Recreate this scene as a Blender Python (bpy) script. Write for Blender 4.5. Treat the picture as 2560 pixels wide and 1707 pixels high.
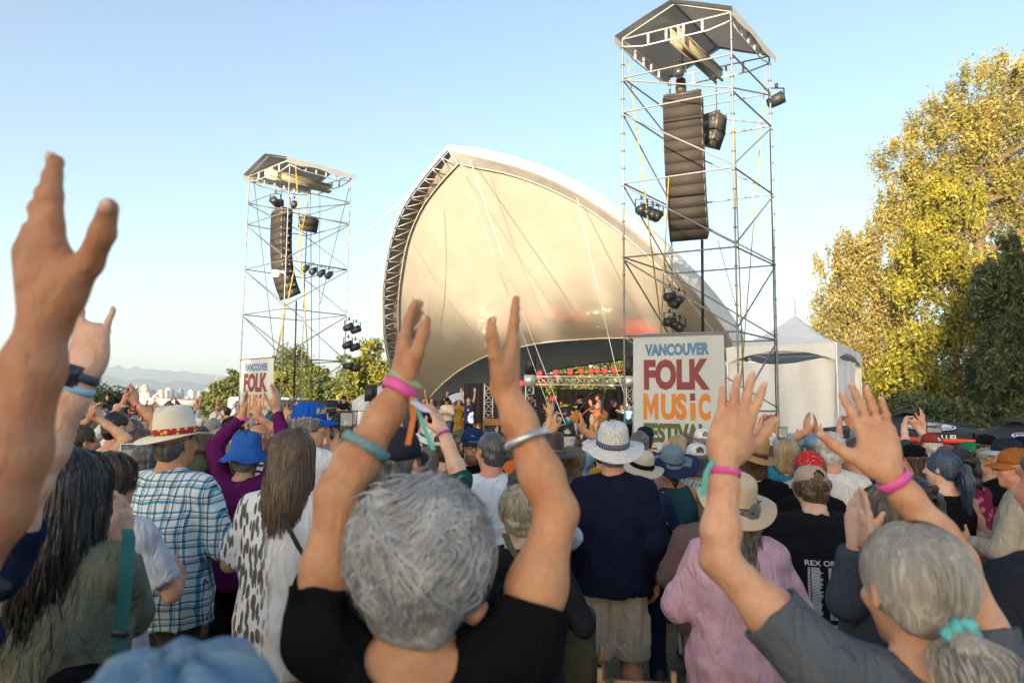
import bpy, math, random
import numpy as np
from mathutils import Vector, Matrix
from mathutils.bvhtree import BVHTree

random.seed(11)
RNG = np.random.default_rng(11)
for _o in list(bpy.data.objects):
    bpy.data.objects.remove(_o)
SC = bpy.context.scene
COL = SC.collection
R_ = math.radians

# ------------------------------------------------------------------ camera, sky, sun, exposure
CAM = np.array([0.0, 0.0, 1.85])
FPX, PITCH, ROLL = 1707.0, R_(5.26), R_(0.55)
cam_d = bpy.data.cameras.new('camera')
cam_d.lens, cam_d.sensor_width = 24.0, 36.0
cam_d.clip_start, cam_d.clip_end = 0.05, 12000
cam_d.dof.use_dof = True
cam_d.dof.focus_distance = 9.0
cam_d.dof.aperture_fstop = 4.0
cam = bpy.data.objects.new('camera', cam_d)
COL.objects.link(cam)
CAMROT = Matrix.Rotation(math.pi / 2 + PITCH, 3, 'X') @ Matrix.Rotation(ROLL, 3, 'Z')
cam.matrix_world = Matrix.Translation(Vector(CAM)) @ CAMROT.to_4x4()
SC.camera = cam
CR = np.array(CAMROT)

SUN_EL, SUN_AZ = R_(8.0), math.atan2(-0.42, -0.91)      # azimuth as atan2(x, y): behind us, a little to the left
SUN_DIR = np.array([math.sin(SUN_AZ) * math.cos(SUN_EL), math.cos(SUN_AZ) * math.cos(SUN_EL), math.sin(SUN_EL)])
world = bpy.data.worlds.new('World')
SC.world = world
world.use_nodes = True
wn = world.node_tree
wn.nodes.clear()
w_out = wn.nodes.new('ShaderNodeOutputWorld')
w_bg = wn.nodes.new('ShaderNodeBackground')
w_sky = wn.nodes.new('ShaderNodeTexSky')
w_sky.sky_type = 'NISHITA'
w_sky.sun_disc = False
w_sky.sun_elevation = SUN_EL
w_sky.sun_rotation = SUN_AZ
w_sky.air_density, w_sky.dust_density, w_sky.ozone_density = 0.95, 2.4, 1.55
w_bg.inputs['Strength'].default_value = 0.122
wn.links.new(w_sky.outputs[0], w_bg.inputs['Color'])
wn.links.new(w_bg.outputs[0], w_out.inputs['Surface'])
sun_d = bpy.data.lights.new('sun', 'SUN')
sun_d.energy, sun_d.angle, sun_d.color = 3.9, R_(0.55), (1.0, 0.83, 0.60)
sun = bpy.data.objects.new('sun', sun_d)
COL.objects.link(sun)
sun.rotation_euler = Vector(-SUN_DIR).to_track_quat('-Z', 'Y').to_euler()
SC.view_settings.view_transform = 'Standard'
SC.view_settings.look = 'None'
SC.view_settings.exposure = 1.93
SC.view_settings.gamma = 1.0
SC.view_settings.use_curve_mapping = False
SC.render.engine = 'CYCLES'
SC.cycles.max_bounces = 6
SC.cycles.diffuse_bounces = 3
SC.cycles.transparent_max_bounces = 6
SC.cycles.use_denoising = True
try:
    SC.cycles.denoiser = 'OPENIMAGEDENOISE'
except Exception:
    pass


def W(px, py, d):
    """the world point seen at pixel (px, py) of the 2560 x 1707 photograph, d metres ahead (world y)"""
    v = CR @ np.array([(px - 1280.0) / FPX, (853.5 - py) / FPX, -1.0])
    return CAM + v * (d / v[1])


# ------------------------------------------------------------------ objects
def ground_z(x, y):
    """the field falls a little towards the stage and the marquee"""
    s = lambda t: np.clip(t, 0, 1) ** 2 * (3 - 2 * np.clip(t, 0, 1))
    return -0.52 * s((np.asarray(y) - 4.5) / 9.5) * s((np.asarray(x) + 8.5) / 5.0)


def arr(*a):
    return np.array(a, dtype=float)


def nrm(v):
    v = np.asarray(v, float)
    return v / (np.linalg.norm(v) + 1e-12)


def tag(o, label=None, cat=None, group=None, kind=None):
    if label: o['label'] = label
    if cat: o['category'] = cat
    if group: o['group'] = group
    if kind: o['kind'] = kind
    return o


def empty(name, loc=(0, 0, 0), rz=0.0, label=None, cat=None, group=None):
    o = bpy.data.objects.new(name, None)
    o.empty_display_size = 0.1
    COL.objects.link(o)
    o.location = loc
    o.rotation_euler = (0, 0, rz)
    return tag(o, label, cat, group)


def mesh_np(name, V, F, smooth=False):
    """fast mesh from an (n,3) array and an (m,k) array of faces (or a list of such arrays)"""
    me = bpy.data.meshes.new(name)
    V = np.ascontiguousarray(V, dtype=np.float32)
    Fs = F if isinstance(F, list) else [F]
    Fs = [np.asarray(f, dtype=np.int32) for f in Fs if len(f)]
    loops = np.concatenate([f.ravel() for f in Fs]) if Fs else np.zeros(0, np.int32)
    tot = np.concatenate([np.full(len(f), f.shape[1], np.int32) for f in Fs]) if Fs else np.zeros(0, np.int32)
    start = np.concatenate([[0], np.cumsum(tot)[:-1]]).astype(np.int32) if len(tot) else tot
    me.vertices.add(len(V))
    me.vertices.foreach_set('co', V.ravel())
    me.loops.add(len(loops))
    me.loops.foreach_set('vertex_index', loops)
    me.polygons.add(len(tot))
    me.polygons.foreach_set('loop_start', start)
    me.polygons.foreach_set('loop_total', tot)
    if smooth:
        me.polygons.foreach_set('use_smooth', np.ones(len(tot), dtype=bool))
    me.update(calc_edges=True)
    return me


def obj(name, me, mat=None, parent=None, loc=None, rot=None):
    """link a mesh (shared or not) as an object; its material sits on the OBJECT so that meshes can be shared"""
    o = bpy.data.objects.new(name, me)
    COL.objects.link(o)
    if mat is not None:
        if len(me.materials) == 0:
            me.materials.append(mat)
        o.material_slots[0].link = 'OBJECT'
        o.material_slots[0].material = mat
    if parent is not None: o.parent = parent
    if loc is not None: o.location = loc
    if rot is not None: o.rotation_euler = rot
    return o


class MB:
    """collects simple solids into one mesh"""
    def __init__(s):
        s.v, s.f = [], {}
        s.n = 0

    def add(s, V, F):
        V = np.asarray(V, float)
        s.v.append(V)
        for f in F:
            s.f.setdefault(len(f), []).append([i + s.n for i in f])
        s.n += len(V)
        return s

    def box(s, lo, hi, M=None):
        x0, y0, z0 = lo; x1, y1, z1 = hi
        V = np.array([[x0, y0, z0], [x1, y0, z0], [x1, y1, z0], [x0, y1, z0], [x0, y0, z1], [x1, y0, z1], [x1, y1, z1], [x0, y1, z1]], float)
        if M is not None:
            M = np.array(M)
            V = V @ M[:3, :3].T + M[:3, 3]
        return s.add(V, [(0, 3, 2, 1), (4, 5, 6, 7), (0, 1, 5, 4), (1, 2, 6, 5), (2, 3, 7, 6), (3, 0, 4, 7)])

    def beam(s, a, b, w, h=None, up=(0, 0, 1)):
        a, b = np.asarray(a, float), np.asarray(b, float)
        h = w if h is None else h
        d = nrm(b - a)
        u = np.asarray(up, float)
        if abs(d @ u) > 0.98: u = arr(0, 1, 0)
        x = nrm(np.cross(d, u)); z = np.cross(x, d)
        V = [p + x * sx * w / 2 + z * sz * h / 2 for p in (a, b) for sx, sz in ((-1, -1), (1, -1), (1, 1), (-1, 1))]
        return s.add(V, [(0, 1, 2, 3), (7, 6, 5, 4), (0, 4, 5, 1), (1, 5, 6, 2), (2, 6, 7, 3), (3, 7, 4, 0)])

    def tube(s, pts, r, n=6, cap=True):
        P = [np.asarray(p, float) for p in pts]
        rr = r if isinstance(r, (list, tuple, np.ndarray)) else [r] * len(P)
        V = []
        ref = None
        for i, p in enumerate(P):
            d = nrm(P[min(i + 1, len(P) - 1)] - P[max(i - 1, 0)])
            if ref is None or abs(d @ ref) > 0.95:
                ref = arr(0, 0, 1) if abs(d[2]) < 0.9 else arr(1, 0, 0)
            x = nrm(np.cross(d, ref)); y = np.cross(d, x)
            ref = np.cross(x, d) if False else ref
            for k in range(n):
                t = 2 * math.pi * k / n
                V.append(p + (x * math.cos(t) + y * math.sin(t)) * rr[i])
        F = []
        for i in range(len(P) - 1):
            for k in range(n):
                k2 = (k + 1) % n
                F.append((i * n + k, i * n + k2, (i + 1) * n + k2, (i + 1) * n + k))
        if cap:
            F.append(tuple(range(n))[::-1])
            F.append(tuple((len(P) - 1) * n + k for k in range(n)))
        return s.add(V, F)

    def lathe(s, prof, n=24, c=(0, 0, 0), mod=None, closed=False):
        """prof rows (r, z); mod(phi, r, z) -> (x, y, z)"""
        V = []
        for r, z in prof:
            for k in range(n):
                t = 2 * math.pi * k / n
                p = mod(t, r, z) if mod else (r * math.cos(t), r * math.sin(t), z)
                V.append((p[0] + c[0], p[1] + c[1], p[2] + c[2]))
        F = []
        m = len(prof)
        for i in range(m if closed else m - 1):
            j = (i + 1) % m
            for k in range(n):
                k2 = (k + 1) % n
                F.append((i * n + k, i * n + k2, j * n + k2, j * n + k))
        if not closed:
            F.append(tuple(range(n))[::-1])
            F.append(tuple((m - 1) * n + k for k in range(n)))
        return s.add(V, F)

    def grid(s, P, flip=False):
        """P: (a, b, 3) array of points"""
        a, b = P.shape[:2]
        F = [(i * b + j, i * b + j + 1, (i + 1) * b + j + 1, (i + 1) * b + j) for i in range(a - 1) for j in range(b - 1)]
        if flip: F = [f[::-1] for f in F]
        return s.add(P.reshape(-1, 3), F)

    def mesh(s, name, smooth=False):
        V = np.concatenate(s.v) if s.v else np.zeros((0, 3))
        return mesh_np(name, V, [np.array(f) for f in s.f.values()], smooth)

    def build(s, name, mat=None, parent=None, smooth=False, **kw):
        return obj(name, s.mesh(name, smooth), mat, parent, **kw)


_tube_cache = {}


def tube_obj(name, a, b, r, mat, parent, n=8, extra=None):
    """one straight tube from a to b as an object of its own, sharing one unit cylinder"""
    key = (n,)
    if key not in _tube_cache:
        _tube_cache[key] = MB().tube([(0, 0, 0), (0, 0, 1)], 1.0, n).mesh('tube', smooth=False)
    a, b = Vector(a), Vector(b)
    o = obj(name, _tube_cache[key], mat, parent)
    d = b - a
    o.location = a
    o.rotation_euler = d.to_track_quat('Z', 'Y').to_euler()
    o.scale = (r, r, d.length)
    return o


# ------------------------------------------------------------------ signed distance shapes and their meshes
class SDF:
    def __init__(s):
        s.ops = []
        s.bnd = []
        s.lo, s.hi = arr(9e9, 9e9, 9e9), arr(-9e9, -9e9, -9e9)
        s.waves = []
        s.out = 0.0
        s.ridges = []

    def _push(s, op, f, k, c=None, r=None):
        s.ops.append((op, f, k)); s.bnd.append(None if c is None else (np.asarray(c, float), float(r) + k + 0.10))

    def _b(s, p, r):
        s.lo = np.minimum(s.lo, np.asarray(p) - r); s.hi = np.maximum(s.hi, np.asarray(p) + r)

    def cone(s, a, b, ra, rb, k=.02, op='u'):
        a, b = np.asarray(a, float), np.asarray(b, float)
        if op == 'u': s._b(a, ra + k); s._b(b, rb + k)
        ba = b - a; L2 = float(ba @ ba) + 1e-12

        def f(P):
            pa = P - a
            h = np.clip(pa @ ba / L2, 0, 1)
            q = pa - h[:, None] * ba
            return np.sqrt(np.einsum('ij,ij->i', q, q)) - (ra + (rb - ra) * h)
        s._push(op, f, k, (a + b) / 2, math.sqrt(L2) / 2 + max(ra, rb)); return s

    def chain(s, pts, rad, k=.02):
        for i in range(len(pts) - 1):
            s.cone(pts[i], pts[i + 1], rad[i], rad[i + 1], k)
        return s

    def ell(s, c, r, R=None, k=.02, op='u'):
        c, r = np.asarray(c, float), np.asarray(r, float)
        if op == 'u': s._b(c, r.max() + k)
        R = None if R is None else np.asarray(R, float)

        def f(P):
            q = P - c
            if R is not None: q = q @ R
            q1 = q / r
            k0 = np.sqrt((q1 * q1).sum(1)); q2 = q1 / r
            k1 = np.sqrt((q2 * q2).sum(1)) + 1e-9
            return np.where(k0 < 0.2, -r.min() * 0.8, k0 * (k0 - 1) / k1)
        s._push(op, f, k, c, r.max()); return s

    def box(s, c, hs, R=None, rad=.01, k=.02, op='u'):
        c, hs = np.asarray(c, float), np.asarray(hs, float)
        if op == 'u': s._b(c, np.linalg.norm(hs) + k)
        R = None if R is None else np.asarray(R, float)

        def f(P):
            q = P - c
            if R is not None: q = q @ R
            q = np.abs(q) - (hs - rad)
            return np.sqrt((np.maximum(q, 0) ** 2).sum(1)) + np.minimum(q.max(1), 0) - rad
        s._push(op, f, k, c, np.linalg.norm(hs)); return s

    def loft(s, prof, k=.02, op='u'):
        """elliptic body of revolution about z; rows z, rx, ry, cx, cy"""
        Pf = np.array([list(p) + [0] * (5 - len(p)) for p in sorted(prof)], float)
        z = Pf[:, 0]
        if op == 'u':
            for row in Pf: s._b((row[3], row[4], row[0]), max(row[1], row[2]) + k)

        def f(P):
            zz = P[:, 2]
            rx = np.interp(zz, z, Pf[:, 1]); ry = np.interp(zz, z, Pf[:, 2])
            x = P[:, 0] - np.interp(zz, z, Pf[:, 3]); y = P[:, 1] - np.interp(zz, z, Pf[:, 4])
            e = (np.sqrt((x / rx) ** 2 + (y / ry) ** 2) - 1) * np.minimum(rx, ry)
            return np.maximum(e, np.maximum(zz - z[-1], z[0] - zz))
        s._push(op, f, k); return s

    def plane(s, p, n):
        p, n = np.asarray(p, float), nrm(n)
        s._push('i', lambda P: (P - p) @ n, 0); return s

    def func(s, f, op='u', k=.01):
        if isinstance(f, SDF): s._push(op, f, k, (f.lo + f.hi) / 2, np.linalg.norm(f.hi - f.lo) / 2)
        else: s._push(op, f, k)
        return s

    def wave(s, amp, freq, n=5, seed=0, aniso=(1, 1, 1)):
        r = np.random.default_rng(seed)
        for i in range(n):
            w = nrm(r.normal(size=3) * np.array(aniso)) * freq * (0.6 + 0.9 * r.random())
            s.waves.append((w, r.random() * 6.28, amp / math.sqrt(n)))
        return s

    def ridge(s, amp, freq, n=3, seed=0, aniso=(1, 1, 1)):
        k = len(s.waves)
        s.wave(amp * math.sqrt(n), freq, n, seed, aniso)
        s.ridges += [(w, ph, am / n) for w, ph, am in s.waves[k:]]
        del s.waves[k:]
        return s

    def __call__(s, P):
        d = np.full(len(P), 9.0)
        for (op, f, k), bn in zip(s.ops, s.bnd):
            if bn is not None:
                q = P - bn[0]
                m = np.nonzero(np.einsum('ij,ij->i', q, q) < bn[1] ** 2)[0]
                if len(m) == 0: continue
                if len(m) < 0.8 * len(P):
                    e = f(P[m]); dm = d[m]
                    if op == 'u':
                        if k > 0:
                            h = np.maximum(k - np.abs(dm - e), 0) / k
                            d[m] = np.minimum(dm, e) - h * h * k * 0.25
                        else:
                            d[m] = np.minimum(dm, e)
                    elif op == 's':
                        d[m] = np.maximum(dm, -e)
                    else:
                        d[m] = np.maximum(dm, e)
                    continue
            e = f(P)
            if op == 'u':
                if k > 0:
                    h = np.maximum(k - np.abs(d - e), 0) / k
                    d = np.minimum(d, e) - h * h * k * 0.25
                else:
                    d = np.minimum(d, e)
            elif op == 's':
                d = np.maximum(d, -e)
            elif op == 'i':
                d = np.maximum(d, e)
        if s.waves or s.ridges:
            a = 0
            warp = 0.6 * np.sin(P[:, 0] * 23 + P[:, 2] * 17 + P[:, 1] * 11)
            for w, ph, amp in s.waves:
                a = a + amp * np.sin(P @ w + ph + warp)
            for w, ph, amp in s.ridges:
                a = a - amp * (1.0 - 1.6 * np.abs(np.sin(P @ w + ph + 1.6 * warp)))
            d = d + a - s.out
        return d


_OFF = np.array([[i, j, k] for i in (0, 1) for j in (0, 1) for k in (0, 1)])


def sdf_arrays(f, h, L=3):
    lo = f.lo - 2 * h
    hi = f.hi + 2 * h
    H = h * 2 ** L
    n = np.ceil((hi - lo) / H).astype(int) + 1
    C = np.stack(np.meshgrid(*[np.arange(q) for q in n], indexing='ij'), -1).reshape(-1, 3)
    for lev in range(L, -1, -1):
        S = h * 2 ** lev
        d = f(lo + (C + 0.5) * S)
        C = C[np.abs(d) < S * (1.25 if lev > 1 else 1.4) + 0.003]
        if lev:
            C = (C[:, None, :] * 2 + _OFF[None]).reshape(-1, 3)
    if len(C) == 0:
        return np.zeros((0, 3)), np.zeros((0, 4), int)
    C = C + 1
    D = n * 2 ** L + 4

    def key(c):
        return (c[..., 0] * D[1] + c[..., 1]) * D[2] + c[..., 2]
    ck = key(C[:, None, :] + _OFF[None])
    uk, inv = np.unique(ck.ravel(), return_inverse=True)
    pos = np.stack([uk // (D[1] * D[2]), (uk // D[2]) % D[1], uk % D[2]], -1)
    val = f(lo + (pos - 1) * h)
    cv = val[inv].reshape(ck.shape)
    ins = cv < 0
    m = ins.any(1) & ~ins.all(1)
    C, cv, ins = C[m], cv[m], ins[m]
    acc = np.zeros((len(C), 3)); cnt = np.zeros(len(C))
    for i in range(8):
        for ax in range(3):
            if _OFF[i][ax]: continue
            j = i + (4, 2, 1)[ax]
            x = ins[:, i] != ins[:, j]
            t = cv[:, i] / (cv[:, i] - cv[:, j] + 1e-12)
            p = np.repeat(_OFF[i][None].astype(float), len(C), 0)
            p[:, ax] = t
            acc[x] += p[x]; cnt[x] += 1
    V = lo + (C - 1 + acc / cnt[:, None]) * h
    k = key(C)
    o = np.argsort(k); ks = k[o]
    Q = []
    E = np.eye(3, dtype=int)
    for ax in range(3):
        j = (4, 2, 1)[ax]
        x = ins[:, 0] != ins[:, j]
        b, c = (ax + 1) % 3, (ax + 2) % 3
        ids = [np.nonzero(x)[0]]
        base = C[x]
        ok = np.ones(len(base), bool)
        for off in (-E[b], -E[b] - E[c], -E[c]):
            kk = key(base + off)
            q = np.clip(np.searchsorted(ks, kk), 0, len(ks) - 1)
            ok &= ks[q] == kk
            ids.append(o[q])
        q = np.stack(ids, -1)
        fl = ins[x][:, 0]
        q[fl] = q[fl][:, ::-1]
        Q.append(q[ok][:, ::-1])
    return V, np.concatenate(Q)


def sdf_mesh(name, f, h, L=3):
    V, Q = sdf_arrays(f, h, L)
    return mesh_np(name, V, Q, smooth=True)


# ------------------------------------------------------------------ materials
_mats = {}


def nodes(name):
    m = bpy.data.materials.new(name)
    m.use_nodes = True
    nt = m.node_tree
    b = nt.nodes['Principled BSDF']
    return m, nt, b


def N(nt, t, **kw):
    n = nt.nodes.new('ShaderNode' + t)
    for k, v in kw.items():
        if k.startswith('i_'):
            key = k[2:]
            n.inputs[int(key) if key.isdigit() else key.replace('_', ' ')].default_value = v
        else:
            setattr(n, k, v)
    return n


def lk(nt, a, b):
    nt.links.new(a, b)


def coords(nt, scale=(1, 1, 1), which='Object'):
    tc = N(nt, 'TexCoord'); mp = N(nt, 'Mapping')
    mp.inputs['Scale'].default_value = scale
    lk(nt, tc.outputs[which], mp.inputs[0])
    return mp.outputs[0]


def ramp(nt, fac, stops):
    r = N(nt, 'ValToRGB')
    el = r.color_ramp.elements
    while len(el) > 1: el.remove(el[-1])
    for i, (p, c) in enumerate(stops):
        e = el[0] if i == 0 else el.new(p)
        e.position = p
        e.color = tuple(c) + (1,) if len(c) == 3 else c
    lk(nt, fac, r.inputs[0])
    return r.outputs[0]


def mixc(nt, fac, a, b, mode='MIX'):
    m = N(nt, 'MixRGB', blend_type=mode)
    for i, v in enumerate((fac, a, b)):
        if hasattr(v, 'is_linked') or hasattr(v, 'links'):
            lk(nt, v, m.inputs[i])
        else:
            m.inputs[i].default_value = v if i == 0 else (tuple(v) + (1,) if len(v) == 3 else v)
    return m.outputs[0]


def mth(nt, op, a, b=0.0, c=None):
    m = N(nt, 'Math', operation=op)
    for i, v in enumerate((a, b) if c is None else (a, b, c)):
        if hasattr(v, 'links'):
            lk(nt, v, m.inputs[i])
        else:
            m.inputs[i].default_value = v
    return m.outputs[0]


def bump(nt, b, height, strength=0.3, dist=0.01):
    n = N(nt, 'Bump')
    n.inputs['Strength'].default_value = strength
    n.inputs['Distance'].default_value = dist
    lk(nt, height, n.inputs['Height'])
    lk(nt, n.outputs[0], b.inputs['Normal'])


def dk(c, f):
    return tuple(min(1, x * f) for x in c)


def M_plain(name, col, rough=0.6, metal=0.0, var=0.18, scale=6.0, bmp=0.15, bscale=60.0):
    if name in _mats: return _mats[name]
    m, nt, b = nodes(name)
    n1 = N(nt, 'TexNoise', i_Scale=scale, i_Detail=6.0)
    lk(nt, coords(nt), n1.inputs['Vector'])
    lk(nt, ramp(nt, n1.outputs[0], [(0.25, dk(col, 1 - var)), (0.75, dk(col, 1 + var))]), b.inputs['Base Color'])
    b.inputs['Roughness'].default_value = rough
    b.inputs['Metallic'].default_value = metal
    if bmp:
        n2 = N(nt, 'TexNoise', i_Scale=bscale, i_Detail=3.0)
        lk(nt, coords(nt), n2.inputs['Vector'])
        bump(nt, b, n2.outputs[0], bmp, 0.004)
    _mats[name] = m
    return m


def M_cloth(name, col, var=0.14, rough=0.9, weave=900.0, fold=0.5):
    if name in _mats: return _mats[name]
    m, nt, b = nodes(name)
    co = coords(nt)
    n1 = N(nt, 'TexNoise', i_Scale=9.0, i_Detail=5.0, i_Distortion=0.6)
    lk(nt, co, n1.inputs['Vector'])
    n3 = N(nt, 'TexNoise', i_Scale=260.0, i_Detail=2.0)
    lk(nt, co, n3.inputs['Vector'])
    c1 = ramp(nt, n1.outputs[0], [(0.3, dk(col, 1 - var)), (0.7, dk(col, 1 + var))])
    lk(nt, mixc(nt, 0.12, c1, ramp(nt, n3.outputs[0], [(0.35, dk(col, 0.55)), (0.65, dk(col, 1.5))])), b.inputs['Base Color'])
    b.inputs['Roughness'].default_value = rough
    b.inputs['Specular IOR Level'].default_value = 0.06
    n2 = N(nt, 'TexNoise', i_Scale=16.0, i_Detail=4.0, i_Distortion=1.6)
    lk(nt, coords(nt, (1, 1, 0.45)), n2.inputs['Vector'])
    h = mth(nt, 'ADD', n2.outputs[0], mth(nt, 'MULTIPLY', n3.outputs[0], 0.08))
    bump(nt, b, h, fold * 1.4, 0.035)
    _mats[name] = m
    return m


def M_skin(name, col, sss=0.0):
    if name in _mats: return _mats[name]
    m, nt, b = nodes(name)
    co = coords(nt)
    n1 = N(nt, 'TexNoise', i_Scale=14.0, i_Detail=6.0, i_Distortion=0.5)
    lk(nt, co, n1.inputs['Vector'])
    n2 = N(nt, 'TexNoise', i_Scale=75.0, i_Detail=6.0, i_Roughness=0.7)
    lk(nt, co, n2.inputs['Vector'])
    red = (min(1, col[0] * 1.03), col[1] * 0.78, col[2] * 0.74)
    c = ramp(nt, n1.outputs[0], [(0.28, dk(red, .86)), (0.5, col), (0.74, dk(col, 1.2))])
    c = mixc(nt, mth(nt, 'MULTIPLY', ramp(nt, n2.outputs[0], [(0.46, (0, 0, 0)), (0.72, (1, 1, 1))]), 0.22), c, dk(red, 0.70))
    lk(nt, c, b.inputs['Base Color'])
    b.inputs['Roughness'].default_value = 0.6
    b.inputs['Specular IOR Level'].default_value = 0.3
    if sss:
        b.inputs['Subsurface Weight'].default_value = sss
        b.inputs['Subsurface Radius'].default_value = (1.0, 0.35, 0.2)
        b.inputs['Subsurface Scale'].default_value = 0.012
    n4 = N(nt, 'TexNoise', i_Scale=45.0, i_Detail=5.0, i_Distortion=0.8)
    lk(nt, coords(nt, (1, 1, 0.6)), n4.inputs['Vector'])
    bump(nt, b, n4.outputs[0], 0.75, 0.008)
    _mats[name] = m
    return m


def M_hair(name, col, col2=None, scale=(70, 70, 4), rough=0.42):
    if name in _mats: return _mats[name]
    m, nt, b = nodes(name)
    col2 = col2 or dk(col, 1.9)
    n1 = N(nt, 'TexNoise', i_Scale=1.0, i_Detail=4.0, i_Distortion=0.7)
    lk(nt, coords(nt, scale), n1.inputs['Vector'])
    n2 = N(nt, 'TexNoise', i_Scale=11.0, i_Detail=3.0)
    lk(nt, coords(nt), n2.inputs['Vector'])
    f = mth(nt, 'ADD', mth(nt, 'MULTIPLY', n1.outputs[0], 0.65), mth(nt, 'MULTIPLY', n2.outputs[0], 0.35))
    lk(nt, ramp(nt, f, [(0.28, dk(col, 0.6)), (0.5, col), (0.76, col2)]), b.inputs['Base Color'])
    b.inputs['Roughness'].default_value = rough
    b.inputs['Specular IOR Level'].default_value = 0.45
    bump(nt, b, n1.outputs[0], 0.55, 0.02)
    _mats[name] = m
    return m
# ------------------------------------------------------------------ people
HB = 1.7                       # every figure is modelled 1.7 m tall and scaled by its root
HEADC = arr(0, 0.012, HB - 0.118)
NECKP = arr(0, -0.012, HB - 0.235)


def rotm(yaw=0, pitch=0, roll=0):
    return np.array(Matrix.Rotation(R_(yaw), 3, 'Z') @ Matrix.Rotation(R_(pitch), 3, 'X') @ Matrix.Rotation(R_(roll), 3, 'Y'))


def head_T(hd):
    """4x4 that takes head space (origin at the head's centre, face to +y) to figure space"""
    M = rotm(*hd)
    T = np.eye(4)
    T[:3, :3] = M
    T[:3, 3] = NECKP + M @ (HEADC - NECKP)
    return T


def ik(S, Wt, l1, l2, pole):
    S, Wt = np.asarray(S, float), np.asarray(Wt, float)
    d = Wt - S
    D = min(np.linalg.norm(d), (l1 + l2) * 0.995)
    u = nrm(d)
    a = (l1 * l1 - l2 * l2 + D * D) / (2 * D)
    hgt = math.sqrt(max(l1 * l1 - a * a, 0))
    p = np.asarray(pole, float)
    p = nrm(p - u * (p @ u))
    return S + u * a + p * hgt, S + u * D


def shoulder(side, sex, build, raised):
    x = (0.172 if sex == 'm' else 0.152) * (0.85 + 0.15 * build)
    z = 1.352
    if raised: x, z = x - 0.018, z + 0.045
    return arr(side * x, -0.012, z)


POSES = {
    # per side: wrist, pole, finger direction, palm normal, curl, for the right arm (x > 0); mirrored for the left one
    'down': dict(w=(0.25, 0.03, 0.86), p=(0.3, -1, 0), f=(0.0, 0.12, -1), n=(-1, 0.1, 0), c=0.35),
    'front': dict(w=(0.10, 0.27, 1.12), p=(0.8, -0.6, -0.5), f=(-0.8, 0.45, 0.1), n=(0, -1, 0.0), c=0.4),
    'clap': dict(w=(0.055, 0.30, 1.36), p=(1, -0.1, -0.6), f=(-0.08, 0.25, 1), n=(-1, 0.05, 0), c=0.12),
    'claphigh': dict(w=(0.065, 0.20, 1.80), p=(1, 0.25, 0.1), f=(-0.1, 0.12, 1), n=(-1, 0.0, 0), c=0.1),
    'up': dict(w=(0.27, 0.10, 1.90), p=(1, 0.3, 0), f=(0.08, 0.1, 1), n=(-0.45, 0.9, 0), c=0.08),
    'wide': dict(w=(0.42, 0.12, 1.84), p=(0.9, 0.3, -0.6), f=(0.2, 0.1, 1), n=(-0.3, 0.95, 0), c=0.1),
    'phone': dict(w=(0.07, 0.42, 1.50), p=(0.9, -0.1, -0.7), f=(-0.35, 0.3, 0.9), n=(-0.8, -0.6, 0), c=0.55),
    'phonehigh': dict(w=(0.07, 0.36, 1.76), p=(0.9, 0.2, -0.6), f=(-0.35, 0.3, 0.9), n=(-0.8, -0.6, 0), c=0.55),
    'bent': dict(w=(0.20, 0.27, 1.10), p=(0.5, -1, -0.3), f=(-0.3, 0.9, 0.2), n=(-1, 0, 0), c=0.5),
}


def preset_arm(name, side, sex, build):
    q = POSES[name]
    raised = q['w'][2] > 1.6
    S = shoulder(side, sex, build, raised)
    m = arr(side, 1, 1)
    e, w = ik(S, arr(*q['w']) * m, 0.285, 0.25, arr(*q['p']) * m)
    return dict(S=S, e=e, w=w, f=nrm(arr(*q['f']) * m), n=nrm(arr(*q['n']) * m), c=q['c'], spread=0.5)


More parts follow.
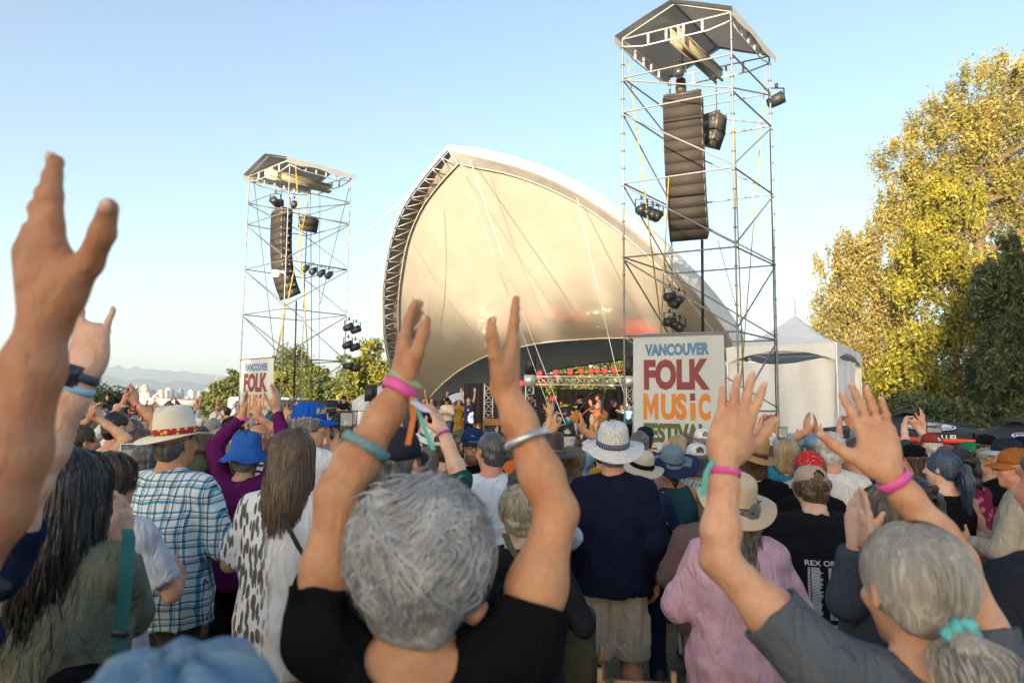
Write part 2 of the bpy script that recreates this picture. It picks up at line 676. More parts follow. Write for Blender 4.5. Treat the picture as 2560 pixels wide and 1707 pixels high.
def hand(s, side, w, f, n, c=0.1, spread=0.5, scale=1.0, r=1.0, thumb=0.5, nails=None):
    """fingers along f, palm facing n; side +1 right hand, -1 left hand"""
    f = nrm(f)
    n = np.asarray(n, float); n = nrm(n - f * (n @ f))
    t = np.cross(f, n) * side                     # towards the thumb
    R = np.stack([t, f, n], 1)
    k = scale

    def P(a, b, cc): return w + R @ (arr(a, b, cc) * k)
    s.ell(P(0.0, 0.050, 0.0), arr(0.041, 0.052, 0.0165) * k, R, 0.018 * k)
    s.ell(P(0.026, 0.030, 0.010), arr(0.018, 0.034, 0.016) * k, R, 0.014 * k)   # ball of the thumb
    s.ell(P(-0.024, 0.030, 0.007), arr(0.015, 0.034, 0.013) * k, R, 0.014 * k)
    xs = (0.029, 0.0095, -0.010, -0.0285); ys = (0.090, 0.094, 0.089, 0.078)
    Ls = (0.073, 0.081, 0.075, 0.059); rs = (0.0086, 0.0088, 0.0083, 0.0073)
    cs = c if isinstance(c, (list, tuple)) else [c * q for q in (0.9, 1.0, 1.08, 1.2)]
    for i in range(4):
        b = P(xs[i], ys[i], -0.001)
        s.cone(P(xs[i] * 0.55, 0.018, -0.006), P(xs[i], ys[i], -0.004), 0.008 * k * r, 0.0098 * k * r, 0.014 * k)
        fan = (xs[i] / 0.03) * 0.20 * spread
        ang = 0.0
        pts = [b]; rad = [rs[i] * k * r * 1.06]
        for j, fr in enumerate((0.46, 0.30, 0.24)):
            ang += cs[i] * (0.75, 1.0, 0.7)[j] * 1.5 if cs[i] > 0 else cs[i] * 0.5
            dloc = arr(math.sin(fan) * math.cos(ang), math.cos(fan) * math.cos(ang), math.sin(ang))
            pts.append(pts[-1] + R @ dloc * Ls[i] * fr * k)
            rad.append(rs[i] * k * r * (0.97, 0.9, 0.82)[j])
        s.chain(pts, rad, 0.0045 * k)
        s.ell(pts[1] - R @ arr(0, 0, 1) * rad[1] * .35, arr(rad[1] * 1.06, rad[1] * 1.1, rad[1] * .9), R, 0.004 * k)
        if nails is not None: nails.append((pts[-1], nrm(pts[-1] - pts[-2]), -(R @ arr(0, -math.sin(ang), math.cos(ang))), rad[-1]))
    th = thumb
    p0 = P(0.024, 0.020, 0.008)
    d1 = R @ nrm(arr(0.62 + 0.3 * th, 0.72, 0.35 - 0.1 * th))
    d2 = R @ nrm(arr(0.30 + 0.55 * th, 0.9, 0.28 - 0.2 * th))
    d3 = R @ nrm(arr(0.16 + 0.62 * th, 1.0, 0.2 - 0.25 * th))
    p1 = p0 + d1 * 0.042 * k; p2 = p1 + d2 * 0.036 * k; p3 = p2 + d3 * 0.028 * k
    s.chain([p0, p1], [0.0165 * k, 0.0122 * k * r], 0.014 * k)
    s.chain([p1, p2, p3], [0.0122 * k * r, 0.0112 * k * r, 0.0088 * k * r], 0.006 * k)
    if nails is not None: nails.append((p3, d3, nrm(np.cross(d3, np.cross(-n, d3)) * .6 + t * .5), 0.0088 * k * r))


def head_sdf(s, hd, sex, neck=True, fat=1.0):
    T = head_T(hd)
    M = T[:3, :3]

    def P(x, y, z): return T[:3, :3] @ arr(x, y, z) + T[:3, 3]
    if neck:
        nr = (0.060 if sex == 'm' else 0.050) * fat
        s.cone(arr(0, -0.022, 1.39), P(0, -0.018, -0.055), nr * 1.12, nr, 0.035)
    s.ell(P(0, -0.014, 0.030), (0.074, 0.095, 0.086), M, 0.02)
    s.ell(P(0, 0.022, -0.035), (0.059, 0.070, 0.083), M, 0.02)
    s.ell(P(0, 0.064, -0.094), (0.026, 0.022, 0.022), M, 0.025)
    s.ell(P(0, 0.080, 0.030), (0.046, 0.014, 0.013), M, 0.016)
    for q in (-1, 1):
        s.ell(P(q * 0.040, 0.058, -0.022), (0.024, 0.026, 0.022), M, 0.02)
        s.ell(P(q * 0.031, 0.104, 0.008), (0.017, 0.019, 0.012), M, op='s')
        s.ell(P(q * 0.081, -0.006, -0.004), (0.010, 0.020, 0.032), M @ rotm(q * 22), 0.006)
        s.ell(P(q * 0.088, 0.000, -0.002), (0.006, 0.010, 0.017), M @ rotm(q * 22), op='s')
    s.cone(P(0, 0.090, 0.014), P(0, 0.110, -0.024), 0.008, 0.0125, 0.012)
    s.ell(P(0, 0.103, -0.030), (0.017, 0.010, 0.009), M, 0.008)
    s.ell(P(0, 0.088, -0.051), (0.025, 0.010, 0.007), M, 0.006)
    s.ell(P(0, 0.085, -0.062), (0.020, 0.010, 0.007), M, 0.006)
    return T


def torso_prof(sex, build, ease=0.0, hem=None, loose=0.0):
    m = sex == 'm'
    rows = [(0.46, .096, .072), (0.52, .102, .079), (0.60, .091 if m else .081, .070 if m else .062), (0.69, .098 if m else .088, .071 if m else .068),
            (0.76, .106 if m else .096, .070), (0.802, .088 if m else .080, .054), (0.832, .052, .045)]
    out = []
    for z, rx, ry in rows:
        b = build if z < 0.72 else 0.5 + 0.5 * build
        out.append([z * HB, rx * HB * b + ease, ry * HB * (b if z < 0.72 else (0.6 + 0.4 * b)) + ease, 0, -0.012])
    if loose:
        for r in out:
            if r[0] < 0.70 * HB:
                r[1] = r[1] * (1 - loose) + loose * max(r[1], out[4][1] * 1.02)
                r[2] = r[2] * (1 - loose) + loose * max(r[2], out[4][2] * 1.12)
    if hem is not None:
        q = np.array(out)
        row = [hem] + [float(np.interp(hem, q[:, 0], q[:, i])) for i in range(1, 5)]
        out = [row] + [r for r in out if r[0] > hem]
    return out


def arm_r(sex, build):
    k = (1.0 if sex == 'm' else 0.84) * (0.75 + 0.25 * build)
    return dict(s=0.055 * k, e=0.040 * k, f=0.043 * k, w=0.0275 * k)


def skin_sdf(sex, build, hd, arms, legs, hand_scale, head=True, bare=True, nails=None):
    s = SDF()
    if head: head_sdf(s, hd, sex, fat=0.9 + 0.1 * build)
    if bare:
        s.loft(torso_prof(sex, build, -0.006), 0.03)
    else:                                   # under a shirt the trunk is only a core
        s.cone(arr(0, -0.02, 1.40), arr(0, -0.012, 1.0), 0.058, 0.045, 0.03)
        if legs:
            for q in (-1, 1): s.cone(arr(0, -0.012, 1.0), arr(q * 0.088, -0.01, 0.88), 0.045, 0.06, 0.03)
    ar = arm_r(sex, build)
    for side, A in arms.items():
        S, e, w = A['S'], A['e'], A['w']
        s.cone(arr(side * 0.03, -0.02, 1.405), S, 0.050, ar['s'] * 0.98, 0.045)
        s.chain([S, S + (e - S) * 0.45, e], [ar['s'], ar['s'] * 0.98, ar['e']], 0.03)
        mid = e + (w - e) * 0.28
        s.chain([e, mid, e + (w - e) * 0.72, w], [ar['e'], ar['f'], ar['w'] * 1.22, ar['w']], 0.022)
        hs = hand_scale
        f = nrm(A['f'])
        s.cone(w, w + f * 0.03 * hs, ar['w'], ar['w'] * 0.95, 0.02)
        hand(s, side, w, A['f'], A['n'], A.get('c', 0.1), A.get('spread', 0.5), hs, A.get('r', 1.0), A.get('thumb', 0.5), nails)
    if legs:
        for q in (-1, 1):
            hp = arr(q * 0.088, -0.01, 0.88); kn = arr(q * 0.098, 0.005, 0.475); ank = arr(q * 0.105, -0.02, 0.085)
            s.chain([hp, kn], [0.082 * build, 0.053], 0.03)
            s.chain([kn, kn + (ank - kn) * 0.32, ank], [0.050, 0.057, 0.036], 0.025)
            s.cone(ank + arr(0, -0.03, -0.04), ank + arr(q * 0.02, 0.13, -0.055), 0.036, 0.030, 0.03)
    return s


def shirt_sdf(sex, build, arms, sleeve=0.5, hem=0.80, ease=0.013, loose=0.3, neck=0.075, hood=False, collar=False, seed=1, tank=False, hollow=False, fold=0.0045, neck_y=0.0):
    s = SDF()
    tp = torso_prof(sex, build, ease, hem, loose)
    for r in tp:
        fl = 0.014 * np.clip((1.05 - r[0]) / 0.3, 0, 1)
        r[1] += fl; r[2] += fl
    s.loft(tp, 0.04)
    ar = arm_r(sex, build)
    for side, A in arms.items():
        S, e, w = A['S'], A['e'], A['w']
        if tank:
            s.cone(arr(side * 0.05, -0.015, 1.41), S * arr(0.62, 1, 1), 0.042, 0.048, 0.03)
            continue
        s.cone(arr(side * 0.03, -0.02, 1.405), S, 0.048 + ease, ar['s'] + ease, 0.05)
        up = np.linalg.norm(e - S)
        if sleeve <= 1.0:
            p = S + (e - S) * sleeve
            r1 = (ar['s'] + (ar['e'] - ar['s']) * sleeve) + ease * 1.5 + 0.004
            pts, rad = [S, p], [ar['s'] + ease, r1]
        else:
            q = sleeve - 1.0
            p = e + (w - e) * q
            r1 = ar['f'] + (ar['w'] - ar['f']) * q + ease * 0.9
            pts, rad = [S, e, p], [ar['s'] + ease, ar['e'] + ease * 1.25, r1]
        tmp = SDF()
        tmp.chain(pts, rad, 0.02)
        ax = nrm(pts[-1] - pts[-2])
        tmp.plane(p - ax * 0.004, ax)
        s.lo = np.minimum(s.lo, tmp.lo); s.hi = np.maximum(s.hi, tmp.hi)
        s.func(tmp, 'u', 0.035)
        if hollow: s.cone(p - ax * 0.05, p + ax * 0.05, rad[-1] - 0.008, rad[-1] - 0.005, op='s')
    s.wave(fold * .7, 34, 5, seed, (1, 1, 0.35)).ridge(fold * 1.5, 22, 3, seed + 7, (1, 1, 0.6)).ridge(fold * 0.8, 48, 3, seed + 9, (1, 1, 0.8))
    s.out = fold * 0.8
    if neck: s.ell(arr(0, 0.012 + neck_y, 1.455), (neck, neck * 1.05, 0.055), op='s')
    if collar:
        s.func(lambda P: np.maximum(np.abs(np.sqrt(((P[:, 0]) / 1.0) ** 2 + (P[:, 1] + 0.018) ** 2) - (0.066 + (1.452 - P[:, 2]) * 0.55)) - 0.006, np.abs(P[:, 2] - 1.435) - 0.022), 'u', 0.004)
    if hood:
        s.ell(arr(0, -0.085, 1.40), (0.125, 0.055, 0.062), None, 0.03)
        s.ell(arr(0, -0.060, 1.455), (0.075, 0.045, 0.032), None, op='s')
    return s


def trousers_sdf(sex, build, hem=0.05, ease=0.008, top=9.0, seed=3, flare=0.0, cargo=False, hollow=False):
    s = SDF()
    s.loft([r for r in torso_prof(sex, build, ease) if r[0] < 1.03][:3], 0.03)
    for q in (-1, 1):
        hp = arr(q * 0.086, -0.012, 0.86); kn = arr(q * 0.1, 0.0, 0.475); ank = arr(q * 0.108, -0.02, 0.05)
        tmp = SDF()
        tmp.chain([hp, kn, ank], [0.088 * build + ease, 0.064 + ease + flare, 0.052 + ease + flare], 0.03)
        if cargo:
            tmp.box(arr(q * 0.185 * build, -0.02, 0.60), (0.016, 0.06, 0.09), None, 0.012, 0.012)
        tmp.plane(arr(0, 0, hem), (0, 0, -1))
        s.lo = np.minimum(s.lo, tmp.lo); s.hi = np.maximum(s.hi, tmp.hi)
        s.func(tmp, 'u', 0.03)
        if hem > 0.2 and hollow:
            cc = hp + (kn - hp) * ((hp[2] - hem) / (hp[2] - kn[2]))
            s.cone(cc - arr(0, 0, 0.06), cc + arr(0, 0, 0.03), 0.062 + ease + flare, 0.060 + ease + flare, op='s')
    s.plane((0, 0, top), (0, 0, 1))
    s.wave(0.003, 30, 5, seed, (1, 1, 0.4)).ridge(0.006, 26, 3, seed + 3, (1, 1, 0.9))
    return s


def skirt_sdf(sex, build, hem=0.5, seed=4, flare=0.07):
    s = SDF()
    top = [r for r in torso_prof(sex, build, 0.012) if r[0] < 1.03][:3]
    s.loft([(hem, top[0][1] + flare, top[0][2] + flare, 0, -0.012)] + [tuple(r) for r in top], 0.03)
    s.wave(0.010, 55, 5, seed, (1, 1, 0.08))
    return s


# ------------------------------------------------------------------ hair (in head space)
def hair_sdf(style, seed=1, L=0.45, under=None):
    s = SDF()

    def face(cap=True):
        # open the face: everything ahead of a slanting plane, and round the ears
        s.func(lambda P: np.minimum((P[:, 1] - 0.052) * 0.8 + (0.055 - P[:, 2]) * 0.55, 9), 'i')
    if style == 'curlycap':
        s.ell((0, -0.018, 0.036), (0.090, 0.108, 0.096), None, 0.02)
        s.ell((0, -0.050, -0.040), (0.078, 0.064, 0.070), None, 0.04)
        face()
        s.wave(0.006, 75, 7, seed)
    elif style in ('short', 'grey_short', 'boyish'):
        s.ell((0, -0.018, 0.036), (0.084, 0.103, 0.090), None, 0.02)
        s.ell((0, -0.050, -0.030), (0.072, 0.062, 0.066), None, 0.03)
        face()
        for q in (-1, 1): s.ell((q * 0.088, 0.004, -0.012), (0.022, 0.034, 0.042), op='s')
        s.plane((0, 0, -0.088 if style != 'boyish' else -0.105), (0, 0.5, -1))
        s.wave(0.004 if style != 'boyish' else 0.007, 90, 6, seed)
    elif style == 'balding':
        s.ell((0, -0.018, 0.000), (0.083, 0.102, 0.085), None, 0.02)
        face()
        s.func(lambda P: P[:, 2] - 0.055 + np.maximum(P[:, 1], 0) * 0.4, 'i')
        for q in (-1, 1): s.ell((q * 0.088, 0.004, -0.012), (0.020, 0.030, 0.040), op='s')
        s.plane((0, 0, -0.082), (0, 0.4, -1))
        s.wave(0.003, 90, 6, seed)
    elif style == 'bob':
        s.ell((0, -0.018, 0.036), (0.089, 0.106, 0.093), None, 0.02)
        s.loft([(-0.135, 0.088, 0.070, 0, -0.030), (-0.06, 0.096, 0.090, 0, -0.025), (0.04, 0.088, 0.10, 0, -0.018)], 0.03)
        face()
        s.wave(0.005, 60, 6, seed, (1, 1, 0.2))
    elif style in ('long', 'straight'):
        s.ell((0, -0.018, 0.036), (0.090, 0.107, 0.094), None, 0.02)
        s.loft([(-L, 0.075, 0.026, 0, -0.085), (-L * 0.6, 0.115, 0.045, 0, -0.075), (-0.13, 0.105, 0.066, 0, -0.045), (-0.05, 0.098, 0.090, 0, -0.028), (0.04, 0.090, 0.10, 0, -0.018)], 0.03)
        face()
        s.wave(0.006, 70, 6, seed, (1, 1, 0.15)).wave(0.006, 25, 3, seed + 1)
    elif style in ('curly', 'afro'):
        e = 0.032 if style == 'curly' else 0.055
        s.ell((0, -0.022, 0.036), (0.080 + e, 0.098 + e, 0.088 + e), None, 0.02)
        s.ell((0, -0.045, -0.045), (0.075 + e * 0.7, 0.060 + e * 0.6, 0.070), None, 0.04)
        face()
        s.wave(0.010, 75, 7, seed).wave(0.006, 150, 6, seed + 2)
    elif style == 'curlylong':
        s.ell((0, -0.022, 0.036), (0.100, 0.115, 0.098), None, 0.02)
        s.loft([(-L, 0.085, 0.04, 0, -0.07), (-L * 0.6, 0.135, 0.065, 0, -0.065), (-0.12, 0.12, 0.085, 0, -0.045), (0.04, 0.098, 0.11, 0, -0.02)], 0.04)
        face()
        s.wave(0.012, 55, 7, seed).wave(0.008, 120, 6, seed + 2)
    elif style in ('ponytail', 'braid', 'lowpony', 'bun', 'curlpony'):
        s.ell((0, -0.018, 0.034), (0.083, 0.102, 0.089), None, 0.02)
        s.ell((0, -0.055, -0.020), (0.070, 0.058, 0.062), None, 0.03)
        face()
        for q in (-1, 1): s.ell((q * 0.088, 0.004, -0.012), (0.020, 0.030, 0.036), op='s')
        s.plane((0, 0, -0.085), (0, 0.5, -1))
        if style == 'bun':
            s.ell((0.0, -0.070, 0.105), (0.052, 0.050, 0.042), None, 0.01)
        elif style == 'lowpony':
            s.chain([(0, -0.105, -0.045), (0, -0.135, -0.075), (0, -0.13, -0.16), (0, -0.12, -L)], [0.022, 0.030, 0.034, 0.012], 0.015)
        elif style == 'curlpony':
            s.chain([(0, -0.105, -0.03), (0, -0.13, -0.09), (0, -0.12, -0.2), (0, -0.11, -L)], [0.025, 0.060, 0.062, 0.025], 0.015)
        elif style == 'braid':
            pts = [arr(0.004 * (-1) ** i, -0.105 - 0.008 * math.sin(i), -0.05 - 0.032 * i) for i in range(8)]
            for i, p in enumerate(pts): s.ell(p, (0.023 - 0.001 * i, 0.018, 0.024), None, 0.008)
        else:
            s.chain([(0, -0.105, 0.02), (0, -0.150, 0.012), (0, -0.160, -0.08), (0, -0.135, -L)], [0.020, 0.030, 0.042, 0.012], 0.015)
        s.wave(0.004 if style != 'curlpony' else 0.010, 80, 6, seed, (1, 1, 0.4))
    if under == 'cap':
        s.func(lambda P: np.where(P[:, 2] > 0.032, (np.sqrt((P[:, 0] / .081) ** 2 + ((P[:, 1] + .016) / .100) ** 2 + ((P[:, 2] - .034) / .090) ** 2) - 1) * .08, -9), 'i')
    elif under:
        s.plane((0, -0.012, 0.030), (0, -0.27, 1))
    return s


def skull_point(th, ph, off=0.0, c=(0, -0.018, 0.034), r=(0.083, 0.102, 0.089)):
    """th from the crown down, ph round the head (0 = face)"""
    st = np.sin(th)
    return np.stack([c[0] + (r[0] + off) * st * np.sin(ph), c[1] + (r[1] + off) * st * np.cos(ph), c[2] + (r[2] + off) * np.cos(th)], -1)


def ribbons(name, paths, w0, w1=None, seed=0):
    """paths (n, m, 3): thin curved ribbons with a random twist, as one mesh"""
    r = np.random.default_rng(seed)
    n, m = paths.shape[:2]
    tan = np.gradient(paths, axis=1)
    tan /= np.linalg.norm(tan, axis=2, keepdims=True) + 1e-9
    out = paths - np.array([0, -0.02, 0.0])
    out[:, :, 2] *= 0.3
    side = np.cross(tan, out)
    side /= np.linalg.norm(side, axis=2, keepdims=True) + 1e-9
    nn = np.cross(side, tan)
    a = (r.random((n, 1, 1)) - 0.5) * 0.5
    side = side * np.cos(a) + nn * np.sin(a)
    w1 = w0 * 0.35 if w1 is None else w1
    ww = (np.linspace(w0, w1, m)[None, :, None]) * (0.6 + 0.8 * r.random((n, 1, 1))) * 0.5
    V = np.stack([paths - side * ww, paths + side * ww], 2).reshape(-1, 3)
    i = np.arange(n)[:, None] * (2 * m); j = np.arange(m - 1)[None, :] * 2
    a0 = (i + j).ravel()
    F = np.stack([a0, a0 + 1, a0 + 3, a0 + 2], -1)
    return mesh_np(name, V, F, smooth=True)


def strands_long(n, L, seed, wav=0.012, spread=1.0, off=0.004, parting=0.0, drape=-0.02, th_min=0.02):
    r = np.random.default_rng(seed)
    m = 14
    ph = r.uniform(0.55, 2 * math.pi - 0.55, n)
    th0 = r.uniform(th_min, max(1.2, th_min + .3), n)
    t = np.linspace(0, 1, m)[None, :]
    o = off + r.random((n, 1)) * 0.012
    ln = L * r.uniform(0.72, 1.06, (n, 1))
    th_end = np.maximum(1.75, th0 + 0.05)
    arc = (th_end - th0)[:, None] * 0.092
    s = t * (arc + ln)
    th = th0[:, None] + np.clip(s / 0.092, 0, (th_end - th0)[:, None])
    P = skull_point(th, ph[:, None] + 0 * th, 0) + 0
    R0 = skull_point(th, ph[:, None] + 0 * th, o)
    fall = np.clip(s - arc, 0, None)
    q = R0.copy()
    q[:, :, 2] -= fall
    q[:, :, 0] *= 1 + spread * 0.5 * np.clip(fall / 0.3, 0, 1) * (1 - 0.75 * np.clip(fall / L, 0, 1))
    q[:, :, 1] += drape * np.clip(fall / 0.15, 0, 1) - 0.02 * np.clip(fall / 0.25, 0, 1)
    pha = r.uniform(0, 6.28, (n, 1)); fr = r.uniform(14, 26, (n, 1))
    k = np.clip(s / 0.25, 0, 1) * wav
    q[:, :, 0] += np.sin(s * fr + pha) * k
    q[:, :, 1] += np.cos(s * fr * 0.8 + pha * 1.7) * k * 0.7 - np.abs(k) * 0.4
    return q


def strands_curly(n, seed, e=0.03, ln=0.075, curl=0.012, zmax=1.0):
    r = np.random.default_rng(seed)
    m = 9
    ph = r.uniform(0.75, 2 * math.pi - 0.75, n)
    th = np.arccos(r.uniform(-0.75, zmax, n))
    base = skull_point(th, ph, e * r.uniform(0.1, 0.9, n))
    nn = base - np.array([0, -0.018, 0.03]); nn /= np.linalg.norm(nn, axis=1, keepdims=True)
    down = np.array([0, 0, -1.0]) - nn * (-nn[:, 2:3])
    sw = np.stack([np.cos(ph), -np.sin(ph), 0 * ph], -1)
    wrl = np.sin(base[:, 0:1] * 26 + base[:, 2:3] * 24 + 1.0)          # neighbouring locks curl the same way
    dirv = down * 1.0 + sw * wrl * 0.85 + r.normal(size=(n, 3)) * 0.13
    dirv /= np.linalg.norm(dirv, axis=1, keepdims=True) + 1e-9
    t = np.linspace(0, 1, m)
    l = ln * r.uniform(0.6, 1.2, (n, 1, 1))
    bend = np.cross(dirv, nn)
    sgn = np.sign(wrl)
    P = base[:, None] + dirv[:, None] * l * t[None, :, None] * 0.9
    P = P + bend[:, None] * (np.sin(t * 4.6)[None, :, None]) * curl * 2.0 * sgn[:, None]
    P = P + nn[:, None] * (np.sin(t * 3.14)[None, :, None] * curl * 0.9 - (t ** 2)[None, :, None] * 0.012)
    return P


def strands_pony(n, seed, tie, L=0.25, tail=True, off=0.004):
    r = np.random.default_rng(seed)
    m = 12
    ph = r.uniform(0.45, 2 * math.pi - 0.45, n); th = np.arccos(r.uniform(-0.35, 0.98, n))
    A = skull_point(th, ph, off)
    t = np.linspace(0, 1, m)[None, :, None]
    c = np.array([0, -0.018, 0.034])
    u = (A - c) / np.array([0.083, 0.102, 0.089]); v = (np.asarray(tie) - c) / np.array([0.083, 0.102, 0.089])
    rad = np.linalg.norm(v)
    u /= np.linalg.norm(u, axis=1, keepdims=True); vh = v / rad
    om = np.arccos(np.clip(u @ vh, -1, 1))[:, None, None]
    D = (np.sin((1 - t) * om) * u[:, None] + np.sin(t * om) * vh[None, None]) / (np.sin(om) + 1e-6)
    sc = 1.06 + r.random((n, 1, 1)) * 0.05
    P = c + D * np.array([0.083, 0.102, 0.089]) * (sc * (1 - t ** 3) + rad * 0.97 * t ** 3)
    if not tail: return P, None
    k = n // 2
    tt = np.linspace(0, 1, m)[None, :, None]
    spread = r.normal(size=(k, 1, 3)) * np.array([0.020, 0.012, 0.0])
    T = np.asarray(tie)[None, None] + np.concatenate([0 * tt, -0.055 * np.sin(np.clip(tt * 3, 0, 1.57)) + 0.03 * tt, -L * tt ** 1.15 * 1.0], -1) * r.uniform(0.7, 1.05, (k, 1, 1)) + spread * np.sin(np.clip(tt * 5, 0, 1.57)) * (1.5 - 0.9 * tt)
    T[:, :, 0] += np.sin(tt[:, :, 0] * 9 + r.uniform(0, 6, (k, 1))) * 0.006
    return P, T


# ------------------------------------------------------------------ hats (in head space, sitting on z = 0.05)
def hat_lathe(prof, n=40, ex=0.90, dip=0.0, pinch=0.0, curl=0.0, top=0.15, brim_r=0.11):
    def mod(t, r, z):
        x, y = r * ex * math.cos(t), r * math.sin(t)
        if r > brim_r * 0.98:
            q = (r - brim_r * 0.9)
            z += -dip * q * abs(math.sin(t)) + curl * q * math.cos(t) ** 2
        if z > top - 0.05 and pinch:
            k = min(1, (z - (top - 0.05)) / 0.05)
            x *= 1 - 0.35 * pinch * k * max(0, math.sin(t)) ** 1
            z -= pinch * 0.028 * k * math.exp(-(x / 0.022) ** 2) * (1.0 if r < 0.09 else 0.4)
        return (x, y, z)
    return MB().lathe(prof, n, mod=mod)


def hat_mesh(kind, brim=0.085, crown=0.115):
    rb = 0.106
    if kind in ('fedora', 'straw', 'wide'):
        R1 = rb + brim
        th = 0.004
        out = [(R1, 0.0), (R1 + 0.002, 0.002), (R1, 0.004), (rb + 0.004, 0.006), (rb - 0.001, 0.014), (rb - 0.006, crown * 0.5), (rb - 0.014, crown * 0.82), (rb - 0.026, crown * 0.97), (rb - 0.05, crown * 1.02), (0.02, crown * 1.0)]
        inn = [(rb - 0.004, 0.0)]
        prof = inn + out
        m = hat_lathe(prof, 44, 0.88, dip=0.30 if kind != 'fedora' else 0.22, pinch=1.0 if kind == 'fedora' else (0.55 if kind == 'straw' else 0.0), curl=0.12, top=crown, brim_r=rb)
        return m
    if kind == 'bucket':
        prof = [(rb - 0.004, 0.0), (rb + brim * 0.72, -0.052), (rb + brim * 0.73, -0.049), (rb + 0.003, 0.006), (rb - 0.002, 0.03), (rb - 0.012, crown * 0.72), (rb - 0.026, crown * 0.9), (rb - 0.055, crown * 0.98), (0.02, crown)]

        def mod(t, r, z):
            w = 0.010 * math.sin(3 * t + 0.6) * max(0, (r - rb) / brim) + 0.006 * math.sin(7 * t)
            return (r * 0.9 * math.cos(t), r * math.sin(t), z + w)
        return MB().lathe(prof, 44, mod=mod)


def cap_meshes(backward=False, snap=True):
    """a baseball cap: dome with a gathered back opening, visor, button"""
    n, m = 32, 9
    V = np.zeros((m, n + 1, 3))
    for i in range(m):
        th = math.pi / 2 * i / (m - 1)
        for k in range(n + 1):
            t = 2 * math.pi * k / n
            r = math.cos(th) ** 0.72
            seam = 1 + 0.012 * abs(math.sin(3 * t)) * math.sin(2 * th)
            V[i, k] = (0.087 * r * math.cos(t) * seam, 0.108 * r * math.sin(t) * seam - 0.004, 0.002 + 0.098 * math.sin(th) ** 0.9)
    d = MB()
    F = []
    for i in range(m - 1):
        for k in range(n):
            ang = 2 * math.pi * (k + 0.5) / n
            if snap and 1 <= i <= 3 and abs((ang - 1.5 * math.pi)) < (0.40 if i < 3 else 0.25): continue
            F.append((i * (n + 1) + k, i * (n + 1) + k + 1, (i + 1) * (n + 1) + k + 1, (i + 1) * (n + 1) + k))
    d.add(V.reshape(-1, 3), F)
    d.lathe([(0.009, 0.098), (0.008, 0.103), (0.002, 0.105)], 8)
    v = MB()
    a, b = 13, 6
    for zo in (0.0,):
        P = np.zeros((a, b, 3)); Q = np.zeros((a, b, 3))
        for i in range(a):
            u = -1 + 2 * i / (a - 1)
            t = math.pi / 2 + u * 1.05
            for j in range(b):
                q = j / (b - 1)
                ext = 0.078 * math.sqrt(max(0, 1 - abs(u) ** 3))
                x = 0.087 * math.cos(t); y = 0.106 * math.sin(t)
                P[i, j] = (x * (1 + 0.05 * q), y - 0.006 + ext * q, 0.004 - 0.020 * q * q - 0.016 * (u * u) * q)
        Q = P - arr(0, 0, 0.004)
        v.grid(P).grid(Q, True)
        e = np.stack([P[:, -1], Q[:, -1]], 1)
        v.grid(e)
    return d, v


def band_mesh(w=0.026, rb=0.108, ex=0.88, z=0.012):
    return MB().lathe([(rb - 0.001, z), (rb + 0.002, z), (rb + 0.0005, z + w), (rb - 0.004, z + w)], 44, mod=lambda t, r, zz: (r * ex * math.cos(t), r * math.sin(t), zz))


# ------------------------------------------------------------------ the figure
_pm = {}


def cached(key, fn):
    if key not in _pm: _pm[key] = fn()
    return _pm[key]


def child_head(name, me, mat, root, T, extra=None):
    o = obj(name, me, mat, root)
    M = Matrix(T.tolist())
    if extra is not None: M = M @ extra
    o.matrix_local = M
    return o


SKIN = {}
for _n, _c in dict(fair=(0.60, 0.335, 0.205), tan=(0.52, 0.265, 0.140), ruddy=(0.55, 0.27, 0.175), bronze=(0.42, 0.20, 0.11), brown=(0.22, 0.115, 0.065), dark=(0.09, 0.048, 0.030), pale=(0.64, 0.40, 0.285)).items():
    SKIN[_n] = _c


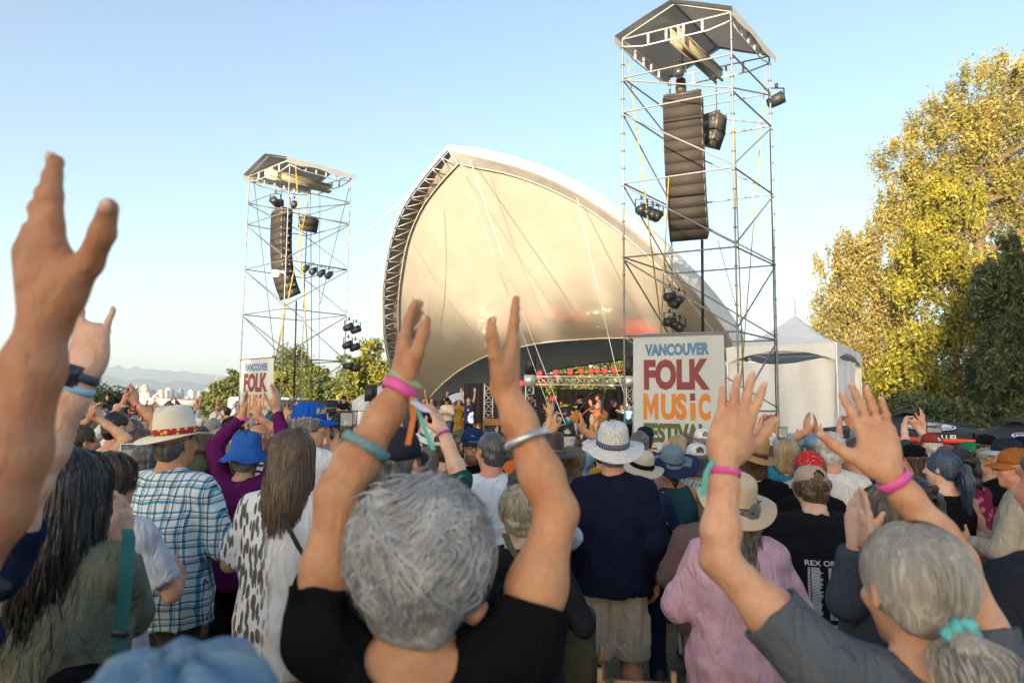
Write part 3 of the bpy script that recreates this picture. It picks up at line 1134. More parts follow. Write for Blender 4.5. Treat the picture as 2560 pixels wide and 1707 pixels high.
def person(label, base, H=1.7, yaw=0, sex='f', build=1.0, h=0.009, pose='down', posel=None, poser=None, L=None, R=None, skin='fair', head=(0, 0, 0),
           shirt=None, legs=None, hair=None, hat=None, group=None, hand_scale=1.0, seed=1, face=False, glasses=None, beard=None, sss=0.0, legs_skin=None, shoes=True):
    """base: ground point; yaw in degrees, 0 faces the stage (+y), positive turns left. L / R give an arm by world points."""
    k = H / HB
    root = empty('person', (base[0], base[1], base[2] if len(base) > 2 else 0), R_(yaw), label, 'person', group)
    root.scale = (k, k, k)
    Rz = rotm(yaw)
    b3 = arr(base[0], base[1], base[2] if len(base) > 2 else 0)

    def loc(p): return Rz.T @ ((np.asarray(p, float) - b3) / k)
    arms = {}
    custom = L is not None or R is not None
    for side, A, ps in ((-1, L, posel or pose), (1, R, poser or pose)):
        if isinstance(A, str): A, ps = None, A
        if A is None:
            arms[side] = preset_arm(ps, side, sex, build)
        else:
            a = dict(A)
            w = loc(A['w'])
            e = loc(A['e']) if 'e' in A else None
            raised = (e[2] > 1.30) if e is not None else (w[2] > 1.55)
            S_ = loc(A['s']) if 's' in A else shoulder(side, sex, build, raised)
            if e is None: e, w = ik(S_, w, 0.285, 0.25, np.array(A.get('p', (1.0, 0.15, -0.35))) * arr(side, 1, 1))
            a.update(S=S_, e=e, w=w, f=Rz.T @ nrm(A['f']), n=Rz.T @ nrm(A['n']))
            arms[side] = a
    ck = (sex, round(build, 2), tuple(head), posel or pose, poser or pose, h) if not custom else (label,)
    lsk = legs_skin if legs_skin is not None else (legs is not None and legs.get('hem', 0.05) > 0.15)
    sk = M_skin('skin_' + skin + ('_near' if sss else ''), SKIN[skin], sss)
    bare = not shirt or bool(shirt.get('tank'))
    nails = [] if h < 0.007 else None
    me = cached(('skin', ck, lsk, hand_scale, bare), lambda: sdf_mesh('body', skin_sdf(sex, build, head, arms, lsk, hand_scale, bare=bare, nails=nails), h))
    bo = obj('body', me, sk, root)
    for p_, d_, n_, r_ in nails or []:
        if p_[2] < 1.5: continue
        nm_ = cached('nail', lambda: MB().lathe([(0.001, .30), (0.55, .22), (0.85, 0.08), (0.9, -.05), (0.001, -.1)], 10, mod=lambda t, q, z: (q * math.cos(t) * .78, q * math.sin(t) * (1.15 if math.sin(t) > 0 else .8), z)).mesh('fingernail', True))
        z_ = nrm(n_ - d_ * (n_ @ d_)); x_ = np.cross(d_, z_)
        c_ = p_ + z_ * r_ * 0.84 + d_ * r_ * 0.12
        no = obj('fingernail', nm_, M_plain('nail', (0.66, 0.42, 0.34), 0.25, var=.05, bmp=0), bo)
        no.matrix_local = Matrix([[x_[i] * r_, d_[i] * r_, z_[i] * r_, c_[i]] for i in range(3)] + [[0, 0, 0, 1]])
    T = head_T(head)
    if shirt:
        q = {a: b for a, b in shirt.items() if a not in ('mat', 'name')}
        ck2 = ck if custom else ck[:2] + ck[3:]
        me = cached(('shirt', ck2, tuple(sorted(q.items()))), lambda: sdf_mesh('shirt', shirt_sdf(sex, build, arms, hollow=h < 0.0075, **q), h if h < 0.0075 else h * 1.5))
        obj(shirt.get('name', 'shirt'), me, shirt['mat'], root)
    if legs:
        q = {a: b for a, b in legs.items() if a not in ('mat', 'name', 'skirt')}
        if shirt and not legs.get('skirt'): q['top'] = shirt.get('hem', 0.8) + 0.06
        hh = max(h * 1.6, 0.014)
        if legs.get('skirt'):
            me = cached(('skirt', sex, round(build, 2), hh, tuple(sorted(q.items()))), lambda: sdf_mesh('skirt', skirt_sdf(sex, build, **q), hh))
        else:
            me = cached(('trousers', sex, round(build, 2), hh, tuple(sorted(q.items()))), lambda: sdf_mesh('trousers', trousers_sdf(sex, build, **q), hh))
        obj(legs.get('name', 'skirt' if legs.get('skirt') else ('shorts' if legs.get('hem', 0.05) > 0.15 else 'trousers')), me, legs['mat'], root)
    if shoes:
        def shoe():
            s = SDF()
            s.cone((0, -0.05, 0.045), (0, 0.10, 0.035), 0.043, 0.040, 0.03)
            s.cone((0, -0.045, 0.06), (0, -0.03, 0.11), 0.042, 0.045, 0.03)
            s.plane((0, 0, 0.004), (0, 0, -1))
            return sdf_mesh('shoe', s, 0.012)
        for q in (-1, 1):
            obj('shoe', cached('shoe', shoe), M_plain('shoe_dark', (0.03, 0.028, 0.028), 0.6), root, (q * 0.115, -0.01, 0), (0, 0, -q * 0.15))
    if hair:
        st, hl = hair['style'], hair.get('L', 0.45)
        hk = max(h * 1.05, 0.0075)
        un = hat['kind'] if hat else None
        un = un if un in (None, 'cap') else 'hat'
        me = cached(('hair', st, hl, hk, hair.get('seed', 1), un), lambda: sdf_mesh('hair', hair_sdf(st, hair.get('seed', 1), hl, un), hk))
        ho = child_head('hair', me, hair['mat'], root, T)
        if 'strands' in hair:
            for P, w in hair['strands']:
                so = obj('hair_lock', ribbons('hair_lock', P, w, seed=seed), hair.get('mat2', hair['mat']), ho)
                so['kind'] = 'stuff'
    if beard:
        def bd():
            s = SDF()
            s.ell((0, 0.030, -0.078), (0.060, 0.068, 0.055), None, 0.02)
            s.func(lambda P: 0.3 * (P[:, 1] - 0.02) * 0 + (0.005 - P[:, 1]), 'i')
            s.ell((0, 0.11, -0.02), (0.05, 0.05, 0.028), op='s')
            s.wave(0.003, 120, 5, 2)
            return sdf_mesh('beard', s, max(h * 0.8, 0.006))
        child_head('beard', cached(('beard', h), bd), beard, root, T)
    if face:
        em = MB().lathe([(0.0005, 0.0125), (0.008, 0.0098), (0.0125, 0), (0.008, -0.0098), (0.0005, -0.0125)], 12).mesh('eye', True) if 'eye' not in _pm else _pm['eye']
        _pm['eye'] = em
        im = MB().lathe([(0.0056, 0.0115), (0.0050, 0.0128), (0.0005, 0.0132)], 10).mesh('iris', True) if 'iris' not in _pm else _pm['iris']
        _pm['iris'] = im
        for q in (-1, 1):
            eo = child_head('eye', em, M_plain('eye_white', (0.7, 0.68, 0.65), 0.25, var=0, bmp=0), root, T, Matrix.Translation((q * 0.031, 0.079, 0.006)))
            io = obj('iris', im, M_plain('eye_iris', (0.02, 0.03, 0.04), 0.2, var=0, bmp=0), eo, rot=(-math.pi / 2, 0, 0))
            br = MB().tube([(q * 0.014, 0.094, 0.026), (q * 0.032, 0.095, 0.031), (q * 0.048, 0.084, 0.026)], [0.003, 0.0042, 0.002], 6)
            child_head('eyebrow', br.mesh('eyebrow', True), hair['mat'] if hair else beard, root, T)
        lp = MB().tube([(-0.022, 0.086, -0.056), (-0.008, 0.096, -0.055), (0.008, 0.096, -0.055), (0.022, 0.086, -0.056)], [0.002, 0.0055, 0.0055, 0.002], 6)
        child_head('lips', lp.mesh('lips', True), M_plain('lip_red', (0.36, 0.13, 0.11), 0.4, bmp=0), root, T)
    if glasses:
        g = MB()
        for q in (-1, 1):
            g.tube([(q * 0.035 + 0.02 * math.cos(a), 0.100, 0.008 + 0.016 * math.sin(a)) for a in np.linspace(0, 6.283, 11)], 0.0022, 4)
            g.tube([(q * 0.058, 0.096, 0.012), (q * 0.082, 0.01, 0.012)], 0.002, 4)
        child_head('glasses', g.mesh('glasses'), glasses, root, T)
    if hat:
        kd = hat['kind']
        tilt = hat.get('tilt', (0, 0, 0))
        X = Matrix.Translation((0, -0.012, hat.get('z', 0.034))) @ Matrix.Rotation(R_(tilt[2]), 4, 'Z') @ Matrix.Rotation(R_(tilt[0]), 4, 'X') @ Matrix.Rotation(R_(tilt[1]), 4, 'Y')
        if kd == 'cap':
            dm, vm = cached('cap%d' % int(hat.get('snap', True)), lambda: tuple(x.mesh('cap', True) for x in cap_meshes(snap=hat.get('snap', True))))
            co = child_head('cap', dm, hat['mat'], root, T, X)
            mod = co.modifiers.new('thick', 'SOLIDIFY'); mod.thickness = 0.003
            obj('visor', vm, hat.get('visor', hat['mat']), co)
            hat['obj'] = co
        else:
            kk = (kd, hat.get('brim', 0.085), hat.get('crown', 0.115))
            hm = cached(('hat',) + kk, lambda: hat_mesh(*kk).mesh('hat', True))
            co = child_head('hat', hm, hat['mat'], root, T, X)
            if hat.get('band'):
                obj('hat_band', cached(('band', hat.get('bw', 0.026)), lambda: band_mesh(hat.get('bw', 0.026)).mesh('hat_band', True)), hat['band'], co)
            if hat.get('edge'):
                rr = 0.106 + hat.get('brim', 0.085)
                ed = cached(('edge',) + kk, lambda: hat_lathe([(rr * 0.80, -0.001), (rr + 0.003, -0.001), (rr + 0.0045, 0.003), (rr + 0.003, 0.0065), (rr * 0.80, 0.0085)], 44, 0.88, dip=0.30, curl=0.12, top=9, brim_r=0.106).mesh('brim_edge', True))
                obj('brim_edge', ed, hat['edge'], co)
            hat['obj'] = co
    return root


def wristband(root, base, H, yaw, w, axis, r, width, mat, name='wristband', flat=0.85):
    """a band round a wrist, given in world space; a child of the figure"""
    m = MB().lathe([(r - 0.002, -width / 2), (r + 0.0012, -width / 2), (r + 0.0015, 0), (r + 0.0012, width / 2), (r - 0.002, width / 2)], 28, closed=True)
    q = Vector(axis).normalized().to_track_quat('Z', 'Y')
    o = obj(name, m.mesh(name, True), mat, None)
    o.matrix_world = Matrix.LocRotScale(Vector(w), q, Vector((1, 1, 1)))
    k = H / HB
    Mr = Matrix.Translation(Vector(base)) @ Matrix.Rotation(R_(yaw), 4, 'Z') @ Matrix.Scale(k, 4)
    o.parent = root
    o.matrix_local = Mr.inverted() @ Matrix.LocRotScale(Vector(w), q, Vector((1, 1, 1)))
    return o
# ------------------------------------------------------------------ text
def text_arrays(txt, bold=0.02, shear=0.0, space=1.0):
    """built-in font outline filled, normalised to a unit box: (n,2) and faces"""
    cu = bpy.data.curves.new('txt', 'FONT')
    cu.body = txt
    cu.offset = bold
    cu.shear = shear
    cu.space_character = space
    cu.resolution_u = 3
    o = bpy.data.objects.new('txt', cu)
    COL.objects.link(o)
    dg = bpy.context.evaluated_depsgraph_get()
    me = bpy.data.meshes.new_from_object(o.evaluated_get(dg))
    V = np.array([v.co[:2] for v in me.vertices], float)
    F = [tuple(p.vertices) for p in me.polygons]
    bpy.data.objects.remove(o); bpy.data.curves.remove(cu); bpy.data.meshes.remove(me)
    lo, hi = V.min(0), V.max(0)
    return (V - lo) / (hi - lo + 1e-9), F, (hi - lo)


def text_on(name, txt, fn, mat, parent, bold=0.02, shear=0.0, M=None):
    """fn maps (n,2) unit coordinates to (n,3)"""
    V, F, _ = text_arrays(txt, bold, shear)
    by = {}
    for f in F: by.setdefault(len(f), []).append(f)
    return obj(name, mesh_np(name, fn(V), [np.array(q) for q in by.values()]), mat, parent)


def project_fn(target, x0, x1, z0, z1, off=0.004, sub=None):
    """unit coordinates onto the back (-y side) of a mesh, in its own space"""
    me = target.data
    bvh = BVHTree.FromPolygons([v.co[:] for v in me.vertices], [p.vertices[:] for p in me.polygons])

    def fn(U):
        out = []
        for u, v in U:
            x, z = x0 + (x1 - x0) * u, z0 + (z1 - z0) * v
            hit = bvh.ray_cast(Vector((x, -2, z)), Vector((0, 1, 0)))[0]
            out.append((x, (hit.y if hit else -0.2) - off, z))
        return np.array(out)
    return fn


# ------------------------------------------------------------------ ground, water, hills
def ground_mat():
    m, nt, b = nodes('dry_grass_ground')
    co = coords(nt)
    n1 = N(nt, 'TexNoise', i_Scale=0.9, i_Detail=8.0, i_Distortion=0.4)
    n2 = N(nt, 'TexNoise', i_Scale=24.0, i_Detail=8.0, i_Roughness=0.7)
    for n in (n1, n2): lk(nt, co, n.inputs['Vector'])
    c = ramp(nt, n1.outputs[0], [(0.3, (0.10, 0.085, 0.048)), (0.5, (0.20, 0.16, 0.10)), (0.7, (0.27, 0.22, 0.14))])
    c2 = ramp(nt, n2.outputs[0], [(0.35, (0.05, 0.04, 0.025)), (0.5, (0.2, 0.165, 0.105)), (0.68, (0.38, 0.32, 0.21))])
    lk(nt, mixc(nt, 0.6, c, c2), b.inputs['Base Color'])
    b.inputs['Roughness'].default_value = 0.95
    bump(nt, b, n2.outputs[0], 0.8, 0.05)
    return m


xs = np.concatenate([-np.geomspace(6000, 46, 9), np.arange(-44, 46, 1.0), np.geomspace(46, 6000, 9)])
ys = np.concatenate([[-128, -80], np.arange(-44, 46, 1.0), np.geomspace(46, 4600, 9)])
gx, gy = np.meshgrid(xs, ys, indexing='ij')
gp = np.stack([gx, gy, ground_z(gx, gy)], -1)
tag(MB().grid(gp).build('ground', ground_mat(), smooth=True), kind='structure')


def sheet(name, pts, z, mat):
    V = np.array([(x, y, z) for x, y in pts], float)
    return tag(MB().add(V, [tuple(range(len(V)))]).build(name, mat), kind='structure')


sheet('beach', [(-260, 75), (10, 130), (60, 300), (-420, 300)], 0.006, M_plain('sand', (0.24, 0.19, 0.12), 0.95, scale=0.15, bscale=3))
sheet('water', [(-2600, 300), (1500, 300), (1500, 815), (-2600, 815)], 0.010, M_plain('sea_water', (0.10, 0.16, 0.20), 0.12, scale=0.01, bmp=0.5, bscale=0.6))


def ridge(name, d, pts, depth, mat, seed):
    """a hill range whose skyline passes through the given pixels"""
    r = np.random.default_rng(seed)
    px = np.linspace(-1200, 3700, 240)
    py = np.interp(px, [p[0] for p in pts], [p[1] for p in pts]) + np.cumsum(r.normal(size=240)) * 0.35
    top = np.array([W(a, b, d) for a, b in zip(px, py)])
    rows = []
    for q in np.linspace(0, 1, 9):
        row = top.copy()
        row[:, 1] += (q - 0.5) * depth
        row[:, 0] *= row[:, 1] / d
        row[:, 2] = top[:, 2] * max(0.0, 1 - abs(2 * q - 1) ** 1.3) * (1 + 0.05 * r.normal(size=240)) - (0.5 if q in (0, 1) else 0)
        rows.append(row)
    return tag(MB().grid(np.array(rows)).build(name, mat, smooth=True), kind='structure')


ridge('mountains', 2600, [(-700, 930), (150, 938), (300, 946), (420, 955), (520, 963), (640, 975), (900, 985), (1700, 960), (3300, 930)], 700, M_plain('far_forest', (0.05, 0.075, 0.07), 0.95, scale=0.02, bmp=0), 4)
ridge('mountains', 3800, [(-700, 895), (120, 913), (240, 918), (360, 925), (460, 933), (560, 942), (900, 968), (3300, 950)], 900, M_plain('far_forest', (0.05, 0.075, 0.07)), 9)

# ------------------------------------------------------------------ the city beyond the bay


def tower_mat(name, wall, glass, sc=0.33):
    m, nt, b = nodes(name)
    br = N(nt, 'TexBrick', i_Scale=sc, i_Mortar_Size=0.03)
    br.offset = 0.0
    br.inputs['Color1'].default_value = glass + (1,)
    br.inputs['Color2'].default_value = dk(glass, 1.5) + (1,)
    br.inputs['Mortar'].default_value = wall + (1,)
    br.inputs['Mortar Size'].default_value = 0.06
    br.inputs['Brick Width'].default_value = 0.9
    br.inputs['Row Height'].default_value = 0.5
    tc = N(nt, 'TexCoord')
    sp = N(nt, 'SeparateXYZ'); cb = N(nt, 'CombineXYZ')
    lk(nt, tc.outputs['Object'], sp.inputs[0])
    lk(nt, mth(nt, 'ADD', sp.outputs[0], sp.outputs[1]), cb.inputs[0])
    lk(nt, sp.outputs[2], cb.inputs[1])
    lk(nt, cb.outputs[0], br.inputs['Vector'])
    lk(nt, br.outputs['Color'], b.inputs['Base Color'])
    b.inputs['Roughness'].default_value = 0.5
    return m


CM = [tower_mat('tower_white', (0.50, 0.45, 0.38), (0.33, 0.31, 0.28)), tower_mat('tower_beige', (0.42, 0.34, 0.25), (0.26, 0.22, 0.18)),
      tower_mat('tower_glass', (0.16, 0.19, 0.23), (0.06, 0.09, 0.13)), tower_mat('tower_grey', (0.30, 0.29, 0.28), (0.17, 0.17, 0.18))]


def building(px, w, py, d, mat, label, group=None, spire=False, step=False):
    c = W(px, 1000, d); top = W(px, py, d)[2]
    ww = w / FPX * d
    root = empty('tower_block', (c[0], c[1], 0), random.uniform(-0.5, 0.5), label, 'building', group)
    h = top * (0.86 if step else 1)
    MB().box((-ww / 2, -ww / 2, 0), (ww / 2, ww / 2, h)).build('tower_wall', mat, root)
    if step: MB().box((-ww * 0.3, -ww * 0.3, h), (ww * 0.3, ww * 0.3, top)).build('upper_storeys', mat, root)
    else: MB().box((-ww * 0.25, -ww * 0.2, h), (ww * 0.2, ww * 0.25, h + 1.6)).build('roof_plant', CM[3], root)
    if spire: MB().tube([(0, 0, h), (0, 0, h + 6)], [0.8, 0.1], 6).build('mast', CM[0], root)


building(361, 17, 961, 900, CM[1], 'tallest beige tower of the hazy city skyline across the bay', step=True)
building(339, 5, 968, 930, CM[0], 'thin pale spire beside the tallest beige tower in the skyline', spire=True)
building(402, 14, 976, 880, CM[0], 'broad white slab block right of the tallest beige tower')
building(450, 11, 973, 905, CM[2], 'dark blue glass tower standing clear of the pale blocks in the skyline')
building(426, 12, 975, 910, CM[2], 'dark glass tower between the white slab and the blue glass tower')
building(381, 12, 973, 915, CM[3], 'grey stepped tower directly right of the tallest beige tower', step=True)
building(520, 12, 972, 900, CM[0], 'white tower with a stepped top near the trees at the skyline end', step=True)
building(478, 13, 976, 890, CM[0], 'pair-topped pale tower in the middle right of the skyline')
building(498, 8, 978, 925, CM[3], 'slim grey tower between the pale tower and the stepped white tower')
rr = random.Random(5)
for i in range(48):
    px = rr.uniform(150, 600)
    building(px, rr.uniform(5, 12), rr.uniform(975, 999) - 6 * math.exp(-((px - 420) / 90) ** 2), rr.uniform(830, 960), CM[rr.choice([0, 0, 0, 1, 1, 3, 2])],
             'low pale block in the hazy city skyline across the bay', 'lesser blocks of the city skyline', step=rr.random() < 0.3)
hall = empty('hall', W(430, 1008, 420) * arr(1, 1, 0), 0.1, 'long low white roofed hall on the shore below the skyline', 'building')
MB().box((-20, -8, 0), (20, 8, 1.6)).build('wall', CM[0], hall)
MB().add([(-21, -9, 1.6), (21, -9, 1.6), (21, 9, 1.6), (-21, 9, 1.6), (-21, 0, 4.2), (21, 0, 2.8)], [(0, 1, 5, 4), (2, 3, 4, 5), (0, 4, 3), (1, 2, 5), (3, 2, 1, 0)]).build('roof', M_plain('white_roof', (0.42, 0.41, 0.40), 0.6, scale=0.5), hall)

# ------------------------------------------------------------------ trees


def leaf_mat(name, c0, c1, sc=1.2):
    if name in _mats: return _mats[name]
    m = bpy.data.materials.new(name); m.use_nodes = True
    nt = m.node_tree
    b = nt.nodes['Principled BSDF']
    out = nt.nodes['Material Output']
    n1 = N(nt, 'TexNoise', i_Scale=sc, i_Detail=8.0, i_Roughness=0.7)
    lk(nt, coords(nt), n1.inputs['Vector'])
    c = ramp(nt, n1.outputs[0], [(0.32, dk(c0, 0.75)), (0.47, c0), (0.62, c1), (0.75, dk(c1, 1.2))])
    lk(nt, c, b.inputs['Base Color'])
    b.inputs['Roughness'].default_value = 0.55
    t = N(nt, 'BsdfTranslucent'); lk(nt, c, t.inputs[0])
    mx = N(nt, 'MixShader'); mx.inputs[0].default_value = 0.22
    lk(nt, b.outputs[0], mx.inputs[1]); lk(nt, t.outputs[0], mx.inputs[2]); lk(nt, mx.outputs[0], out.inputs[0])
    _mats[name] = m
    return m


def leaves(pts, size, r, droop=0.0):
    n = len(pts)
    a = r.normal(size=(n, 3)); a[:, 2] = a[:, 2] * (1 - droop) - droop * 1.6
    a /= np.linalg.norm(a, axis=1, keepdims=True)
    b = np.cross(a, r.normal(size=(n, 3))); b /= np.linalg.norm(b, axis=1, keepdims=True)
    s = size * r.uniform(0.6, 1.35, (n, 1))
    V = np.stack([pts - a * s, pts + b * s * 0.38, pts + a * s, pts - b * s * 0.38], 1).reshape(-1, 3)
    return V, np.arange(4 * n).reshape(n, 4)


BARK = M_plain('bark', (0.11, 0.075, 0.05), 0.95, var=0.4, scale=7, bmp=0.8, bscale=14)


def tree(label, base, blobs, n, size, mat, seed, name='tree', group=None, droop=0.0, clump=0.16, trunk_r=0.3, hang=0.0, per=42, cat='tree', trunk_top=0.75, bare=0.0, bark=None):
    """blobs: (x, y, z, rx, ry, rz) relative to the base; leaves sit in clumps mostly near the surface of the blobs"""
    r = np.random.default_rng(seed)
    root = empty(name, base, 0, label, cat, group)
    B = np.array(blobs, float)
    vol = (B[:, 3] * B[:, 4] * B[:, 5]) ** 0.67
    nc = max(8, n // per)
    pick = r.choice(len(B), nc, p=vol / vol.sum())
    u = r.normal(size=(nc, 3)); u /= np.linalg.norm(u, axis=1, keepdims=True)
    q = r.uniform(0.25, 1.0, (nc, 1)) ** 0.45
    cc = B[pick, :3] + u * q * B[pick, 3:6]
    cs = B[pick, 3:6].mean(1, keepdims=True) * clump * r.uniform(0.6, 1.5, (nc, 1))
    P = (cc[:, None] + r.normal(size=(nc, per, 3)) * cs[:, None] * np.array([1, 1, 0.8]))
    if hang:
        P[:, :, 2] -= np.abs(r.normal(size=(nc, per))) * hang
        P[:, :, :2] = cc[:, None, :2] + (P[:, :, :2] - cc[:, None, :2]) * 0.45
    P = P.reshape(-1, 3)
    P = P[P[:, 2] > 0.1]
    V, F = leaves(P, size, r, droop)
    o = obj('crown', mesh_np('crown', V, F), mat, root)
    zt = (B[:, 2] + B[:, 5]).max() * trunk_top
    t = MB()
    k = 7
    lean = r.normal(size=2) * 0.04
    pts = [(lean[0] * z + 0.15 * math.sin(z), lean[1] * z, z) for z in np.linspace(0, zt, k)]
    t.tube(pts, list(np.linspace(trunk_r, trunk_r * 0.15, k)), 8)
    t.build('trunk', bark or BARK, root, smooth=True)
    li = MB()
    for i in r.choice(nc, min(nc, 26), replace=False):
        z0 = max(zt * 0.2, min(zt * 0.9, cc[i, 2] - 0.35 * abs(cc[i, :2]).sum()))
        p0 = arr(lean[0] * z0, lean[1] * z0, z0)
        mid = (p0 + cc[i]) / 2 + arr(0, 0, 0.12 * np.linalg.norm(cc[i] - p0))
        li.tube([p0, mid, cc[i]], [trunk_r * 0.35, trunk_r * 0.2, trunk_r * 0.05], 5)
    li.build('limbs', bark or BARK, root, smooth=True)['kind'] = 'stuff'
    return root


def px_tree(label, px, pyt, wpx, d, n, size, mat, seed, pyb=1015, lobes=9, squash=1.0, **kw):
    """a broad-leaved tree fitted to a pixel width and top at distance d"""
    top = W(px, pyt, d)
    b = arr(top[0], d, 0)
    w = wpx / FPX * d / 2
    H = top[2]
    r = np.random.default_rng(seed)
    bl = []
    for i in range(lobes):
        a = r.uniform(0, 6.28); q = math.sqrt(r.random()) * 0.62
        z = H * r.uniform(0.28, 0.82)
        k = 1 - 0.55 * max(0, (z / H - 0.45)) / 0.5
        s = w * r.uniform(0.36, 0.55)
        bl.append((math.cos(a) * q * w * k, math.sin(a) * q * w * k, min(z, H - s * 0.8), s, s, s * 0.8 * squash))
    bl.append((0, 0, H - w * 0.35, w * 0.4, w * 0.4, w * 0.35))
    bl.append((0, 0, H * 0.45, w * 0.72, w * 0.72, H * 0.36))
    return tree(label, b, bl, n, size, mat, seed, trunk_r=max(0.08, w * 0.07), **kw)


LG = leaf_mat('leaf_green', (0.085, 0.115, 0.022), (0.16, 0.18, 0.032), 0.9)
LY = leaf_mat('leaf_yellow_green', (0.14, 0.155, 0.020), (0.26, 0.235, 0.030), 0.9)
LO = leaf_mat('leaf_golden', (0.20, 0.175, 0.032), (0.36, 0.28, 0.055), 0.5)
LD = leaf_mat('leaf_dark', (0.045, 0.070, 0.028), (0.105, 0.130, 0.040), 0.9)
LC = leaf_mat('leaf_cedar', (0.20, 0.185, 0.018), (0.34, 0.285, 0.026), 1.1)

# left and behind the stage
px_tree('round green tree left of the left banner beyond the fence', 583, 925, 110, 62, 15000, 0.17, LG, 1)
px_tree('low bushy tree at the city end of the treeline', 520, 975, 60, 66, 6000, 0.15, LG, 2)
px_tree('broad dark green tree behind the left banner', 640, 905, 100, 68, 10000, 0.17, LG, 22)
px_tree('tall dark green tree rising behind the left scaffold tower', 735, 862, 170, 60, 18000, 0.17, LG, 3)
px_tree('bright green tree low behind the parked vans', 690, 925, 150, 52, 14000, 0.15, LY, 4)
px_tree('bright green tree behind the right leg of the left tower', 800, 915, 140, 50, 13000, 0.15, LG, 5)
px_tree('thin topped tree between the left tower and the canopy', 862, 885, 90, 58, 8000, 0.15, LG, 6)
px_tree('yellow green tree against the left edge of the canopy', 930, 850, 150, 46, 18000, 0.15, LY, 7)
px_tree('yellow green tree low at the left foot of the canopy', 878, 925, 110, 44, 10000, 0.14, LY, 8)
for i, (px, pt, w) in enumerate([(1340, 880, 170), (1440, 890, 160), (1540, 885, 170), (1240, 900, 150), (1850, 905, 150), (1740, 900, 150)]):
    px_tree(['yellow green tree seen under the canopy behind the afro haired singer', 'yellow green tree seen behind the black stage backdrop', 'yellow green tree behind the red lamps at the right of the stage',
             'dark tree behind the left wing of the stage', 'green tree between the banner and the marquee', 'green tree hidden mostly by the right banner'][i], px, pt, w, 56 + i * 1.5, 13000, 0.16, LY if i < 3 else LG, 30 + i)

# the big trees on the right
d1 = 44
c = W(2455, 560, d1)
willow = [(W(x, y, d1 + dz) - arr(c[0], d1, 0)).tolist() + [r_, r_, r_ * 0.8] for x, y, dz, r_ in
          [(2250, 400, 0, 1.9), (2330, 300, 1, 1.9), (2430, 210, 0, 1.8), (2510, 165, 1, 1.6), (2400, 330, -1, 2.2), (2510, 310, 1, 2.3), (2600, 220, 2, 2.5), (2330, 430, 0, 2.0),
           (2470, 420, 1, 2.4), (2590, 400, 1, 2.6), (2240, 520, 0, 1.7), (2700, 300, 1, 3.0), (2380, 540, 0, 1.9), (2520, 540, 1, 2.4), (2660, 560, 1, 3.0), (2330, 640, 2, 2.4), (2290, 480, 0, 2.0), (2400, 440, 0, 2.2), (2470, 300, 0, 2.2), (2560, 470, 0, 2.4), (2300, 560, 1, 2.2), (2560, 680, 2, 3)]]
tree('huge golden willow rising highest behind the cedar on the right', (c[0], d1, 0), willow, 92000, 0.125, LO, 41, 'willow_tree', clump=0.25, trunk_r=0.75, per=80, hang=0.35, droop=0.4)
d2 = 37
c = W(2150, 800, d2)
birch = [(W(x, y, d2) - arr(c[0], d2, 0)).tolist() + [r_ * 1.2, r_ * 1.2, r_ * 1.0] for x, y, r_ in
         [(2110, 590, .9), (2070, 640, .8), (2160, 600, 0.9), (2210, 640, 1.2), (2110, 730, 1.5), (2190, 760, 1.7), (2090, 840, 1.6), (2170, 880, 1.9), (2240, 850, 1.6), (2260, 720, 1.5), (2230, 560, 1.1), (2140, 670, 1.3), (2280, 640, 1.4), (2260, 930, 1.8), (2110, 950, 1.9), (2210, 980, 2.0), (2060, 960, 1.3)]]
tree('weeping birch with hanging pale golden twigs beside the marquee', (c[0], d2, 0), birch, 52000, 0.10, leaf_mat('leaf_birch', (0.22, 0.175, 0.040), (0.34, 0.265, 0.060), 1.0), 42, 'birch_tree', clump=0.24, trunk_r=0.3, per=70, hang=0.55, droop=0.7,
     bark=M_plain('birch_bark', (0.45, 0.36, 0.27), 0.9, var=0.4, scale=5))


def conifer(label, px, pyt, wpx, d, n, mat, seed, size=0.13, tip=0.12):
    top = W(px, pyt, d)
    H, w = top[2], wpx / FPX * d / 2
    r = np.random.default_rng(seed)
    bl = []
    for i in range(70):
        z = H * (0.04 + 0.92 * r.random() ** 1.15)
        k = (1 - z / H) ** 0.75 * 0.92 + tip * 0.4
        a = r.uniform(0, 6.28); q = w * k * r.uniform(0.5, 1.0)
        s = w * (0.10 + 0.13 * k)
        bl.append((math.cos(a) * q, math.sin(a) * q, z, s * 1.35, s * 1.35, s * 0.55))
    bl.append((0, 0, H * 0.4, w * 0.45, w * 0.45, H * 0.36))
    return tree(label, (top[0], d, 0), bl, n, size, mat, seed, 'cedar_tree', clump=0.24, trunk_r=0.35, hang=0.34, droop=0.6, per=60)


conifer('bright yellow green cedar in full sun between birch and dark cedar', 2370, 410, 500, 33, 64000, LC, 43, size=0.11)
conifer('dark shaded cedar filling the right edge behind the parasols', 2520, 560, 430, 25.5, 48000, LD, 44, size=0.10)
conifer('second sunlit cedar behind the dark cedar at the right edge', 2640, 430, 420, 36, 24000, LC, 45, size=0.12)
px_tree('small golden shrub at the foot of the birch beside the marquee', 2040, 800, 120, 40, 6000, 0.1, LO, 46)
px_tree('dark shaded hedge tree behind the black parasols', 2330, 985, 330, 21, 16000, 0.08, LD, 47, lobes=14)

# dark bush at the left, behind the crowd
b_ = W(215, 1000, 26)
r = np.random.default_rng(3)
tree('dark leafy bush spreading over the brown fence at the left', (b_[0], 26, 0), [(r.uniform(-1.3, 1.3), r.uniform(-.5, .5), r.uniform(0.9, 2.3), .55, .5, .4) for _ in range(14)], 9000, 0.085, LD, 12, 'bush', cat='bush', trunk_r=0.08, clump=0.35, per=30)

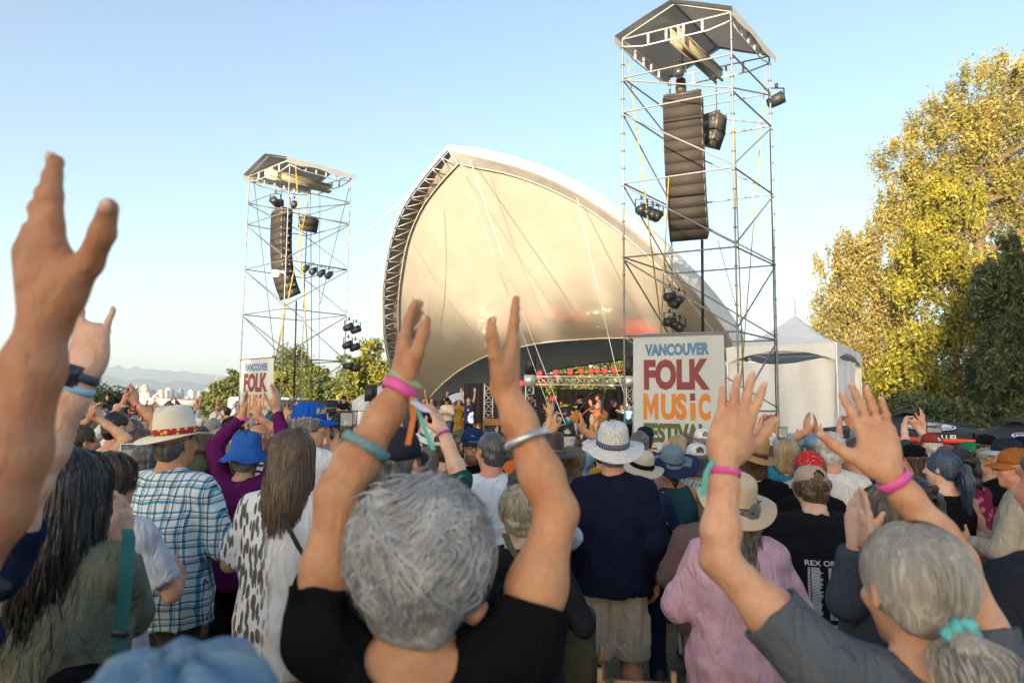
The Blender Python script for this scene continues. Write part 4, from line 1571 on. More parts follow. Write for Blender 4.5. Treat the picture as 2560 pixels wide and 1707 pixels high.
# the tree line behind us that keeps the low sun off the crowd
for i in range(24):
    x = -60 + i * 1.75 + random.uniform(-0.5, 0.5)
    hgt = (22.0 if x < -45 else (21.8 if x < -36.5 else (18.0 if x < -30.5 else 25.5))) + (0.0, 0.5, -0.3, 0.7)[i % 4]
    bl = [(random.uniform(-1.2, 1.2), random.uniform(-1, 1), hgt * q, 2.6, 2.3, 2.2) for q in (0.14, 0.26, 0.38, 0.5, 0.62, 0.73, 0.82, 0.89)]
    tree('broad green tree in the row at the back of the field', (x, -78 - 4 * (i % 2) + random.uniform(-1, 1), 0), bl, 2400, 0.55, LG, 200 + i, group='row of trees at the back of the field', clump=0.34)
# ------------------------------------------------------------------ the tensile canopy over the stage
def canvas_mat(name, col, tr=0.12):
    m = bpy.data.materials.new(name); m.use_nodes = True
    nt = m.node_tree; b = nt.nodes['Principled BSDF']; out = nt.nodes['Material Output']
    n1 = N(nt, 'TexNoise', i_Scale=0.8, i_Detail=7.0, i_Distortion=0.8)
    lk(nt, coords(nt, (1, 1, 0.4)), n1.inputs['Vector'])
    c = ramp(nt, n1.outputs[0], [(0.3, dk(col, 0.90)), (0.55, col), (0.75, dk(col, 1.06))])
    lk(nt, c, b.inputs['Base Color'])
    b.inputs['Roughness'].default_value = 0.95
    b.inputs['Specular IOR Level'].default_value = 0.05
    n2 = N(nt, 'TexNoise', i_Scale=2.5, i_Detail=3.0, i_Distortion=1.0)
    lk(nt, coords(nt, (1, 1, 0.5)), n2.inputs['Vector'])
    bump(nt, b, n2.outputs[0], 0.05, 0.10)
    t = N(nt, 'BsdfTranslucent'); lk(nt, c, t.inputs[0])
    mx = N(nt, 'MixShader'); mx.inputs[0].default_value = tr
    lk(nt, b.outputs[0], mx.inputs[1]); lk(nt, t.outputs[0], mx.inputs[2]); lk(nt, mx.outputs[0], out.inputs[0])
    return m


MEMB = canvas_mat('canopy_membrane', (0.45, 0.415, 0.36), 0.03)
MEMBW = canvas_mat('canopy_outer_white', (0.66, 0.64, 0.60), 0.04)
STEEL = M_plain('galvanised_steel', (0.22, 0.22, 0.225), 0.5, metal=0.55, var=0.15, scale=4, bmp=0.1)
ALU = M_plain('truss_aluminium', (0.62, 0.63, 0.65), 0.40, metal=0.5, var=0.1, bmp=0.05)
BLACK = M_plain('black_paint', (0.018, 0.018, 0.020), 0.55, var=0.3, bmp=0.1)
DRAPE = M_plain('black_drape', (0.022, 0.020, 0.022), 0.95, var=0.3, bmp=0.3, bscale=10)
WHITEV = canvas_mat('marquee_vinyl', (0.84, 0.84, 0.84), 0.10)
TARP = canvas_mat('tower_roof_tarp', (0.40, 0.40, 0.40), 0.15)


def spline(P, n):
    P = np.asarray(P, float)
    m = len(P)
    out = []
    for t in np.linspace(0, m - 1, n):
        i = min(int(t), m - 2); f = t - i
        p0, p1, p2, p3 = P[max(i - 1, 0)], P[i], P[i + 1], P[min(i + 2, m - 1)]
        out.append(0.5 * ((2 * p1) + (p2 - p0) * f + (2 * p0 - 5 * p1 + 4 * p2 - p3) * f * f + (3 * p1 - p0 - 3 * p2 + p3) * f ** 3))
    return np.array(out)


def wl(pts, d0, d1, pw=1.0):
    n = len(pts)
    return [W(x, y, d0 + (d1 - d0) * (i / (n - 1)) ** pw) for i, (x, y) in enumerate(pts)]


AP_D = 23.4
NL, NR = 26, 30
# left arch, from the apex down to its foot; right arch likewise
Lout = spline(wl([(1120, 372), (1052, 452), (1003, 528), (974, 611), (960, 698), (957, 763), (961, 841), (972, 905), (988, 970), (1012, 1092)], AP_D, 32.0), NL)
Lin = spline(wl([(1146, 410), (1097, 464), (1053, 524), (1020, 602), (1003, 689), (996, 763), (997, 841), (1004, 910), (1016, 983), (1040, 1095)], AP_D + .2, 32.6), NL)
Rtop = spline(wl([(1122, 362), (1180, 368), (1267, 386), (1359, 416), (1451, 457), (1530, 503), (1600, 551), (1650, 590), (1705, 644), (1755, 694), (1806, 754), (1848, 818), (1870, 890), (1888, 1120)], AP_D + .5, 24.6), NR)
Rrim = spline(wl([(1124, 378), (1175, 390), (1255, 410), (1340, 436), (1430, 478), (1510, 527), (1580, 578), (1632, 622), (1682, 674), (1735, 730), (1782, 786), (1822, 842), (1845, 900), (1868, 1125)], AP_D, 23.0), NR)
Rin = spline(wl([(1148, 411), (1200, 422), (1270, 436), (1352, 464), (1440, 506), (1516, 556), (1580, 606), (1626, 648), (1674, 698), (1722, 752), (1766, 806), (1805, 860), (1826, 915), (1850, 1125)], AP_D + .3, 23.6), NR)
canopy = empty('stage_canopy', (0, 27, 0), 0, 'large peaked cream fabric canopy arching over the stage between two scaffold towers', 'canopy')
CO = arr(0, 27, 0)
front = np.concatenate([Lin[::-1], Rin[1:]])
nf = len(front)
u = np.linspace(0, 1, nf)
crease = spline(wl([(1062, 1010), (1079, 983), (1107, 951), (1153, 914), (1212, 882), (1258, 868), (1313, 853), (1382, 841), (1474, 834), (1566, 831), (1680, 836), (1770, 850), (1812, 868), (1840, 920), (1852, 1110)], 33.2, 24.0, 0.85), nf)
crease[:, 1] += 2.2 * np.sin(np.clip(u, 0, 1) * math.pi)
for i in range(nf):                        # keep the picture position when pushing the crease back
    pass
back = spline(wl([(1075, 1040), (1092, 1010), (1125, 985), (1180, 972), (1240, 968), (1289, 960), (1330, 942), (1379, 926), (1486, 908), (1575, 897), (1690, 890), (1780, 888), (1815, 900), (1842, 940), (1854, 1112)], 34.5, 25.0), nf)
bd = 7.5 * np.sin(u * math.pi) ** 0.8
for i in range(nf):
    dd = back[i, 1] + bd[i]
    v = (back[i] - CAM) / (back[i, 1])
    back[i] = CAM + v * dd
    v = (crease[i] - CAM) / crease[i, 1]
mid = front * 0.50 + crease * 0.50
mid[:, 2] -= 0.9 * np.sin(u * math.pi)
mid[:, 1] += 1.0 * np.sin(u * math.pi)
rows = []
for v in np.linspace(0, 1, 22):
    rows.append((1 - v) ** 2 * front + 2 * v * (1 - v) * mid + v * v * crease)
inner = np.array(rows)
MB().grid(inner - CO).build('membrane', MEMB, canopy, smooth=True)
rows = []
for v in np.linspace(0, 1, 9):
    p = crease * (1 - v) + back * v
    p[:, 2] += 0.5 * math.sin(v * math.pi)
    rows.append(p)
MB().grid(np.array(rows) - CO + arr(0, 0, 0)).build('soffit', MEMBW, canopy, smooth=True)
for i in range(6, nf - 6, 11):
    MB().tube(list(inner[:, i] - CO + arr(0, -0.012, -0.008)), 0.006, 4).build('panel_seam', MEMB, canopy, smooth=True)
MB().tube(list(crease[2:-2] - CO + arr(0, -0.05, -0.03)), 0.035, 5).build('crease_seam', MEMBW, canopy, smooth=True)
STRIP_ = M_plain('edge_cable_grey', (0.12, 0.12, 0.125), 0.7)
MB().tube(list(back[2:-2] - CO), 0.06, 6).build('back_edge_cable', STRIP_, canopy, smooth=True)
# the grey strip with painted-in shadow between rim and membrane, the white outer flap and the arch trusses
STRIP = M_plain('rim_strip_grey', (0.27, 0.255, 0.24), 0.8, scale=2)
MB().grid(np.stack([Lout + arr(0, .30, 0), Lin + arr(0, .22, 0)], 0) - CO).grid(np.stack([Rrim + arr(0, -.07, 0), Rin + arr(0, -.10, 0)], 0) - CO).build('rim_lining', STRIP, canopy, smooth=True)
outer = Lout.copy()
cen = np.array([front[:, 0].mean(), 26, 4])
od = (Lout - cen); od[:, 1] = 0; od /= np.linalg.norm(od, axis=1, keepdims=True)
kk = np.linspace(1, 0.25, NL)[:, None]
Lfl = Lout + od * 0.26 * kk + arr(0, 0.9, 0)
nosew = np.stack([Lout + od * 0.02 + arr(0, -0.02, 0), Lout + od * 0.16 * kk + arr(0, 0.1, 0), Lfl], 0)
MB().grid(nosew - CO).build('outer_flap', MEMBW, canopy, smooth=True)
nr2 = np.stack([Rrim + arr(0, -0.05, 0.0), (Rrim + Rtop) / 2 + arr(0, 0.0, 0.06), Rtop, Rtop + arr(0, 0.8, 0.02)], 0)
MB().grid(nr2 - CO).build('outer_flap', MEMBW, canopy, smooth=True)
for nm, A, B, st in (('arch_truss', Lout, Lin, 1), ('arch_truss', Rrim, Rin, 1)):
    m = MB()
    m.tube(list(A - CO), 0.04, 6)
    m.tube(list(B - CO + arr(0, -0.05, 0)), 0.035, 6)
    Aa, Bb = spline(A, 58), spline(B, 58)
    for i in range(0, 56, 2):
        m.tube([Aa[i] - CO, Bb[i + 1] - CO + arr(0, -0.05, 0)], 0.017, 4)
        m.tube([Bb[i + 1] - CO + arr(0, -0.05, 0), Aa[i + 2] - CO], 0.017, 4)
    m.build(nm, M_plain('arch_steel', (0.50, 0.46, 0.40), 0.5, metal=0.5), canopy)
# outer skin seen from behind and above
skin_b = np.stack([front + arr(0, 0.6, 0.35), (front * 0.45 + crease * 0.55) + arr(0, 1.8, 0.8), crease + arr(0, 1.2, 0.3)], 0)
MB().grid(skin_b - CO).build('outer_skin', MEMBW, canopy, smooth=True)
# cables
WIRE = M_plain('steel_wire', (0.55, 0.54, 0.52), 0.5, metal=0.4, bmp=0)
WIREW = M_plain('white_rope', (0.75, 0.74, 0.72), 0.7, bmp=0)


def cable(label, pts, r, mat, name='guy_wire', group=None):
    o = MB().tube([arr(*p) for p in pts], r, 5).build(name, mat)
    tag(o, label, 'cable', group)
    return o


for lab, a, b, da, db in [
        ('thin stay cable hanging inside the canopy nearest its left edge', (1123, 441), (1056, 870), 24.5, 30),
        ('stay cable running from the canopy peak down the middle of the membrane', (1148, 402), (1272, 740), 24.0, 23.6),
        ('stay cable crossing the membrane from the peak to the right', (1201, 425), (1424, 730), 24.0, 27.5),
        ('short stay cable under the right rim of the canopy', (1470, 535), (1556, 690), 23.6, 26.5)]:
    cable(lab, [W(*a, da), W(*b, db)], 0.008, WIRE)
cable('white guy rope from the canopy peak down to the crowd in front of the stage', [W(1176, 402, 23.3), W(1294, 750, 21.0), W(1425, 1090, 18.5)], 0.013, WIREW)
cable('second white guy rope from the right rim down past the scaffold leg', [W(1443, 495, 23), W(1538, 914, 20.0), W(1604, 1120, 18.8)], 0.013, WIREW)
cable('thin guy rope from the middle of the membrane to the front of the stage', [W(1272, 740, 23.6), W(1359, 983, 20.5), W(1390, 1075, 19.5)], 0.009, WIREW)
cable('thin guy wire running from the canopy edge toward the left tower top', [W(1038, 473, 27), W(868, 620, 31)], 0.008, WIREW)
cable('lower thin guy wire from the canopy edge to the left tower', [W(976, 600, 29), W(868, 680, 31)], 0.008, WIREW)
cable('guy wire slanting from the left tower down to the ground at the city side', [W(600, 885, 30.2), W(500, 985, 34)], 0.010, WIRE)


# ------------------------------------------------------------------ scaffold towers
def scaffold(label, corners, ztop, zn, roof_h, banner_side=0):
    """corners: A (left), B (front), C (right), D (back) as (x, y); zn: node heights"""
    A, B, C, D = [arr(*q, 0) for q in corners]
    root = empty('scaffold_tower', B, 0, label, 'scaffold tower')
    o = B.copy()
    cs = [A - o, B - o, C - o, D - o]

    def up(p, z): return p + arr(0, 0, z)
    ringm = MB().lathe([(0.030, -0.006), (0.062, -0.006), (0.062, 0.006), (0.030, 0.006)], 8, closed=True).mesh('rosette')
    for p in cs:
        leg = tube_obj('leg', up(p, -0.55), up(p, ztop), 0.026, STEEL, root)
        m = MB()
        for z in np.arange(0.4, ztop, 0.5):
            m.lathe([(0.024, z - .008), (0.058, z - .008), (0.058, z + .008), (0.024, z + .008)], 8, c=p)
        m.build('rosettes', STEEL, root)['kind'] = 'stuff'
    for i in range(4):
        p, q = cs[i], cs[(i + 1) % 4]
        for j, z in enumerate(zn):
            tube_obj('ledger', up(p, z), up(q, z), 0.024, STEEL, root)
        for j in range(len(zn) - 1):
            a, b = (p, q) if (i in (0,)) else (q, p)
            tube_obj('brace', up(a, zn[j + 1] - 0.06), up(b, zn[j] + 0.08), 0.022, STEEL, root)
        tube_obj('brace', up(q if i == 0 else p, zn[0] - 0.06), up(p if i == 0 else q, max(0.1, zn[0] - 2.0)), 0.022, STEEL, root)
        # lattice rail under the eave
        z1, z0 = ztop - 0.02, ztop - 0.36
        m = MB()
        u = q - p
        m.tube([up(p, z1), up(q, z1)], 0.022, 6)
        m.tube([up(p, z0 + 0.12), up(p + u * 0.2, z0), up(p + u * 0.8, z0), up(q, z0 + 0.12)], 0.022, 6)
        for t in (0.25, 0.42, 0.58, 0.75): m.beam(up(p + u * t, z0), up(p + u * t, z1), 0.07, 0.02)
        m.build('eave_rail', M_plain('eave_rail_warm', (0.55, 0.53, 0.50), 0.45, metal=0.4), root)
    # gable roof: ridge from the middle of A-B to the middle of D-C
    r0, r1 = up((cs[0] + cs[1]) / 2, ztop + roof_h), up((cs[3] + cs[2]) / 2, ztop + roof_h)
    ov = nrm(r0 - r1) * arr(1, 1, 0) * 0.22
    n = 10
    for (e0, e1) in ((cs[0], cs[3]), (cs[1], cs[2])):
        e0, e1 = up(e0, ztop), up(e1, ztop)
        tube_obj('rafter', e0, r0, 0.026, STEEL, root); tube_obj('rafter', e1, r1, 0.026, STEEL, root)
        out = nrm((e0 - (r0 - arr(0, 0, roof_h))) * arr(1, 1, 0)) * 0.12
        P = np.zeros((n, n, 3)); 
        for a in range(n):
            for b in range(n):
                s, t = a / (n - 1), b / (n - 1)
                p = (r0 + ov) * (1 - s) + (r1 - ov) * s
                q = (e0 + ov + out) * (1 - s) + (e1 - ov + out) * s
                w = p * (1 - t) + q * t
                w[2] += 0.03 - 0.06 * math.sin(math.pi * s) * math.sin(math.pi * t) + 0.015 * math.sin(9 * s + 4 * t)
                P[a, b] = w
        # a short hanging edge
        E = np.stack([P[:, -1], P[:, -1] - arr(0, 0, 0.22) + np.array([[0, 0, 0.04 * math.sin(5 * k)] for k in range(n)])], 1)
        MB().grid(P).grid(E).build('roof_tarp', TARP, root, smooth=True)
    tube_obj('ridge_pole', r0, r1, 0.028, STEEL, root)
    # the beam that carries the loudspeakers
    m0, m1 = up((cs[0] + cs[3]) / 2, ztop - 0.55) , up((cs[1] + cs[2]) / 2, ztop - 0.55)
    return root, cs, o


TRA, TRB, TRC = W(1559, 560, 18.45), W(1838, 560, 17.07), W(1934, 560, 19.3)
TRD = TRA + TRC - TRB
znR = [W(1838, py, 17.07)[2] for py in (828, 617, 418, 227)]
ztR = W(1830, 30, 17.07)[2]
towerR, csR, oR = scaffold('tall steel scaffold tower on the right carrying the big hanging loudspeakers', [TRA[:2], TRB[:2], TRC[:2], TRD[:2]], ztR, [znR[0] - 2.0] + znR + [znR[3] + 1.0], 0.62)
TLA, TLB, TLC = W(611, 700, 30.2), W(713, 700, 28.0), W(868, 700, 30.0)
TLD = TLA + TLC - TLB
zl = [W(711, py, 28.0)[2] for py in (771, 649)]
st = zl[1] - zl[0]
znL = [zl[0] - 4 * st / 2 + st * 0.0, zl[0] - st, zl[0], zl[1], zl[1] + st, zl[1] + st + 1.0]
znL = [max(0.4, zl[0] - 2 * st), zl[0] - st, zl[0], zl[0] + st, zl[0] + 2 * st, zl[0] + 2 * st + 1.0]
ztL = W(735, 398, 28.0)[2]
towerL, csL, oL = scaffold('steel scaffold tower left of the stage with a peaked tarpaulin roof', [TLA[:2], TLB[:2], TLC[:2], TLD[:2]], ztL, znL, 0.55)
# carrying beams
for root, cs, zt, lab in ((towerR, csR, ztR, 'R'), (towerL, csL, ztL, 'L')):
    a = (cs[0] + cs[1]) / 2; b = (cs[2] + cs[3]) / 2
    m = MB()
    z = zt - 0.10
    a2, b2 = a + nrm(a - b) * 0.05, b + nrm(b - a) * 0.1
    for k in (-0.10, 0.10):
        off = nrm(np.cross(nrm(b - a), arr(0, 0, 1))) * k
        for dz in (0, -0.34):
            m.beam(a2 + off + arr(0, 0, z + dz), b2 + off + arr(0, 0, z + dz), 0.06, 0.05)
        m.beam(a2 + off + arr(0, 0, z - .17), b2 + off + arr(0, 0, z - .17), 0.012, 0.30)
    m.build('carrying_beam', M_plain('beam_yellowish', (0.38, 0.33, 0.24), 0.5, metal=0.3), root)

GRILLE = M_plain('speaker_grille', (0.030, 0.0235, 0.019), 0.85, var=0.12, scale=3, bmp=0.5, bscale=220)
CABIN = M_plain('speaker_box', (0.030, 0.027, 0.026), 0.6, bmp=0.3, bscale=90)


def line_array(label, top, f, n, w, hgt, dep, angles):
    """a hanging column of cabinets; f horizontal facing direction, angles tilt downward in degrees per cabinet"""
    root = empty('line_array', top, 0, label, 'loudspeakers')
    f = nrm(arr(f[0], f[1], 0)); x = np.cross(f, arr(0, 0, 1))
    bm = MB(); b2 = 0.5 * w
    # cabinet in its own frame: x width, y forward, z up, hanging from its top front edge
    prof = [(0, 0), (0, -hgt), (-dep, -hgt * 0.94), (-dep, -hgt * 0.06)]
    V = [(sx * b2, y, z) for sx in (-1, 1) for y, z in prof]
    bm.add(V, [(3, 2, 1, 0), (4, 5, 6, 7), (1, 2, 6, 5), (2, 3, 7, 6), (3, 0, 4, 7), (0, 1, 5, 4)])
    cm = bm.mesh('cabinet')
    gm = MB().box((-b2 + 0.012, 0.001, -hgt + 0.005), (b2 - 0.012, 0.006, -0.005)).mesh('grille')
    rgs = []
    for sx in (-1, 1):
        rgs += [MB() for _ in range(3)]
        rgs[-3].box((sx * (b2 + 0.001) - 0.012, -dep * 0.85, -hgt * 0.62), (sx * (b2 + 0.001) + 0.012, -dep * 0.62, -hgt * 0.38))
        rgs[-2].box((sx * (b2 + 0.001) - 0.010, -dep * 0.40, -hgt * 0.40), (sx * (b2 + 0.001) + 0.010, -dep * 0.30, -hgt * 0.2))
        rgs[-1].box((sx * (b2 + 0.001) - 0.014, -0.07, -hgt * 0.95), (sx * (b2 + 0.001) + 0.014, -0.03, -hgt * 0.05))
    dmm = [x_.mesh('rigging') for x_ in rgs]
    p = arr(0, 0, 0); ang = 0
    for i in range(n):
        ang += angles[i]
        a = R_(ang)
        fy = f * math.cos(a) - arr(0, 0, 1) * math.sin(a)
        fz = f * math.sin(a) + arr(0, 0, 1) * math.cos(a)
        M = Matrix(np.array([[x[0], fy[0], fz[0], p[0]], [x[1], fy[1], fz[1], p[1]], [x[2], fy[2], fz[2], p[2]], [0, 0, 0, 1]]).tolist())
        c = obj('cabinet', cm, CABIN, root); c.matrix_local = M
        obj('grille', gm, GRILLE, c)
        for x_ in dmm: obj('rigging', x_, M_plain('rigging_steel', (0.20, 0.18, 0.16), 0.45, metal=0.5), c)
        p = p - fz * hgt * 1.0
    m = MB()
    for sx in (-1, 1): m.beam(x * sx * b2 * 0.8 + arr(0, 0, .06), x * sx * b2 * 0.8 - f * dep * 1.0 + arr(0, 0, .06), 0.06, 0.10)
    m.beam(x * b2 - f * 0.1 + arr(0, 0, .08), -x * b2 - f * 0.1 + arr(0, 0, .08), 0.05, 0.08)
    m.tube([-f * dep * .4 + arr(0, 0, 0.05), -f * dep * .4 + arr(0, 0, 1.3)], 0.015, 5)
    if n > 3: m.lathe([(0.14, 0.1), (0.16, 0.3), (0.14, 0.55), (0.05, 0.6)], 10, c=-f * dep * .4 + x * .05)
    m.build('hoist', M_plain('hoist_dark', (0.05, 0.04, 0.035), 0.5), root)
    return root


tp = W(1704, 238, 18.6)
line_array('tall curved column of dark brown loudspeakers hanging in the right scaffold tower', tp, (-0.40, -0.92), 13, 1.06, 0.318, 0.52, [3, 1, 1, 1, 1.2, 1.5, 2, 2, 2.5, 3, 3.5, 4, 4.5])
p2 = W(1808, 290, 19.6)
line_array('short pair of loudspeakers hung behind the tall column in the right tower', p2, (0.75, -0.66), 2, 0.55, 0.48, 0.5, [8, 14])
tp = W(690, 527, 30.2)
line_array('curved column of black loudspeakers hanging in the left scaffold tower', tp, (-0.74, -0.67), 12, 1.10, 0.338, 0.55, [0, 0, .5, .5, 1.5, 2, 2.5, 3, 3.5, 4, 4.5, 5])
p2 = W(778, 548, 30.5)
line_array('small tilted loudspeaker cluster hanging inside the left tower', p2, (0.6, -0.8), 2, 0.75, 0.30, 0.5, [22, 6])

# ------------------------------------------------------------------ stage lights
LAMP_RED = bpy.data.materials.new('red_lamp'); LAMP_RED.use_nodes = True
_b = LAMP_RED.node_tree.nodes['Principled BSDF']
_b.inputs['Base Color'].default_value = (0.3, 0.01, 0.01, 1)
_b.inputs['Emission Color'].default_value = (1, 0.045, 0.03, 1)
_b.inputs['Emission Strength'].default_value = 0.75
LENS = M_plain('lamp_lens', (0.035, 0.04, 0.045), 0.35, bmp=0)
GLENS = M_plain('green_lens', (0.03, 0.18, 0.10), 0.1, bmp=0)
_can = MB().lathe([(0.02, -0.20), (0.10, -0.18), (0.12, -0.02), (0.125, 0.14), (0.105, 0.14), (0.10, 0.12)], 12).mesh('lamp_housing', True)
_lens = MB().lathe([(0.001, 0.132), (0.100, 0.128), (0.100, 0.12)], 12).mesh('lamp_lens', True)
_yoke = MB().beam((-0.15, 0, 0), (-0.15, 0, 0.24), 0.03, 0.01).beam((0.15, 0, 0), (0.15, 0, 0.24), 0.03, 0.01).beam((-0.155, 0, 0.245), (0.155, 0, 0.245), 0.03, 0.012).beam((0, 0, .25), (0, 0, .34), 0.05, 0.05).mesh('yoke')


def lamp(label, p, aim, s=1.0, mat=None, group=None, flip=False):
    root = empty('stage_light', p, 0, label, 'stage light', group)
    root.scale = (s, s, s)
    obj('yoke', _yoke, BLACK, root, rot=(math.pi if flip else 0, 0, 0))
    h = obj('lamp_housing', _can, BLACK, root)
    h.rotation_euler = Vector(aim).to_track_quat('Z', 'Y').to_euler()
    obj('lamp_lens', _lens, mat or LENS, h)
    return root


for i, (px, py) in enumerate([(1350, 932), (1389, 931), (1425, 930), (1453, 928), (1478, 927), (1492, 927), (1512, 927), (1535, 926), (1561, 924)]):
    lamp(('first', 'second', 'third', 'fourth', 'fifth', 'sixth', 'seventh', 'eighth', 'ninth')[i] + ' red lit lamp from the left on the bar above the stage truss', W(px, py, 26.0), (-0.1 + 0.05 * (i % 3), -1, -0.12 + 0.1 * (i % 2)), 0.95, LAMP_RED, 'red lamps on the bar above the stage')
for px, py in ((1288, 957), (1304, 957)):
    lamp(('left' if px < 1300 else 'right') + ' red lit lamp of the lower pair left of the truss gantry', W(px, py, 27.0), (-0.1, -1, -0.1), 1.1, LAMP_RED, 'lower pair of red lamps')
for i, (px, py) in enumerate([(763, 672), (783, 678), (803, 683), (822, 688)]):
    lamp(('leftmost', 'second', 'third', 'rightmost')[i] + ' dark lamp of the row of four hung in the left tower', W(px, py, 30.3), (-0.25, -0.6, -0.5), 1.15, None, 'row of four lamps in the left tower')
tl = W(842, 700, 30)
MB().tube([W(752, 655, 30.6), W(868, 675, 30.0)], 0.03, 6).build('lamp_bar', BLACK)
tag(bpy.data.objects['lamp_bar'], 'dark bar carrying the row of four lamps in the left tower', 'bar')
for i, (px, py) in enumerate([(872, 818), (890, 824), (870, 862), (888, 868), (872, 915), (888, 920)]):
    row = i // 2
    lamp(('inner', 'outer')[i % 2] + [' lamp of the upper pair', ' lamp of the middle pair', ' lamp of the lowest pair'][row] + ' clamped outside the right leg of the left tower', W(px, py, 30), (0.9, -0.3, 0.35 if row < 2 else 0), 1.3, None, ['upper', 'middle', 'lowest'][row] + ' lamp pair on the left tower leg')
for i, (px, py) in enumerate([(1604, 523), (1618, 530), (1632, 536), (1643, 540)]):
    lamp(('leftmost', 'second', 'third', 'rightmost')[i] + ' black moving head lamp in the cluster on the left face of the right tower', W(px, py, 19), (-0.5, -0.7, -0.5), 1.15, None, 'lamp cluster on the left face of the right tower')
for i, (px, py) in enumerate([(1675, 742), (1698, 750), (1684, 760), (1674, 804), (1700, 818), (1686, 812)]):
    lamp(('left', 'right', 'middle')[i % 3] + (' lamp of the upper' if i < 3 else ' lamp of the lower') + ' black cluster on the back leg of the right tower', W(px, py, 20.3), (-0.8 + 0.5 * (i % 3), -0.6, -0.2), 1.1, None, ('upper' if i < 3 else 'lower') + ' lamp cluster on the back leg')
lamp('spotlight with a green lens sticking out at the top right of the right tower', W(1942, 250, 19.3), (0.75, -0.6, 0.25), 1.45, GLENS)
lamp('dark lamp above the loudspeakers in the left tower', W(688, 505, 30.0), (-0.3, -0.8, 0.4), 1.5)
lamp('dark lamp hung behind the loudspeaker column in the left tower', W(735, 512, 30.3), (0.4, -0.8, 0.1), 1.2)
lamp('dark lamp just under the roof of the right tower', W(1697, 182, 18.4), (-0.2, -0.8, -0.4), 1.3)
# power hoist white box on the left tower
wl_ = empty('floodlight', W(690, 684, 28.1), 0, 'small white floodlight on an arm at the front leg of the left tower', 'floodlight')
MB().lathe([(0.02, 0.16), (0.16, 0.14), (0.18, -0.16), (0.15, -0.18)], 12).build('shade', M_plain('white_plastic', (0.7, 0.7, 0.68), 0.5), wl_)
MB().tube([(0.1, 0, 0.1), (0.35, 0, 0.05), (0.40, 0.0, -0.1)], 0.04, 6).build('arm', M_plain('white_plastic', (0.7, 0.7, 0.68), 0.5), wl_)

# yellow straps and black cables in the towers
YEL = M_plain('yellow_strap', (0.34, 0.25, 0.035), 0.8, bmp=0)
for lab, a, b, dd, w in [
        ('yellow strap running down the front of the left tower', (738, 400), (777, 1000), 28.6, .07), ('yellow strap crossing behind the front leg of the left tower', (772, 490), (690, 900), 30, .06),
        ('yellow strap crossing low through the left tower toward the cap', (765, 880), (735, 1020), 30.0, .09), ('yellow strap slanting across the left tower to its banner', (712, 760), (690, 900), 29, .05),
        ('yellow strap at the left side of the right tower', (1570, 150), (1650, 790), 18.9, .05), ('yellow strap hanging straight down in the right tower', (1672, 440), (1652, 835), 19.0, .045),
        ('yellow strap beside the front leg of the right tower', (1836, 320), (1860, 1000), 17.6, .045), ('yellow strap along the right leg of the right tower', (1915, 170), (1852, 960), 19.0, .04)]:
    tag(MB().beam(W(*a, dd), W(*b, dd), w * .7, 0.012).build('strap', YEL), lab, 'strap')
for lab, a, b, dd, r_ in [
        ('thick black cable hanging below the right loudspeaker column', (1755, 600), (1757, 830), 19.4, .045), ('black cable bundle hanging below the left loudspeaker column', (741, 752), (735, 1000), 30, .04),
        ('black cable down the right leg of the right tower', (1925, 330), (1942, 1090), 19.2, .018), ('thin black cable between the straps of the left tower', (777, 560), (780, 1000), 30.2, .02),
        ('second thin black cable in the left tower', (800, 480), (797, 1000), 30.4, .012), ('thin black hanging cable right of the column in the right tower', (1795, 600), (1860, 840), 19.6, .010),
        ('slanting dark wire on the left face of the left tower', (635, 455), (688, 900), 29.8, .014), ('slanting dark wire on the right face of the left tower', (873, 470), (800, 760), 29.6, .016)]:
    cable(lab, [W(*a, dd), W(*b, dd)], r_, BLACK, 'cable')

# ------------------------------------------------------------------ festival banners
INK = {n: M_plain('ink_' + n, c, 0.7, var=0.06, bmp=0) for n, c in dict(blue=(0.080, 0.18, 0.34), maroon=(0.19, 0.034, 0.036), orange=(0.52, 0.18, 0.022), green=(0.075, 0.095, 0.030)).items()}
BANV = canvas_mat('banner_vinyl', (0.50, 0.545, 0.56), 0.12)


